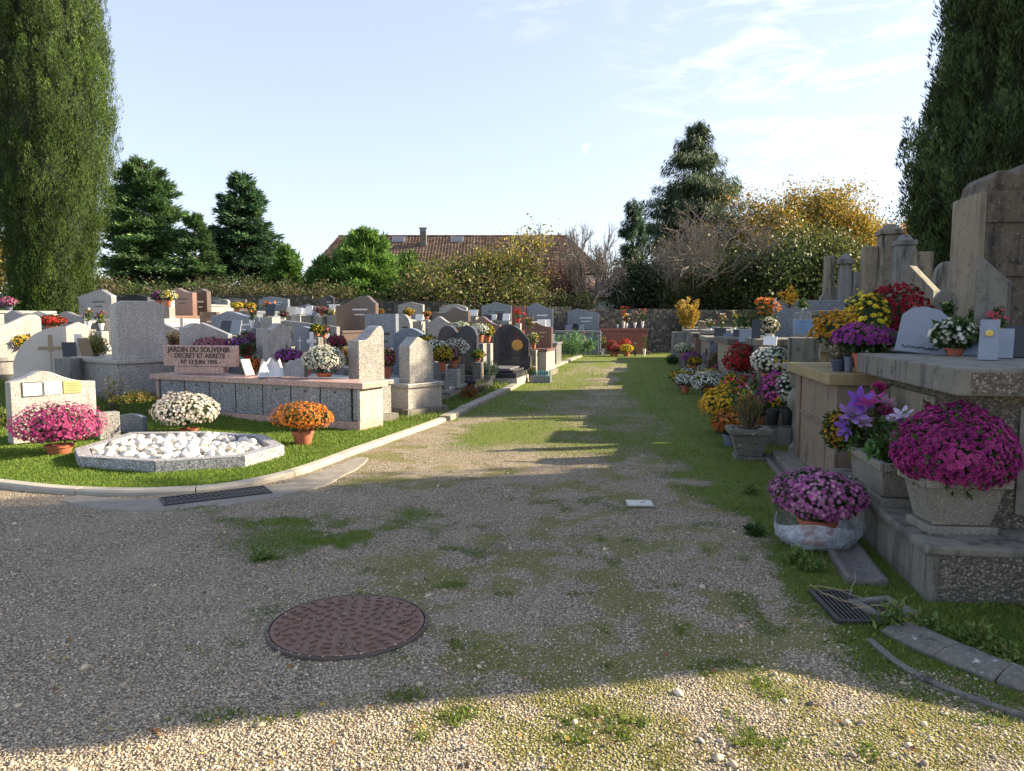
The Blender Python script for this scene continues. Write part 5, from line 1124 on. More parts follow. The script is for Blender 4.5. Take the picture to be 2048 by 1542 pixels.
grave('blue grey polished slab headstone below the golden shrub', 1545, 1690, 601, 14.2, -14, 'flat', 'bluegrey', t=.2, slab=None, hb=1.35, cat='headstone')
# mausoleum
mz = Vector((4.87, 7.80, 0)); t = empty('mausoleum', mz, RA); tag(t, 'tall weathered stone mausoleum with dark stained side wall and carved gable', 'mausoleum')
hM = P(1950, 336, 8.2).z
MB().slab([(-.08, -.08), (3.2, -.08), (3.2, 1.35), (-.08, 1.35)], -.02, .4).build('base', M['old'], t, bev=.02)
def taperbox(x0, x1, y0, y1, z0, z1, ins): 
    return MB().add([(x0, y0, z0), (x1, y0, z0), (x1, y1, z0), (x0, y1, z0), (x0 + ins, y0 + ins, z1), (x1, y0 + ins, z1), (x1, y1 - ins, z1), (x0 + ins, y1 - ins, z1)], [(3, 2, 1, 0), (4, 5, 6, 7), (0, 1, 5, 4), (1, 2, 6, 5), (2, 3, 7, 6), (3, 0, 4, 7)])
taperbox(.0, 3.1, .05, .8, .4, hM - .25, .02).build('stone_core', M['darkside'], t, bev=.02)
taperbox(-.05, .02, .07, .78, .4, hM - .3, .0).build('front_facing', M['oldbeige'], t, bev=.01)
taperbox(-.0, .1, .8, .93, .4, hM - .35, .03).build('side_pilaster', M['old'], t, bev=.02)
for k in range(1, 5): bx(.02, 3.1, .03, .055, .4 + k * .55, .425 + k * .55).build('stone_joint', M['darkside'], t)
mb = MB(); mb.prism([(.02, -.05), (.9, -.05), (.9, .06), (.7, .16), (.58, .1), (.46, .22), (.36, .23), (.28, .12), (.12, .17), (.04, .08)], .06, .78); mb.build('carved_gable', M['darkside'], t, bev=.03, loc=(0, 0, hM - .25))
bx(.9, 3.2, -.02, .9, hM - .25, hM - .17).build('cornice', M['darkside'], t, bev=.02)
MB().prism([(.9, 0), (3.2, 0), (3.2, .1), (.9, .04)], .0, .85).build('roof', M['old'], t, bev=.01, loc=(0, 0, hM - .17))
# unseen family chapel, added and sized to throw the broad foreground shadow
t = empty('unseen_chapel', (6.5, 5.0, 0), RA + R_(9)); tag(t, 'unseen plain stone chapel added right of the view to shade the foreground', 'chapel')
bx(0, 2.8, 0, 3.4, -.05, 4.9).build('wall', M['oldbeige'], t, bev=.02)
bx(-.1, 2.9, -.06, 3.5, 4.9, 5.1).build('cornice', M['old'], t, bev=.02); MB().box(1.4, 1.7, 5.4, 2.7, 3.2, .6, (.3, .6)).build('roof', M['old'], t)
t = empty('burial_vault', (3.6, 3.1, 0), R_(0)); tag(t, 'unseen low vault with slanting headstone, shaped to shade the lower right gravel', 'burial vault')  # added out of frame; headstone slope set by the shadow edge it casts
bx(0, 2, 0, .95, -.05, .62).build('tomb_body', M['agg'], t, bev=.01)
MB().add([(0, .02, .62), (.2, .02, .62), (.2, .93, .62), (0, .93, .62), (0, .02, .68), (.2, .02, .68), (.2, .93, 1.24), (0, .93, 1.24)], [(3, 2, 1, 0), (4, 5, 6, 7), (0, 1, 5, 4), (1, 2, 6, 5), (2, 3, 7, 6), (3, 0, 4, 7)]).build('headstone', M['agg'], t)

# ------------------------------------------------------------------ planters, plaques and flowers on the right
def tplanter(label, c, L_, W, h, mat, top=1.0, bot=.72, rot=0.0, foot=True):
    t = empty('planter', c, rot); tag(t, label, 'planter')
    mb = MB(); l0, w0 = L_ * bot, W * bot; th = .035; z0 = .05 if foot else 0
    vs = [(-l0 / 2, -w0 / 2, z0), (l0 / 2, -w0 / 2, z0), (l0 / 2, w0 / 2, z0), (-l0 / 2, w0 / 2, z0), (-L_ / 2, -W / 2, h), (L_ / 2, -W / 2, h), (L_ / 2, W / 2, h), (-L_ / 2, W / 2, h),
          (-L_ / 2 + th, -W / 2 + th, h), (L_ / 2 - th, -W / 2 + th, h), (L_ / 2 - th, W / 2 - th, h), (-L_ / 2 + th, W / 2 - th, h), (-L_ / 2 + th, -W / 2 + th, h - .04), (L_ / 2 - th, -W / 2 + th, h - .04), (L_ / 2 - th, W / 2 - th, h - .04), (-L_ / 2 + th, W / 2 - th, h - .04)]
    mb.add(vs, [(3, 2, 1, 0), (0, 1, 5, 4), (1, 2, 6, 5), (2, 3, 7, 6), (3, 0, 4, 7), (4, 5, 9, 8), (5, 6, 10, 9), (6, 7, 11, 10), (7, 4, 8, 11), (8, 9, 13, 12), (9, 10, 14, 13), (10, 11, 15, 14), (11, 8, 12, 15)])
    mb.build('trough', mat, t, bev=.008)
    MB().box(0, 0, h - .05, (L_ - 2 * th) * .97, (W - 2 * th) * .97, .03).build('soil', M['soil'], t)
    if foot: MB().box(0, 0, .022, L_ * bot * 1.2, W * bot * 1.2, .05).build('foot', mat, t, bev=.008)
    rim = MB()
    for a, b_, sx, sy in ((0, -W / 2 - .008, L_ + .03, .03), (0, W / 2 + .008, L_ + .03, .03)): rim.box(a, b_, h - .025, sx, sy, .055)
    for a in (-L_ / 2 - .008, L_ / 2 + .008): rim.box(a, 0, h - .025, .03, W - .015, .053)
    rim.build('rim', mat, t, bev=.006); return t
zb = .325
c1 = rowpt(4.42, .18, zb); c1 = P(1903, 1085, 4.5); c1 = Vector((c1.x, 4.52, zb))
tplanter('flared aggregate concrete planter holding the huge magenta chrysanthemum', c1, .46, .36, .34, M['aggp'], rot=RA + R_(6))
mum_at('huge magenta chrysanthemum overflowing a concrete planter on the nearest vault', (P(1900, 985, 4.5).x, 4.5, P(1900, 985, 4.5).z - .06), .34, .58, [MAG, (.36, .035, .22), (.46, .06, .26)], hs=.031, ph=.04, hide_pot=True, zmin=-.55, cover=1.6, lump=.03, fol=1.3)
c2 = P(1755, 1000, 5.45); ca2 = Vector((c2.x + .03, 5.45, zb))
tplanter('long concrete trough planter in front of the nearest vault', ca2, .88, .27, .30, M['aggp'], rot=math.atan2(E1.y, E1.x), bot=.8)
mum('small golden yellow chrysanthemum at the far end of the long trough', 1648, 1718, 818, 905, 5.95, [(.6, .42, .04), (.55, .35, .05), (.5, .28, .06)], hs=.036, hide_pot=True, ph=.02)
def bigflower(label, uc, vc, Y, heads, base_v, hs=.13, n=5, spread=.09, kinds=('gerb',)):
    p = P(uc, vc, Y); zb_ = P(uc, base_v, Y).z; return bouquet(label, (p.x, p.y, zb_), p.z - zb_ + .05, spread, heads, n, pot=None, hs=hs, kinds=kinds, vase=(.03, .03))
bigflower('purple and lilac artificial lilies in the long trough', 1705, 800, 5.75, [(.42, .24, .55), (.25, .1, .5), (.62, .45, .66)], 925, .17, 5, .10, ('lily',))
bigflower('purple white spiky artificial dahlia beside the lilies', 1758, 808, 5.65, [(.36, .04, .2), (.6, .35, .48), (.38, .04, .18)], 925, .15, 5, .09, ('gerb', 'lily'))
bigflower('crimson artificial dahlia above the lilies', 1748, 780, 5.8, [(.4, .02, .14)], 925, .11, 2, .04)
bigflower('purple white ruffled artificial blossoms left of the huge magenta bush', 1800, 848, 5.0, [(.35, .12, .5), (.62, .5, .68), (.3, .08, .45)], 960, .11, 5, .07, ('lily', 'daisy'))
bigflower('magenta pompom blossom peeping above the huge magenta bush', 1858, 822, 4.9, [(.45, .03, .18)], 940, .10, 3, .05)
p_ = P(1765, 925, 5.25); shrub('green leafy pansy plant with white and red blossom in the long trough', (p_.x, p_.y, zb + .25), .17, .13, [(.06, .14, .03), (.1, .2, .05)], n=260, ls=.055, ns=22, twig=False)
bouquet('white and red pansy blossoms over the long trough', (p_.x, p_.y - .02, zb + .26), .17, .06, [WH, REDF], 4, pot=None, hs=.05, kinds=('tiny',), vase=(.03, .03))
# bagged chrysanthemum
bp = G(1640, 1095); mum_at('pink violet chrysanthemum in a clear plastic bag on the grass', (bp.x, bp.y + .06, .01), .335, .52, [(.44, .13, .36), (.5, .2, .42), (.38, .09, .3), (.55, .28, .45)], hs=.032, kind='daisy', ph=.19, prr=.13, squash=.85, zmin=-.6, cover=1.15, fol=1.3, seed=55)
m, nt, b, L = newmat('clear crinkled plastic'); b.inputs['Base Color'].default_value = (.55, .6, .68, 1); b.inputs['Roughness'].default_value = .12; b.inputs['Specular IOR Level'].default_value = .8
bump(nt, b, noise(nt, geopos(nt), 24, 4, .6), .9, .02); tr = nt.nodes.new('ShaderNodeBsdfTransparent'); mx = nt.nodes.new('ShaderNodeMixShader')
mr = ramp(nt, noise(nt, geopos(nt), 18, 5, .65), [(.38, (.28,) * 3), (.6, (.72,) * 3)]); L.new(mr, mx.inputs[0]); L.new(tr.outputs[0], mx.inputs[1]); L.new(b.outputs[0], mx.inputs[2]); L.new(mx.outputs[0], nt.nodes['Material Output'].inputs[0])
bagm = m; n_ = 48; rb = random.Random(8); vs = []; pr_ = [(.14, .0), (.235, .012), (.275, .045), (.29, .09), (.30, .14), (.30, .185)]
for j, (r0, z0) in enumerate(pr_):
    for i in range(n_):
        a = 2 * math.pi * i / n_; w_ = 1 + .05 * math.sin(a * 5 + j * .8) + .03 * math.sin(a * 11 + 1.3 * j); vs.append((r0 * w_ * math.cos(a), r0 * w_ * math.sin(a) * .9, z0 * (1 + .12 * math.sin(a * 3 + 1)) + .003))
t = MB().add(vs, [(j * n_ + i, j * n_ + (i + 1) % n_, (j + 1) * n_ + (i + 1) % n_, (j + 1) * n_ + i) for j in range(len(pr_) - 1) for i in range(n_)] + [tuple(range(n_ - 1, -1, -1))]).build('plastic_bag', bagm, smooth=True, loc=(bp.x, bp.y + .06, .004))
tag(t, 'clear crinkled plastic bag round the pink violet chrysanthemum', 'plastic bag')
for u, v in ((1508, 1071), ):
    g_ = G(u, v); bouquet('fallen pink violet blossoms on the grass left of the bag', (g_.x, g_.y, -.012), .05, .035, [(.46, .16, .38)], 5, pot=None, hs=.035, kinds=('tiny',), vase=(.01, .01))
# on the nearest vault
zs = 1.317
g_ = P(1838, 706, 6.3); t = MB().prism([(-.19, 0), (.19, 0), (.185, .34), (.12, .40), (.0, .425), (-.1, .40), (-.165, .33)], -.02, .02).build('memorial_plaque', M['slate'], None, bev=.004, loc=(g_.x, 6.3, zs), rot=(-R_(22), R_(6), R_(-24))); tag(t, 'large arched grey slate plaque leaning on the nearest vault', 'memorial plaque')
mb = MB(); rr_ = random.Random(2)
for k in range(15): mb.box(-.13 + k * .018, -.023, .045 + rr_.uniform(-.006, .006), .012, .004, .012 + rr_.uniform(0, .008))
q_ = mb.build('leaf_ornament', M['blk'], t)
mum('white chrysanthemum in a terracotta pot on the nearest vault', 1866, 1950, 640, 712, 6.0, [WH, (.72, .72, .66)], z=zs, hs=.04, ph=.06, kind='daisy', fol=1.6, cover=.6, lump=.12)
def pv(label, u, v, Y, w, h, mat, a, tilt, shape='flat', z=zs): p = P(u, v, Y); return plaque(label, u, v, Y, w, h, mat, a, tilt, shape, .02, z=z)
o = pv('tall glass and stone plaque with a yellow rose leaning on the vault edge', 1975, 720, 5.25, .12, .31, 'slate', -35, 24)
ro = MB().lathe([(.02, 0), (.026, .006), (.012, .014)], 12).build('rose', plain('yellow enamel', (.6, .42, .08), .5), o, loc=(0, -.012, .2), rot=(R_(90), 0, 0))
pv('grey plaque with blue corner behind the white chrysanthemum', 1950, 705, 5.9, .16, .22, 'greyp', -35, 20)
o = pv('second grey plaque leaning right of the yellow rose plaque', 2003, 712, 5.5, .14, .24, 'slate', -35, 26)
pv('dark framed picture plaque at the right edge of the vault', 2042, 706, 5.6, .2, .25, 'blk', -30, 20)
pv('blue glazed plaque beside the white chrysanthemum', 1962, 700, 6.1, .1, .22, 'blue', -35, 16)
q_ = P(1985, 680, 6.45); shrub('begonia plants with yellow green leaves along the nearest vault', (q_.x, 6.45, zs), .29, .34, [(.30, .26, .05), (.15, .2, .04), (.4, .2, .05), (.1, .14, .04)], n=900, ls=.05, ns=60, up=.3)
bouquet('pink red tulip blossoms over the begonia leaves', (q_.x - .02, 6.4, zs + .1), .27, .14, [(.6, .08, .15)], 6, pot=None, hs=.055, kinds=('tiny', 'lily'), vase=(.02, .02))
bq('pale artificial blossoms before the round topped concrete headstone', 1882, 1905, 608, 650, 7.3, [(.6, .6, .45), (.3, .4, .1)], n=10)
bq('dark red flowers behind the begonia plants', 1935, 1962, 622, 662, 7.0, [DRED, BRED], n=14, pot='blackp')
# on the brown vault
z2 = 1.127
mum('purple chrysanthemum in a terracotta pot on the brown vault', 1672, 1792, 650, 742, 6.76, [(.30, .05, .26), (.26, .04, .28), (.38, .08, .26)], z=z2, hs=.048, ph=.175, prr=.115, zmin=-.1, cover=1.0)
mum('golden yellow chrysanthemum on the brown vault', 1626, 1744, 623, 728, 7.55, [(.62, .36, .02), (.56, .28, .02)], z=z2, hs=.055, ph=.15, zmin=-.15, cover=1.05, lump=.1, pot='blackp')
mum('large dark red chrysanthemum mixed with yellow behind the golden one', 1712, 1850, 571, 700, 7.7, [(.28, .012, .03), (.33, .015, .03)], z=z2, hs=.06, ph=.15, pot='blackp', zmin=-.25, cover=1.0)
mum('bright yellow chrysanthemum growing against the dark red one', 1684, 1742, 590, 700, 7.75, [(.66, .55, .03)], z=z2, hs=.055, ph=.12, pot='blackp', zmin=-.2, lump=.12)
mum('bright yellow cluster in front of the dark red chrysanthemum', 1712, 1776, 590, 660, 7.3, [(.68, .55, .03)], z=z2 + .18, hs=.06, ph=.04, hide_pot=True, zmin=-.1, lump=.15)
p_ = P(1677, 735, 6.95); shrub('dry little plant in a dark blue pot left of the purple chrysanthemum', (p_.x, p_.y, z2), .3, .13, [(.12, .15, .07), (.25, .2, .12), (.5, .45, .35)], n=220, ls=.035, ns=24, pot=(.07, .11, 'navy'))
t = empty('vase', (P(1697, 735, 6.85).x, 6.85, z2)); tag(t, 'pale ribbed vase between the dark blue pot and the terracotta pot', 'vase'); MB().lathe([(.03, 0), (.04, .12), (.05, .14), (.045, .14)], 16).build('bowl', M['greyp'], t, smooth=True)
o = plaque('picture plaque of sea and rocks leaning on the pillar tomb', 1608, 668, 9.0, .24, .2, 'slate', -8, 24, z=1.42); MB().box(0, -.014, .1, .2, .004, .16).build('picture', plain('sea picture', (.12, .2, .3), .3, .8, 8), o)
# row of pots along the verge (u0,u1,top,bottom,depth)
for lb_, u_, Y_, h_, w_ in (('low square stone step under the white and yellow potted chrysanthemum', 1542, 11.3, .60, .5), ('low stone block under the left crimson chrysanthemum', 1483, 12.9, .45, .55), ('low stone block under the right crimson chrysanthemum', 1512, 13.4, .45, .5), ('small stone block under the dark pink chrysanthemum', 1513, 12.2, .55, .35)):
    tag(MB().box(0, 0, h_ / 2 - .02, w_, w_, h_ + .03).build('stone_block', M['conc'], bev=.015, loc=((u_ - CX) / F * Y_, Y_, 0), rot=(0, 0, RA)), lb_, 'stone block')
RP = [
 ('crimson chrysanthemum low between the yellow and white verge pots', 1404, 1430, 752, 786, 14.6, [DRED, (.4, .02, .03)], {}),
 ('golden chrysanthemum in front of the crimson mass', 1442, 1486, 748, 800, 12.2, [GO, YE], dict(hs=.045)),
 ('magenta chrysanthemum behind the flared grey planter', 1500, 1532, 800, 850, 10.2, [(.5, .06, .2), PUR], dict(hs=.04)),
 ('white chrysanthemum between the crimson mass and the violet mixed pot', 1496, 1530, 770, 812, 11.2, [WHG, WH], dict(hs=.04)),
 ('rust red chrysanthemum far along the verge', 1398, 1420, 700, 722, 23, [RUST, BRED], {}),
 ('deep pink chrysanthemum before the tall mixed shrub', 1424, 1452, 722, 754, 16.8, [(.5, .05, .15), PK], {}),
 ('wide golden yellow chrysanthemum in the near cluster on the verge', 1398, 1496, 772, 875, 10.6, [(.62, .42, .02), (.58, .34, .02)], dict(hs=.05, lump=.14, pot='blackp', cover=1.0)),
 ('second yellow chrysanthemum behind the orange one on the verge', 1436, 1508, 780, 872, 10.2, [(.62, .42, .02)], dict(hs=.05, lump=.14, pot='blackp', cover=1.0)),
 ('rusty orange chrysanthemum in a blue grey pot on the verge', 1422, 1498, 820, 912, 9.5, [(.50, .17, .02), (.42, .10, .02), (.55, .25, .04)], dict(hs=.042, pot='greyp', ph=.16, cover=1.0)),
 ('mixed violet and yellow chrysanthemum in a black pot by the stone urn', 1514, 1576, 746, 850, 9.7, [PUR, (.55, .1, .35), YE], dict(hs=.045, sectors=5, pot='blackp', ph=.2)),
 ('yellow white chrysanthemum against the stone urn', 1545, 1604, 742, 850, 9.6, [YE, YE, WHG], dict(hs=.045, sectors=4, pot='blackp', ph=.22)),
 ('white and yellow chrysanthemum in a terracotta pot on a low step', 1505, 1580, 695, 757, 11.3, [WHG, WH, YE], dict(hs=.055, sectors=5, z=.60, ph=.2, prr=.14)),
 ('large drooping crimson chrysanthemum, left half of the red mass', 1450, 1516, 690, 768, 12.9, [(.34, .012, .03), (.42, .02, .03)], dict(z=.45, hs=.05, cover=1.1, zmin=-.7, pot='terra')),
 ('large drooping crimson chrysanthemum, right half of the red mass', 1480, 1545, 687, 765, 13.4, [(.34, .012, .035), (.45, .06, .06)], dict(z=.45, hs=.05, cover=1.1, zmin=-.7)),
 ('small dark pink chrysanthemum between the red mass and the white one', 1500, 1526, 728, 760, 12.2, [(.3, .05, .1), PKW], dict(z=.55)),
 ('big white chrysanthemum in a blue pot on the grass', 1382, 1446, 744, 802, 15.0, [WHG, WH], dict(hs=.04, pot='greyp', ph=.18)),
 ('small white chrysanthemum in a red pot at the grass edge', 1350, 1390, 748, 786, 16.3, [WHG, WH], dict(pot='terra', ph=.17)),
 ('yellow chrysanthemum behind the white one in the red pot', 1340, 1384, 742, 776, 17.2, [YE, (.5, .45, .05)], dict(pot='greyp')),
 ('yellow chrysanthemum behind the big white one', 1388, 1442, 734, 780, 16.6, [YE, (.55, .4, .03)], dict(pot='blackp')),
 ('dark red small chrysanthemum at the outer edge of the verge', 1344, 1362, 726, 752, 18.6, [DRED], {}),
 ('white chrysanthemum, left one of the middle pair on the verge', 1360, 1394, 723, 758, 18.2, [WHG, WH], {}),
 ('pale white chrysanthemum, right one of the middle pair on the verge', 1390, 1432, 719, 755, 18.0, [WHG, (.5, .5, .35)], {}),
 ('low golden chrysanthemum above the middle white pair', 1376, 1402, 714, 738, 20, [GO, YE], {}),
 ('violet chrysanthemum before the far white pots', 1363, 1402, 705, 736, 21.5, [PUR, (.36, .1, .42)], {}),
 ('white green chrysanthemum, left of the far pair on the verge', 1350, 1386, 687, 716, 25.5, [WHG, (.5, .5, .25)], {}),
 ('white chrysanthemum in a pale tall pot, right of the far pair', 1383, 1408, 680, 712, 24.5, [WH, WHG], dict(pot='greyp')),
 ('white and green small chrysanthemum behind the yellow one on the verge', 1420, 1450, 745, 775, 16.0, [WHG, (.3, .35, .1)], {}),
 ('crimson small chrysanthemum between shrub and white pots', 1412, 1436, 692, 730, 19.5, [DRED, BRED], {}),
 ('white bouquet like chrysanthemum on the low vault by the pillar tomb', 1522, 1558, 636, 672, 12.6, [WH, (.6, .5, .35)], dict(z=1.22, pot='whitep')),
]
for lb, a, b_, c_, d_, Y_, cs, kw in RP: mum(lb, a, b_, c_, d_, Y_, cs, **kw)
pc_ = G(1504, 922); tplanter('flared grey stone planter with rim on the verge grass', (pc_.x, pc_.y + .14, .0), .44, .4, .36, M['gutter'], bot=.62, rot=RA)
shrub('green spiky plant in the flared grey planter', (pc_.x, pc_.y + .14, .30), .55, .17, [(.06, .12, .03), (.12, .18, .05), (.3, .18, .05)], n=900, ls=.05, ns=60, lw=.5, up=2)
bouquet('pink and crimson small blossoms rising from the flared grey planter', (pc_.x - .14, pc_.y + .3, .5), .42, .12, [(.55, .08, .2), (.5, .02, .06)], 8, pot=None, hs=.06, kinds=('tiny',), vase=(.02, .02))
pc_ = rowpt(7.9, -.28); tplanter('small square grey planter against the foot of the brown vault', (pc_.x + .05, 8.75, .0), .3, .3, .34, M['aggp'], bot=.8, rot=RA, foot=False)
sh('tall mixed shrub of rust and green leaves among the verge pots', 1438, 745, 678, 56, 17.6, [(.3, .09, .04), (.07, .12, .04), (.35, .2, .06), (.2, .03, .04), (.05, .1, .03)], n=3200, ls=.065, ns=60)
sh('green leafy plant in front of the crimson mass', 1478, 835, 760, 60, 11.4, [(.05, .11, .03), (.08, .15, .05), (.04, .08, .05)], n=1500, ls=.05, ns=40)
sh('green ivy mat low beside the far end of the verge', 1345, 710, 690, 26, 27, [(.03, .07, .02), (.06, .1, .03)], n=700, ls=.08, ns=20, twig=False)
# things on the low vaults
pg = P(1377, 664, 29.5); zt_ = P(1377, 664, 29.5).z
t = empty('planter', (pg.x, pg.y, 0), RA); tag(t, 'square old concrete tub under the golden shrub', 'planter'); MB().box(0, 0, zt_ / 2, 1.25, 1.2, zt_).build('tub', M['oldgrey'], t, bev=.02)
shrub('narrow golden yellow shrub rising from the concrete tub', (pg.x, pg.y, zt_ - .05), 1.32, .5, [(.5, .30, .03), (.4, .26, .04), (.25, .2, .05)], n=2600, ls=.1, ns=26, up=2.2)
gb_ = P(1578, 600, 14.2); shrub('golden leaved branch above the blue grey slab headstone', (gb_.x, gb_.y, gb_.z - .15), .42, .2, [(.7, .42, .03), (.75, .52, .06), (.6, .28, .03)], n=420, ls=.05, ns=16, up=1.5)
BR2 = [
 ('orange lily bouquet in front of the blue grey slab headstone', 1505, 1562, 603, 660, 12.9, [(.6, .2, .05), (.62, .26, .06), RUST], dict(n=50, z=1.25, hs=.09, pot='greyp')),
 ('salmon flowers left of the orange lily bouquet', 1494, 1515, 622, 655, 15.5, [(.55, .2, .12), RUST], dict(n=14, z=1.22)),
 ('pale pink roses on the vault beyond the silver pole', 1455, 1478, 618, 655, 19, [PKW, YE, (.3, .4, .2)], dict(n=22, z=1.22)),
 ('red and white poinsettia on the far right vault', 1408, 1430, 640, 660, 22, [(.55, .05, .08), WH], dict(n=16, z=1.22)),
 ('purple red mixed bouquet in the middle of the far vaults', 1432, 1456, 624, 656, 20.5, [(.55, .08, .12), (.3, .1, .45), YE, WH], dict(n=24, z=1.22)),
 ('yellow green bouquet on the vault before the silver pole', 1466, 1490, 632, 658, 16.5, [YE, ORG, (.15, .35, .2)], dict(n=18, z=1.2)),
 ('white artificial flowers beside the golden shrub tub', 1392, 1412, 642, 668, 25.5, [WH, (.5, .42, .35)], dict(n=22, z=1.18)),
 ('pink primula on the cornice of the pillar tomb', 1600, 1610, 608, 622, 9.9, [(.65, .1, .2)], dict(n=5, z=1.73)),
 ('pink lily pot near the small orange flowers on the middle vault', 1483, 1497, 636, 660, 14.8, [(.6, .2, .3), WH], dict(n=8, z=1.2)),
 ('tiny pink roses before the terracotta pots on the verge', 1502, 1516, 752, 800, 11.0, [(.55, .1, .2)], dict(n=6, pot='greyp')),
]
for lb, a, b_, c_, d_, Y_, cs, kw in BR2: bq(lb, a, b_, c_, d_, Y_, cs, **kw)
for k, (u, v, Y_, w, h, mt, a) in enumerate(((1512, 662, 12.4, .14, .42, 'blk', -20), (1493, 668, 13.2, .26, .24, 'slate', -25), (1440, 660, 19.5, .3, .24, 'blk', -20), (1423, 660, 22.5, .3, .22, 'slate', -20), (1540, 672, 11.6, .2, .14, 'whitem', -30), (1460, 662, 17.8, .3, .22, 'greyp', -20), (1478, 664, 16.0, .24, .2, 'blk', -15), (1404, 662, 24, .25, .25, 'wood', -15))):
    plaque(['tall narrow black plaque tilted beside the orange lily bouquet', 'grey plaque on the vault behind the crimson mass', 'black plaque among the bouquets on the far vaults', 'grey plaque under the poinsettia', 'small white plaque at the front of the low vault by the pillar tomb', 'blue grey plaque under the pale pink roses', 'black plaque below the yellow green bouquet', 'brown plaque near the golden shrub tub'][k], u, v, Y_, w, h, mt, a, 22, z=1.21)
pq = P(1532, 640, 13.0); t = MB().tube((pq.x, pq.y, 1.2), P(1552, 596, 13.1), .02, .012, 8).build('metal_pole', M['zinc']); tag(t, 'thin silver metal rod leaning behind the orange lily bouquet', 'rod')

for k, (u, v, w_, lb) in enumerate(((1785, 1262, .07, 'green weed sprouting from the square drain box'), (1620, 1140, .1, 'leafy weed rosette on the grass before the bagged flowers'), (1590, 1125, .07, 'small weed rosette left of the bag'), (1950, 1290, .12, 'weed clump between gutter and tomb base'), (1858, 1262, .1, 'broad weed clump at the corner of the tomb base'), (2010, 1320, .1, 'low weed at the right edge above the gutter'), (520, 1120, .09, 'small grass tuft in the gravel left of the path centre'), (1500, 985, .08, 'weed tuft on the grassy verge'))):
    g_ = G(u, v); shrub(lb, (g_.x, g_.y, .0), .09 if k else .16, w_, [(.08, .15, .03), (.13, .19, .04), (.18, .2, .05)], n=170, ls=.04, ns=26, twig=False, up=.5, name='weed', cat='weed')
# ------------------------------------------------------------------ back wall, hedges, house
wl_pts = [(-34, 31.5), (-15, 33.2), (-3, 35.0), (8.6, 38.2), (8.9, 38.3), (30, 41)]
t = empty('boundary_wall', (0, 35, 0)); tag(t, 'dark rubble stone boundary wall closing the cemetery', 'wall')
mb = MB()
for (ax, ay), (bx_, by_) in zip(wl_pts[:-1], wl_pts[1:]):
    n = max(1, int(math.hypot(bx_ - ax, by_ - ay) / 3))
    for k in range(n):
        x0, y0 = ax + (bx_ - ax) * k / n, ay + (by_ - ay) * k / n; x1, y1 = ax + (bx_ - ax) * (k + 1) / n, ay + (by_ - ay) * (k + 1) / n
        g0 = float(hill((x0 + x1) / 2, (y0 + y1) / 2)); sx_ = max(0, float(kx((y0 + y1) / 2)) - (x0 + x1) / 2); top = 2.12 + .04 * min(sx_, 14) + .03 * (k % 2)
        mb.box((x0 + x1) / 2, (y0 + y1) / 2 - 35, top / 2 - .3, math.hypot(x1 - x0, y1 - y0) - .004, .4, top + .6, rot=math.atan2(y1 - y0, x1 - x0))
mb.build('masonry', M['wall'], t)
def leafcloud(cent, sig, n, ls, cols, r, up=0.0, lw=1.0, wgt=None, out=None):
    k = r.choice(len(cent), n, p=wgt); pp = cent[k] + r.normal(0, 1, (n, 3)) * sig
    ld = nrm(r.normal(0, 1, (n, 3)) + np.array([0, 0, up]) + (0 if out is None else out[k] * 1.5)); ax, ay, az = frames(ld, r.uniform(0, 6.28, n))
    tone = r.normal(0, .16, (len(cent), 1))
    c = np.array(cols)[(r.random(n) * len(cols)).astype(int)] * (1 + tone[k] + r.normal(0, .14, (n, 1)))
    sx = np.tile(np.array([[lw, 1, 1]]), (n, 1))
    return scatter(PRO['leaf'][0], PRO['leaf'][1], pp, (ax, az, ay), ls * r.uniform(.65, 1.3, n), np.clip(c, 0, 1), PRO['leaf'][2], sx)
def branches(r, base, H, spread, lv=4, nb=5, r0=.12, up=.6, curve=.25, first=.3, ang=.75):
    segs = []; tips = []
    def grow(p, d, L_, rad, l):
        n = 3; q = p
        for i in range(n):
            d2 = (d + Vector(r.normal(0, curve * .35, 3)) + Vector((0, 0, up * .08))).normalized(); e = q + d2 * (L_ / n); segs.append((q, e, rad * (1 - .25 * i / n), rad * (1 - .25 * (i + 1) / n), l)); q = e; d = d2
            if l < lv and i > 0:
                for _ in range(1 if i == 1 else 0): child(q, d, L_, rad, l)
        if l < lv:
            for _ in range(nb - 1 if l else nb): child(q, d, L_, rad, l)
        else: tips.append(q)
    def child(q, d, L_, rad, l):
        o = Vector(r.normal(0, 1, 3)); o = (o - d * o.dot(d)).normalized(); nd_ = (d * math.cos(ang) + o * math.sin(ang) * spread).normalized(); nd_.z += up * .25; nd_.normalize()
        grow(q, nd_, L_ * r.uniform(.6, .85), rad * .58, l + 1)
    grow(Vector(base), Vector((0, 0, 1)), H * first, r0, 0); return segs, np.array([tuple(t_) for t_ in tips])
def scaleto(segs, tips, base, H, W):
    b = np.array(base); mz_ = max(tips[:, 2].max() - b[2], .1); mw = max(np.percentile(np.hypot(tips[:, 0] - b[0], tips[:, 1] - b[1]), 92), .1); k = np.array([W / mw, W / mw, H / mz_])
    f = lambda v: Vector((np.array(v) - b) * k + b); return [(f(a), f(c), r0, r1, l) for a, c, r0, r1, l in segs], (tips - b) * k + b
def treebase(u, Y, z=None): x = (u - CX) / F * Y; return (x, Y, z if z is not None else zgf(x, Y))
def ztop(v, Y): return P(0, v, Y).z
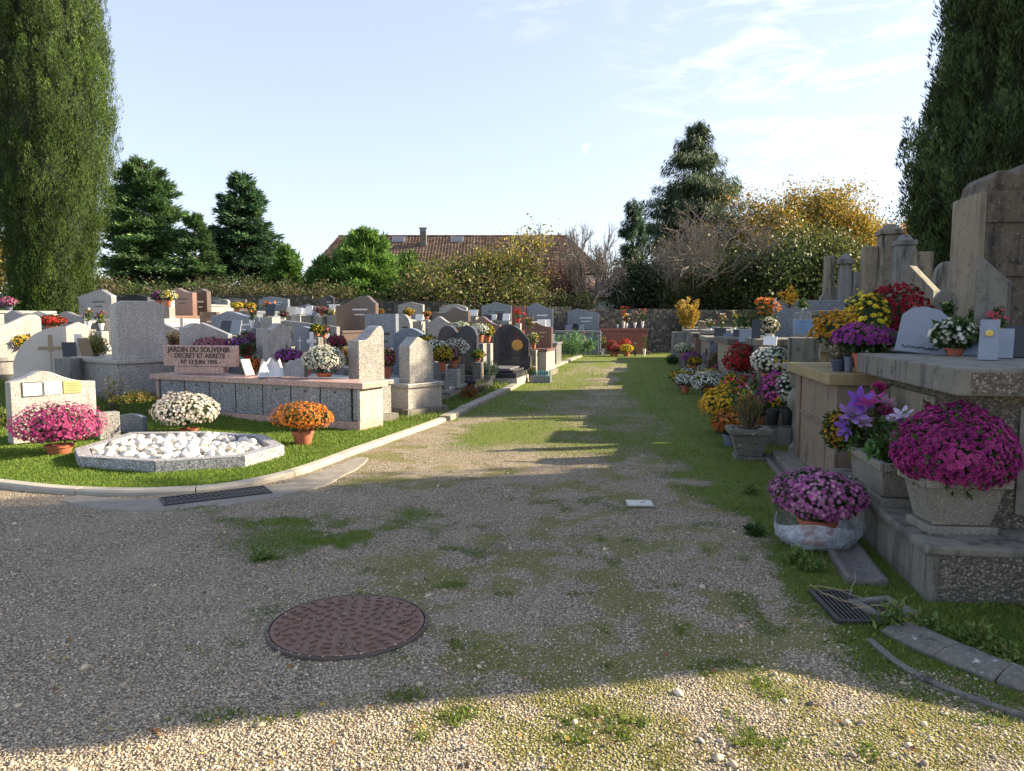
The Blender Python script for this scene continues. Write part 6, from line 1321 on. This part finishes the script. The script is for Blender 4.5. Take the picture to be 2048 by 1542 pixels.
def decid(label, u, Y, vT, Wpx, cols, leaves, ls=.12, seed=1, sig=.35, bark='bark', lv=4, nb=4, r0=.16, up=.6, name='broadleaf_tree', spread=1.0, first=.28, squash=1.0, cat='tree'):
    r = np.random.default_rng(seed); b = treebase(u, Y); H = ztop(vT, Y) - b[2]; W = Wpx / 2 / F * Y
    segs, tips = branches(r, b, H, spread, lv, nb, r0, up, first=first); segs, tips = scaleto(segs, tips, b, H * .97, W)
    t = empty(name, b); tag(t, label, cat); bv = Vector(b)
    tr = MB(); br = MB()
    for a, c, r0_, r1_, l in segs: (tr if l < 1 else br).tube(a - bv, c - bv, r0_, r1_, 6 if l < 2 else 3)
    tr.build('trunk', M[bark], t); br.build('branches', M[bark], t)
    if leaves:
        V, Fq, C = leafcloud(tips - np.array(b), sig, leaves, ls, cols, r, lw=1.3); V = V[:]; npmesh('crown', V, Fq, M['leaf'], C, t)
    return t
def conifer(label, u, Y, vT, Wpx, cols, n_br=150, K=110, seed=1, droop=.25, p=.75, ls=.34, z0f=.05, name='conifer_tree', flat=.35, top_up=.5, hang=0.0, lw=.5, irregular=.25, z=None):
    r = np.random.default_rng(seed); b = treebase(u, Y, z); H = ztop(vT, Y) - b[2]; W = Wpx / 2 / F * Y; t = empty(name, b); tag(t, label, 'tree')
    MB().tube((0, 0, -.2), (0, 0, H * .97), .022 * H + .05, .015, 8).build('trunk', M['bark'], t)
    h = z0f + (1 - z0f) * r.random(n_br) ** 1.15; az = r.uniform(0, 6.283, n_br); ln = W * (1.02 - h) ** p * r.uniform(1 - irregular * 1.6, 1 + irregular * .4, n_br) + .15; el = top_up * h - droop * (1 - h)
    root = np.stack([np.zeros(n_br), np.zeros(n_br), h * H * .96], 1); dr = np.stack([np.cos(az) * np.cos(el), np.sin(az) * np.cos(el), np.sin(el)], 1)
    mb = MB()
    for i in range(n_br): e = root[i] + dr[i] * ln[i]; mb.tube(root[i], e, .012 + .008 * ln[i], .006, 3)
    mb.build('branches', M['bark'], t)
    kk = np.repeat(np.arange(n_br), np.maximum(10, (K * 1.9 * ln / W * 1.3)).astype(int)); ls = ls * .66; n = len(kk); s = r.uniform(.12, 1.0, n) ** .75
    side = np.stack([-np.sin(az), np.cos(az), np.zeros(n_br)], 1)[kk]
    wd = (1 - s * .65) * ln[kk] * flat
    pp = root[kk] + dr[kk] * (ln[kk] * s)[:, None] + side * (r.uniform(-1, 1, n) * wd)[:, None] + np.stack([r.normal(0, .05, n), r.normal(0, .05, n), -hang * r.random(n) * .6 + r.normal(0, .08, n) - .12 * s * s * ln[kk]], 1)
    ld = nrm(dr[kk] + side * r.normal(0, .6, n)[:, None] + r.normal(0, .35, (n, 3)) + np.array([0, 0, -hang * 2])); ax, ay, az_ = frames(ld, r.uniform(0, 6.28, n))
    tone = r.normal(0, .26, n_br)[kk]; c = 1.3 * np.array(cols)[(r.random(n) * len(cols)).astype(int)] * (1 + tone[:, None] + r.normal(0, .15, (n, 1)) + (.25 * (s[:, None] > .85)))
    V, Fq, C = scatter(PRO['leaf'][0], PRO['leaf'][1], pp, (ax, az_, ay), ls * r.uniform(.6, 1.3, n), np.clip(c, 0, 1), PRO['leaf'][2], np.tile(np.array([[lw, 1, 1]]), (n, 1)))
    npmesh('crown', V, Fq, M['leaf'], np.clip(C, 0, 1), t); return t
def cypress(label, x, y, H, Rf, cols, n_pl=1300, K=70, seed=1, ls=.13, lean=.2, core=(.018, .03, .012), pl=(.5, 1.5), ragged=.12, z=None, wsc=.36, tv=.17, fat=1.0, ck=.84, al=.22, dep=(.86, .95, 1.0)):
    r = np.random.default_rng(seed); z = zgf(x, y) if z is None else z; t = empty('cypress_tree', (x, y, z)); tag(t, label, 'tree')
    MB().tube((0, 0, -.2), (0, 0, H * .6), .22, .08, 10).build('trunk', M['bark'], t)
    th = r.uniform(0, 6.283, n_pl); h = r.uniform(-.02, .985, n_pl); 
    ridge = fbm(th * 6.4, h * H * .16 + 3, 1.0, 3, seed); wob = 1 + ragged * (ridge - .5) * 3.4 + ragged * .5 * r.normal(0, 1, n_pl)
    Rr = np.array([Rf(q) for q in np.clip(h, 0, 1)]) * wob * r.choice(dep, n_pl)
    base = np.stack([Rr * np.cos(th), Rr * np.sin(th), h * H], 1); rad = np.stack([np.cos(th), np.sin(th), np.zeros(n_pl)], 1)
    axd = nrm(np.array([[0, 0, 1.]]) + rad * (lean * r.uniform(-.4, 1, n_pl))[:, None] + r.normal(0, .08, (n_pl, 3)))
    pln = r.uniform(*pl, n_pl) * np.clip(1.15 - h * .5, .5, 1.2); tone = np.clip((1 + r.normal(0, tv, n_pl)) * (.55 + .9 * ridge), .3, 2.2)
    n = n_pl * K; k = np.repeat(np.arange(n_pl), K); tt = r.random(n) ** .9; ph = r.uniform(0, 6.283, n); pr_ = fat * (.10 + .05 * r.random(n)) * np.minimum(1, .45 + 2.6 * tt) * (1 - tt) ** .62 * 1.15 * pln[k] ** .5
    a, b_, d = frames(axd[k]); off = a * np.cos(ph)[:, None] + b_ * np.sin(ph)[:, None]
    pp = base[k] - rad[k] * .05 + axd[k] * (tt * pln[k])[:, None] + off * pr_[:, None]
    ld = nrm(axd[k] * 1.0 + off * .6 * (al / .22) + r.normal(0, al, (n, 3))); fx, fy, fz = frames(ld, r.uniform(0, 6.28, n))
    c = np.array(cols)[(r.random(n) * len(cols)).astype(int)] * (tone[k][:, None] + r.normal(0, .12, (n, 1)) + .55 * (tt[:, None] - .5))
    V, Fq, C = scatter(PRO['leaf'][0], PRO['leaf'][1], pp, (fx, fz, fy), ls * r.uniform(.6, 1.3, n), np.clip(c, 0, 1), PRO['leaf'][2], np.tile(np.array([[wsc, 1, 1]]), (n, 1)))
    cr = npmesh('crown', V, Fq, M['leaf'], np.clip(C, 0, 1), t)
    mb = MB(); m_ = 24; prf = [(max(.05, Rf(q) * ck), q * H + (.15 if q == 0 else 0)) for q in np.linspace(0, .97, 26)]; mb.lathe(prf, m_); o = mb.build('dark_core', M['solidcore'], cr, smooth=True); return t  # solid dark core, added to block light through the crown
M['solidcore'] = plain('dark cypress core', core_c := (.02, .032, .012), .95, .5, 14, bmp=1.0)
# left cypress
YL = 24.0; xl = (112 - CX) / F * YL
def RL(q): return float(np.interp(q, [0, .08, .15, .24, .32, .42, .5, .65, .8, .9, 1], [1.0, 1.12, 1.28, 1.62, 1.80, 1.90, 1.86, 1.70, 1.45, 1.0, .05]))
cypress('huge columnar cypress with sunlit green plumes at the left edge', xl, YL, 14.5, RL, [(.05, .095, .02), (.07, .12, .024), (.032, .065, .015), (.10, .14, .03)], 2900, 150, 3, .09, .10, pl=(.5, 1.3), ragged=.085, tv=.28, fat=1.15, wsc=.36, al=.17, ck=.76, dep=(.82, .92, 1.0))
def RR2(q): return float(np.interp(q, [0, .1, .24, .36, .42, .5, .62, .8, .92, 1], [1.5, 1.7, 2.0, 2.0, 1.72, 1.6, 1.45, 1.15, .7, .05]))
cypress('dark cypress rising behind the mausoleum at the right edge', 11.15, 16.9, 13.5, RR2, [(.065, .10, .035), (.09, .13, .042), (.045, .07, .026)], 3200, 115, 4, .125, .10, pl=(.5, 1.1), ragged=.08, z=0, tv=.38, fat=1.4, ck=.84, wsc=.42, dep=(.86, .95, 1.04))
cypress('dark cypress outside the view that shades the gravel', 12.2, 8.25, 12.5, lambda q: RR2(q) * 1.12, [(.03, .05, .02)], 700, 40, 5, .2, .3, pl=(.5, 1.4), ragged=.12, z=0)
sb = (.03, .06, .03); 
conifer('broad dark green cedar just right of the big cypress', 300, 44, 318, 270, [(.035, .075, .028), (.05, .10, .035), (.07, .12, .04)], 230, 190, 11, .05, .62, .5, .02, flat=.5, top_up=.7)
conifer('small cedar shoulder between the two larger cedars', 398, 43, 425, 120, [(.04, .08, .03), (.06, .11, .035)], 130, 130, 12, .05, .7, .42, .02, flat=.5, top_up=.7)
conifer('blue green conical cedar with pointed tip', 492, 47, 345, 225, [(.022, .055, .03), (.04, .085, .04), (.06, .11, .045)], 210, 180, 13, .05, .72, .5, .03, flat=.45, top_up=.6)
conifer('bright green feathery thuja left of the tiled roof', 578, 42, 500, 110, [(.05, .11, .025), (.08, .15, .03)], 130, 130, 14, -.2, .6, .4, .0, flat=.4, top_up=1.0)
conifer('bright green feathery thuja with thin leaders before the roof', 735, 41, 474, 220, [(.055, .12, .025), (.08, .16, .03), (.11, .19, .04)], 220, 170, 15, -.3, .55, .42, .0, flat=.45, top_up=1.2)
conifer('low green thuja between the two feathery ones', 652, 40, 528, 120, [(.05, .11, .025), (.08, .15, .03)], 130, 120, 16, -.3, .5, .4, .0, flat=.5, top_up=1.2)
conifer('green thuja under the chimney end of the roof', 820, 43, 512, 130, [(.06, .12, .025), (.09, .16, .03)], 130, 120, 17, -.3, .55, .4, .0, flat=.5, top_up=1.1)
conifer('tall sparse spruce with drooping twigs above the bare trees', 1380, 50, 228, 340, [(.04, .065, .03), (.055, .085, .04), (.03, .05, .025)], 400, 280, 18, .02, .66, .46, .0, name='spruce_tree', flat=.32, top_up=.35, hang=.9, lw=.34, irregular=.4)
conifer('narrow dark pointed spruce in front of the bare trees', 1262, 44, 386, 82, [(.022, .05, .025), (.035, .07, .035)], 150, 110, 19, .25, .42, .36, .0, name='spruce_tree', flat=.4, hang=.6, lw=.35)
olv = [(.12, .15, .03), (.09, .125, .025), (.18, .18, .035), (.14, .12, .045), (.06, .10, .03)]
decid('olive leaved shrub tree with first yellow leaves before the roof', 890, 39, 526, 210, olv, 17000, .13, 21, .42, first=.12, lv=4, nb=4, up=.3)
decid('yellowing shrub tree in front of the roof centre', 1020, 39, 512, 200, olv + [(.45, .30, .03)], 16000, .13, 22, .4, first=.12, lv=4, nb=4, up=.3)
decid('upright sparse tree with yellow tips over the roof', 1062, 42, 440, 130, [(.45, .32, .03), (.3, .26, .04), (.14, .17, .04)], 900, .17, 23, .3, first=.3, up=1.2, bark='barkg')
decid('leafy brown green bush at the foot of the roof', 960, 37.5, 545, 260, olv + [(.16, .10, .06)], 14000, .15, 24, .42, first=.1, lv=4, nb=4, up=.1, name='bush', cat='bush')
decid('reddish twiggy bush left of the bare grey tree', 1140, 41, 520, 110, [(.16, .07, .06), (.12, .06, .05), (.2, .1, .07)], 2600, .13, 25, .35, first=.15, up=.6, name='bush', cat='bush')
decid('bare grey tree with spreading limbs before the white house wall', 1178, 40, 432, 150, [(.2, .1, .08)], 60, .12, 26, .3, bark='barkg', lv=5, nb=4, r0=.17, up=.6, first=.22)
decid('wide bare tree with pale arching shoots before the spruce', 1430, 41, 392, 330, [(.2, .15, .06)], 500, .12, 27, .4, bark='barkg', lv=5, nb=4, r0=.16, up=.9, first=.16, spread=1.15)
decid('second bare tree with pale shoots right of the first', 1370, 40.6, 430, 220, [(.2, .15, .06)], 200, .12, 47, .4, bark='barkg', lv=5, nb=4, r0=.13, up=1.0, first=.16, spread=1.1)
yl = [(.42, .26, .035), (.28, .22, .04), (.16, .17, .04), (.48, .27, .04), (.10, .12, .03)]
decid('large tree turning yellow and brown right of the spruce', 1525, 50, 372, 290, yl, 24000, .17, 28, .34, first=.14, lv=4, nb=5, up=.4)
decid('golden crowned tree, highest of the yellow ones', 1625, 52, 366, 230, [(.5, .33, .04), (.36, .27, .045), (.2, .2, .04)], 22000, .17, 29, .32, first=.14, lv=4, nb=5, up=.4)
decid('golden tree sloping down towards the old steles', 1700, 50, 415, 170, [(.5, .30, .04), (.38, .25, .045), (.2, .17, .04)], 14000, .2, 30, .45, first=.12, lv=4, nb=5, up=.3)
decid('orange leaved small tree behind the tallest monument', 1792, 44, 446, 120, [(.5, .22, .04), (.42, .26, .04), (.3, .14, .04)], 7000, .18, 31, .4, first=.2, up=.4)
decid('dark green round pine top beside the cypress', 1765, 62, 418, 130, [(.05, .075, .03), (.07, .09, .035)], 12000, .22, 32, .45, first=.5, up=.3, spread=1.2)
decid('dark evergreen thicket filling the right behind the vaults', 1500, 43, 500, 330, [(.03, .055, .018), (.05, .08, .022), (.07, .09, .025)], 24000, .2, 33, .6, first=.08, lv=4, nb=5, up=.1, name='evergreen_thicket', cat='thicket')
decid('dark evergreen bush behind the thin old steles', 1640, 42, 470, 260, [(.05, .07, .02), (.08, .10, .025), (.15, .15, .035)], 20000, .2, 34, .55, first=.08, lv=4, nb=5, up=.1, name='evergreen_thicket', cat='thicket')
decid('deep green bush under the tall spruce', 1330, 42.5, 520, 190, [(.022, .045, .018), (.04, .065, .025)], 14000, .2, 35, .5, first=.08, lv=4, nb=5, up=.1, name='evergreen_thicket', cat='thicket')
decid('yellow brown foliage behind the left cypress', -10, 40, 470, 120, [(.3, .22, .05), (.18, .17, .04)], 7000, .18, 36, .5, first=.2, up=.3)
def hedge(label, pts, h, w, n, cols, ls, seed, sig=.25, name='hedge', core=None):
    r = np.random.default_rng(seed); cent = []
    for (ax, ay), (bx_, by_) in zip(pts[:-1], pts[1:]):
        m_ = int(math.hypot(bx_ - ax, by_ - ay) * 14)
        for _ in range(m_):
            f = r.random(); x = ax + (bx_ - ax) * f; y = ay + (by_ - ay) * f + r.uniform(-w, w) / 2; hh = h * (.75 + .5 * float(fbm(x * .7, y, 1, 3, seed))); cent.append((x, y, float(hill(x, y)) * .35 + hh * r.random() ** .6))
    V, Fq, C = leafcloud(np.array(cent), sig, n, ls, cols, r, up=.5, lw=.8); o = npmesh(name, V, Fq, M['leaf'], C); tag(o, label, 'hedge')
    return o
hedge('brown seeded heather hedge behind the left boundary', [(-22, 34.8), (-8, 36)], 2.35, 1.2, 28000, [(.12, .095, .05), (.07, .085, .03), (.14, .11, .065), (.045, .06, .02)], .13, 41)
hedge('dark green clipped hedge at the foot of the cedars', [(-30, 37), (-8, 38)], 2.6, 1.2, 20000, [(.04, .07, .02), (.07, .10, .025)], .15, 42)
hedge('dark leafy hedge behind the end of the path', [(-9, 37.3), (3, 38), (3.2, 38), (4.2, 39.3)], 2.7, 1.2, 24000, [(.05, .08, .022), (.09, .11, .03), (.13, .12, .04)], .15, 43)
hedge('ivy and dark brush above the right part of the wall', [(8, 39.6), (24, 42)], 3.4, 1.6, 30000, [(.03, .05, .018), (.05, .07, .022), (.1, .1, .03)], .17, 44)
hedge('distant tree line far behind the cemetery', [(-90, 110), (-20, 118), (60, 110), (110, 90)], 6.0, 6, 22000, [(.05, .075, .03), (.08, .09, .035)], .9, 45, sig=.9)
hedge('green ivy curtain hanging on the wall beside the golden shrub', [(8.2, 37.6), (8.9, 37.7)], 2.1, .3, 1800, [(.05, .1, .025), (.08, .14, .03), (.2, .17, .05)], .12, 46, sig=.12)
# house
YH = 56.0
hx0 = (672 - CX) / F * YH; hx1 = (1172 - CX) / F * (YH + 3); zr = ztop(474, YH + 5); t = empty('house', (0, YH, 0)); tag(t, 'long low house with a red brown tiled roof, chimney and two skylights', 'house')
ze = zr - 3.3; xr0, xr1 = (676 - CX) / F * (YH + 4), (1135 - CX) / F * (YH + 4) ; xe0, xe1 = (612 - CX) / F * YH, (1215 - CX) / F * YH
MB().box((xe0 + xe1) / 2 + .2, 5, ze / 2, (xe1 - xe0) - .6, 9.2, ze).build('wall', M['plaster'], t)
m, nt, b, L = newmat('roof tiles'); co = geopos(nt); cell = nt.nodes.new('ShaderNodeTexVoronoi'); cell.inputs['Scale'].default_value = 4.5; L.new(co, cell.inputs['Vector']); s_ = nt.nodes.new('ShaderNodeSeparateColor'); L.new(cell.outputs['Color'], s_.inputs[0])
c = ramp(nt, s_.outputs[0], [(0, (.08, .05, .038)), (.4, (.145, .082, .056)), (.7, (.20, .115, .075)), (1, (.28, .19, .13))]); c = mixc(nt, mth(nt, 'MULTIPLY', mth(nt, 'SUBTRACT', noise(nt, co, .8, 5), .5, True), 4, True), c, (.11, .08, .06)); L.new(c, b.inputs['Base Color']); b.inputs['Roughness'].default_value = .9
NX, NS, NR = 92, 6, 15; us = np.linspace(0, 1, NX * NS + 1); rows = []
V = []
for j in range(NR):
    for e in (0, 1):
        f = (j + e * .999) / NR; x0 = xe0 + (xr0 - xe0) * f; x1 = xe1 + (xr1 - xe1) * f; y = 0 + 5 * f; z = ze + (zr - ze) * f
        xx = x0 + (x1 - x0) * us; per = (xe1 - xe0) / NX; wv = np.abs(np.sin((xx - xe0) / per * math.pi)) ** .8
        V.append(np.stack([xx, np.full_like(xx, y), z + .075 * wv + (.05 if e == 0 else -.0)], 1))
V = np.vstack(V); m_ = len(us); jj = np.arange(NR * 2 - 1); i0 = (jj[:, None] * m_ + np.arange(m_ - 1)[None]).ravel()
roof = npmesh('roof', V, np.stack([i0, i0 + 1, i0 + m_ + 1, i0 + m_], 1), m, None, t)
MB().add([(xr0, 5, zr), (xr1, 5, zr), (xe1, 10, ze), (xe0, 10, ze), (xe0, 0, ze), (xe1, 0, ze)], [(0, 1, 2, 3), (0, 3, 4), (1, 5, 2)]).build('rear_roof', m, t)
mb = MB(); n = 60
for k in range(n): mb.tube((xr0 + (xr1 - xr0) * k / n, 5, zr + .05), (xr0 + (xr1 - xr0) * (k + .96) / n, 5, zr + .05), .13, .11, 8)
mb.build('ridge', m, t)
cz = ztop(470, YH + 4); cxh = (849 - CX) / F * (YH + 3.8); ch = MB().box(cxh, 3.8, zr - .45, .48, .5, 1.5).build('chimney', M['conc'], roof); MB().box(cxh, 3.8, zr + .40, .5, .52, .2).build('chimney_pot', M['slate'], ch); MB().box(cxh, 3.8, zr + .55, .62, .62, .06).build('chimney_cap', M['slate'], ch)
for u in (800, 916):
    xs_ = (u - CX) / F * (YH + 4.4); f = .88; yv = 5 * f; zv = ze + (zr - ze) * f; sl = math.atan2(zr - ze, 5)
    w_ = MB().box(0, 0, 0, 1.0, .85, .12).build('skylight', M['zinc'], roof, loc=(xs_, yv, zv + .12), rot=(sl, 0, 0)); MB().box(0, 0, .065, .82, .68, .02).build('pane', M['glass'], w_)
t = empty('white_house', (8.5, 60, 0)); tag(t, 'white rendered house wall glimpsed behind the bare grey tree', 'house'); MB().box(-1, 1, 1.8, 7, 5, 3.6).build('wall', M['plaster'], t); MB().add([(-5, -2, 3.6), (3, -2, 3.6), (3, 4, 3.6), (-5, 4, 3.6), (-4, 1, 4.8), (2, 1, 4.8)], [(0, 1, 5, 4), (2, 3, 4, 5), (3, 0, 4), (1, 2, 5), (3, 2, 1, 0)]).build('roof', m, t)
t.location = ((1195 - CX) / F * 52, 52, -.5)

# ------------------------------------------------------------------ rest every pot, vase and plaque on something solid
from mathutils.bvhtree import BVHTree
def kids(o):
    L_ = [o]
    for c in o.children: L_ += kids(c)
    return L_
bpy.context.view_layer.update()
soft = ('potted flowers', 'flower arrangement', 'memorial plaque', 'cross', 'vase', 'shrub', 'sculpture', 'wreath', 'weed', 'tree', 'hedge', 'thicket', 'bush', 'plastic bag', 'rod', 'pebble')
sv = []; sf = []
for o in list(col.objects):
    if o.parent or o.get('category') in soft or o.get('kind') == 'stuff' or o.name.startswith(('house', 'white_house')): continue
    for q in kids(o):
        if q.type != 'MESH' or q.name == 'ground': continue
        b0 = len(sv); mw = q.matrix_world; sv += [mw @ v.co for v in q.data.vertices]; sf += [tuple(b0 + i for i in pl_.vertices) for pl_ in q.data.polygons]
tree_ = BVHTree.FromPolygons(sv, sf)
blk_n = 0
for o in list(col.objects):
    if o.parent or o.get('category') not in ('potted flowers', 'flower arrangement', 'memorial plaque', 'cross', 'vase', 'shrub'): continue
    p_ = o.location.copy()
    if p_.y < 8.6 or any(w in o['label'] for w in ('trough', 'flared', 'golden leaved', 'bronze latin', 'groundcover')): continue
    hit = tree_.ray_cast(p_ + Vector((0, 0, .05)), Vector((0, 0, -1))); zs_ = zgf(p_.x, p_.y)
    if hit[0] is not None and hit[0].z > zs_: zs_ = hit[0].z
    gap = p_.z - zs_
    if abs(gap) < .04: continue
    if gap < .22 or o['category'] == 'shrub': o.location.z = zs_ - (.0 if o['category'] != 'shrub' else .01); continue
    w_ = .2
    for q in o.children:
        if q.name.startswith(('pot', 'vase')): w_ = max(w_, q.dimensions.x * 1.25)
    if o['category'] == 'memorial plaque': w_ = .34
    mt = ('conc', 'oldgrey', 'ash', 'grey')[blk_n % 4]; blk_n += 1
    b_ = MB().box(0, 0, (gap - .02) / 2 - .03, w_, w_, gap + .02).build('stone_block', M[mt], None, bev=.01, loc=(p_.x, p_.y, zs_), rot=(0, 0, -.3))
    words = o['label'].replace(',', '').split()[:11]
    tag(b_, '%s stone block under the %s' % ({'conc': 'weathered', 'oldgrey': 'old', 'ash': 'pale', 'grey': 'grey'}[mt], ' '.join(words)), 'stone block')
print('stone blocks', blk_n)
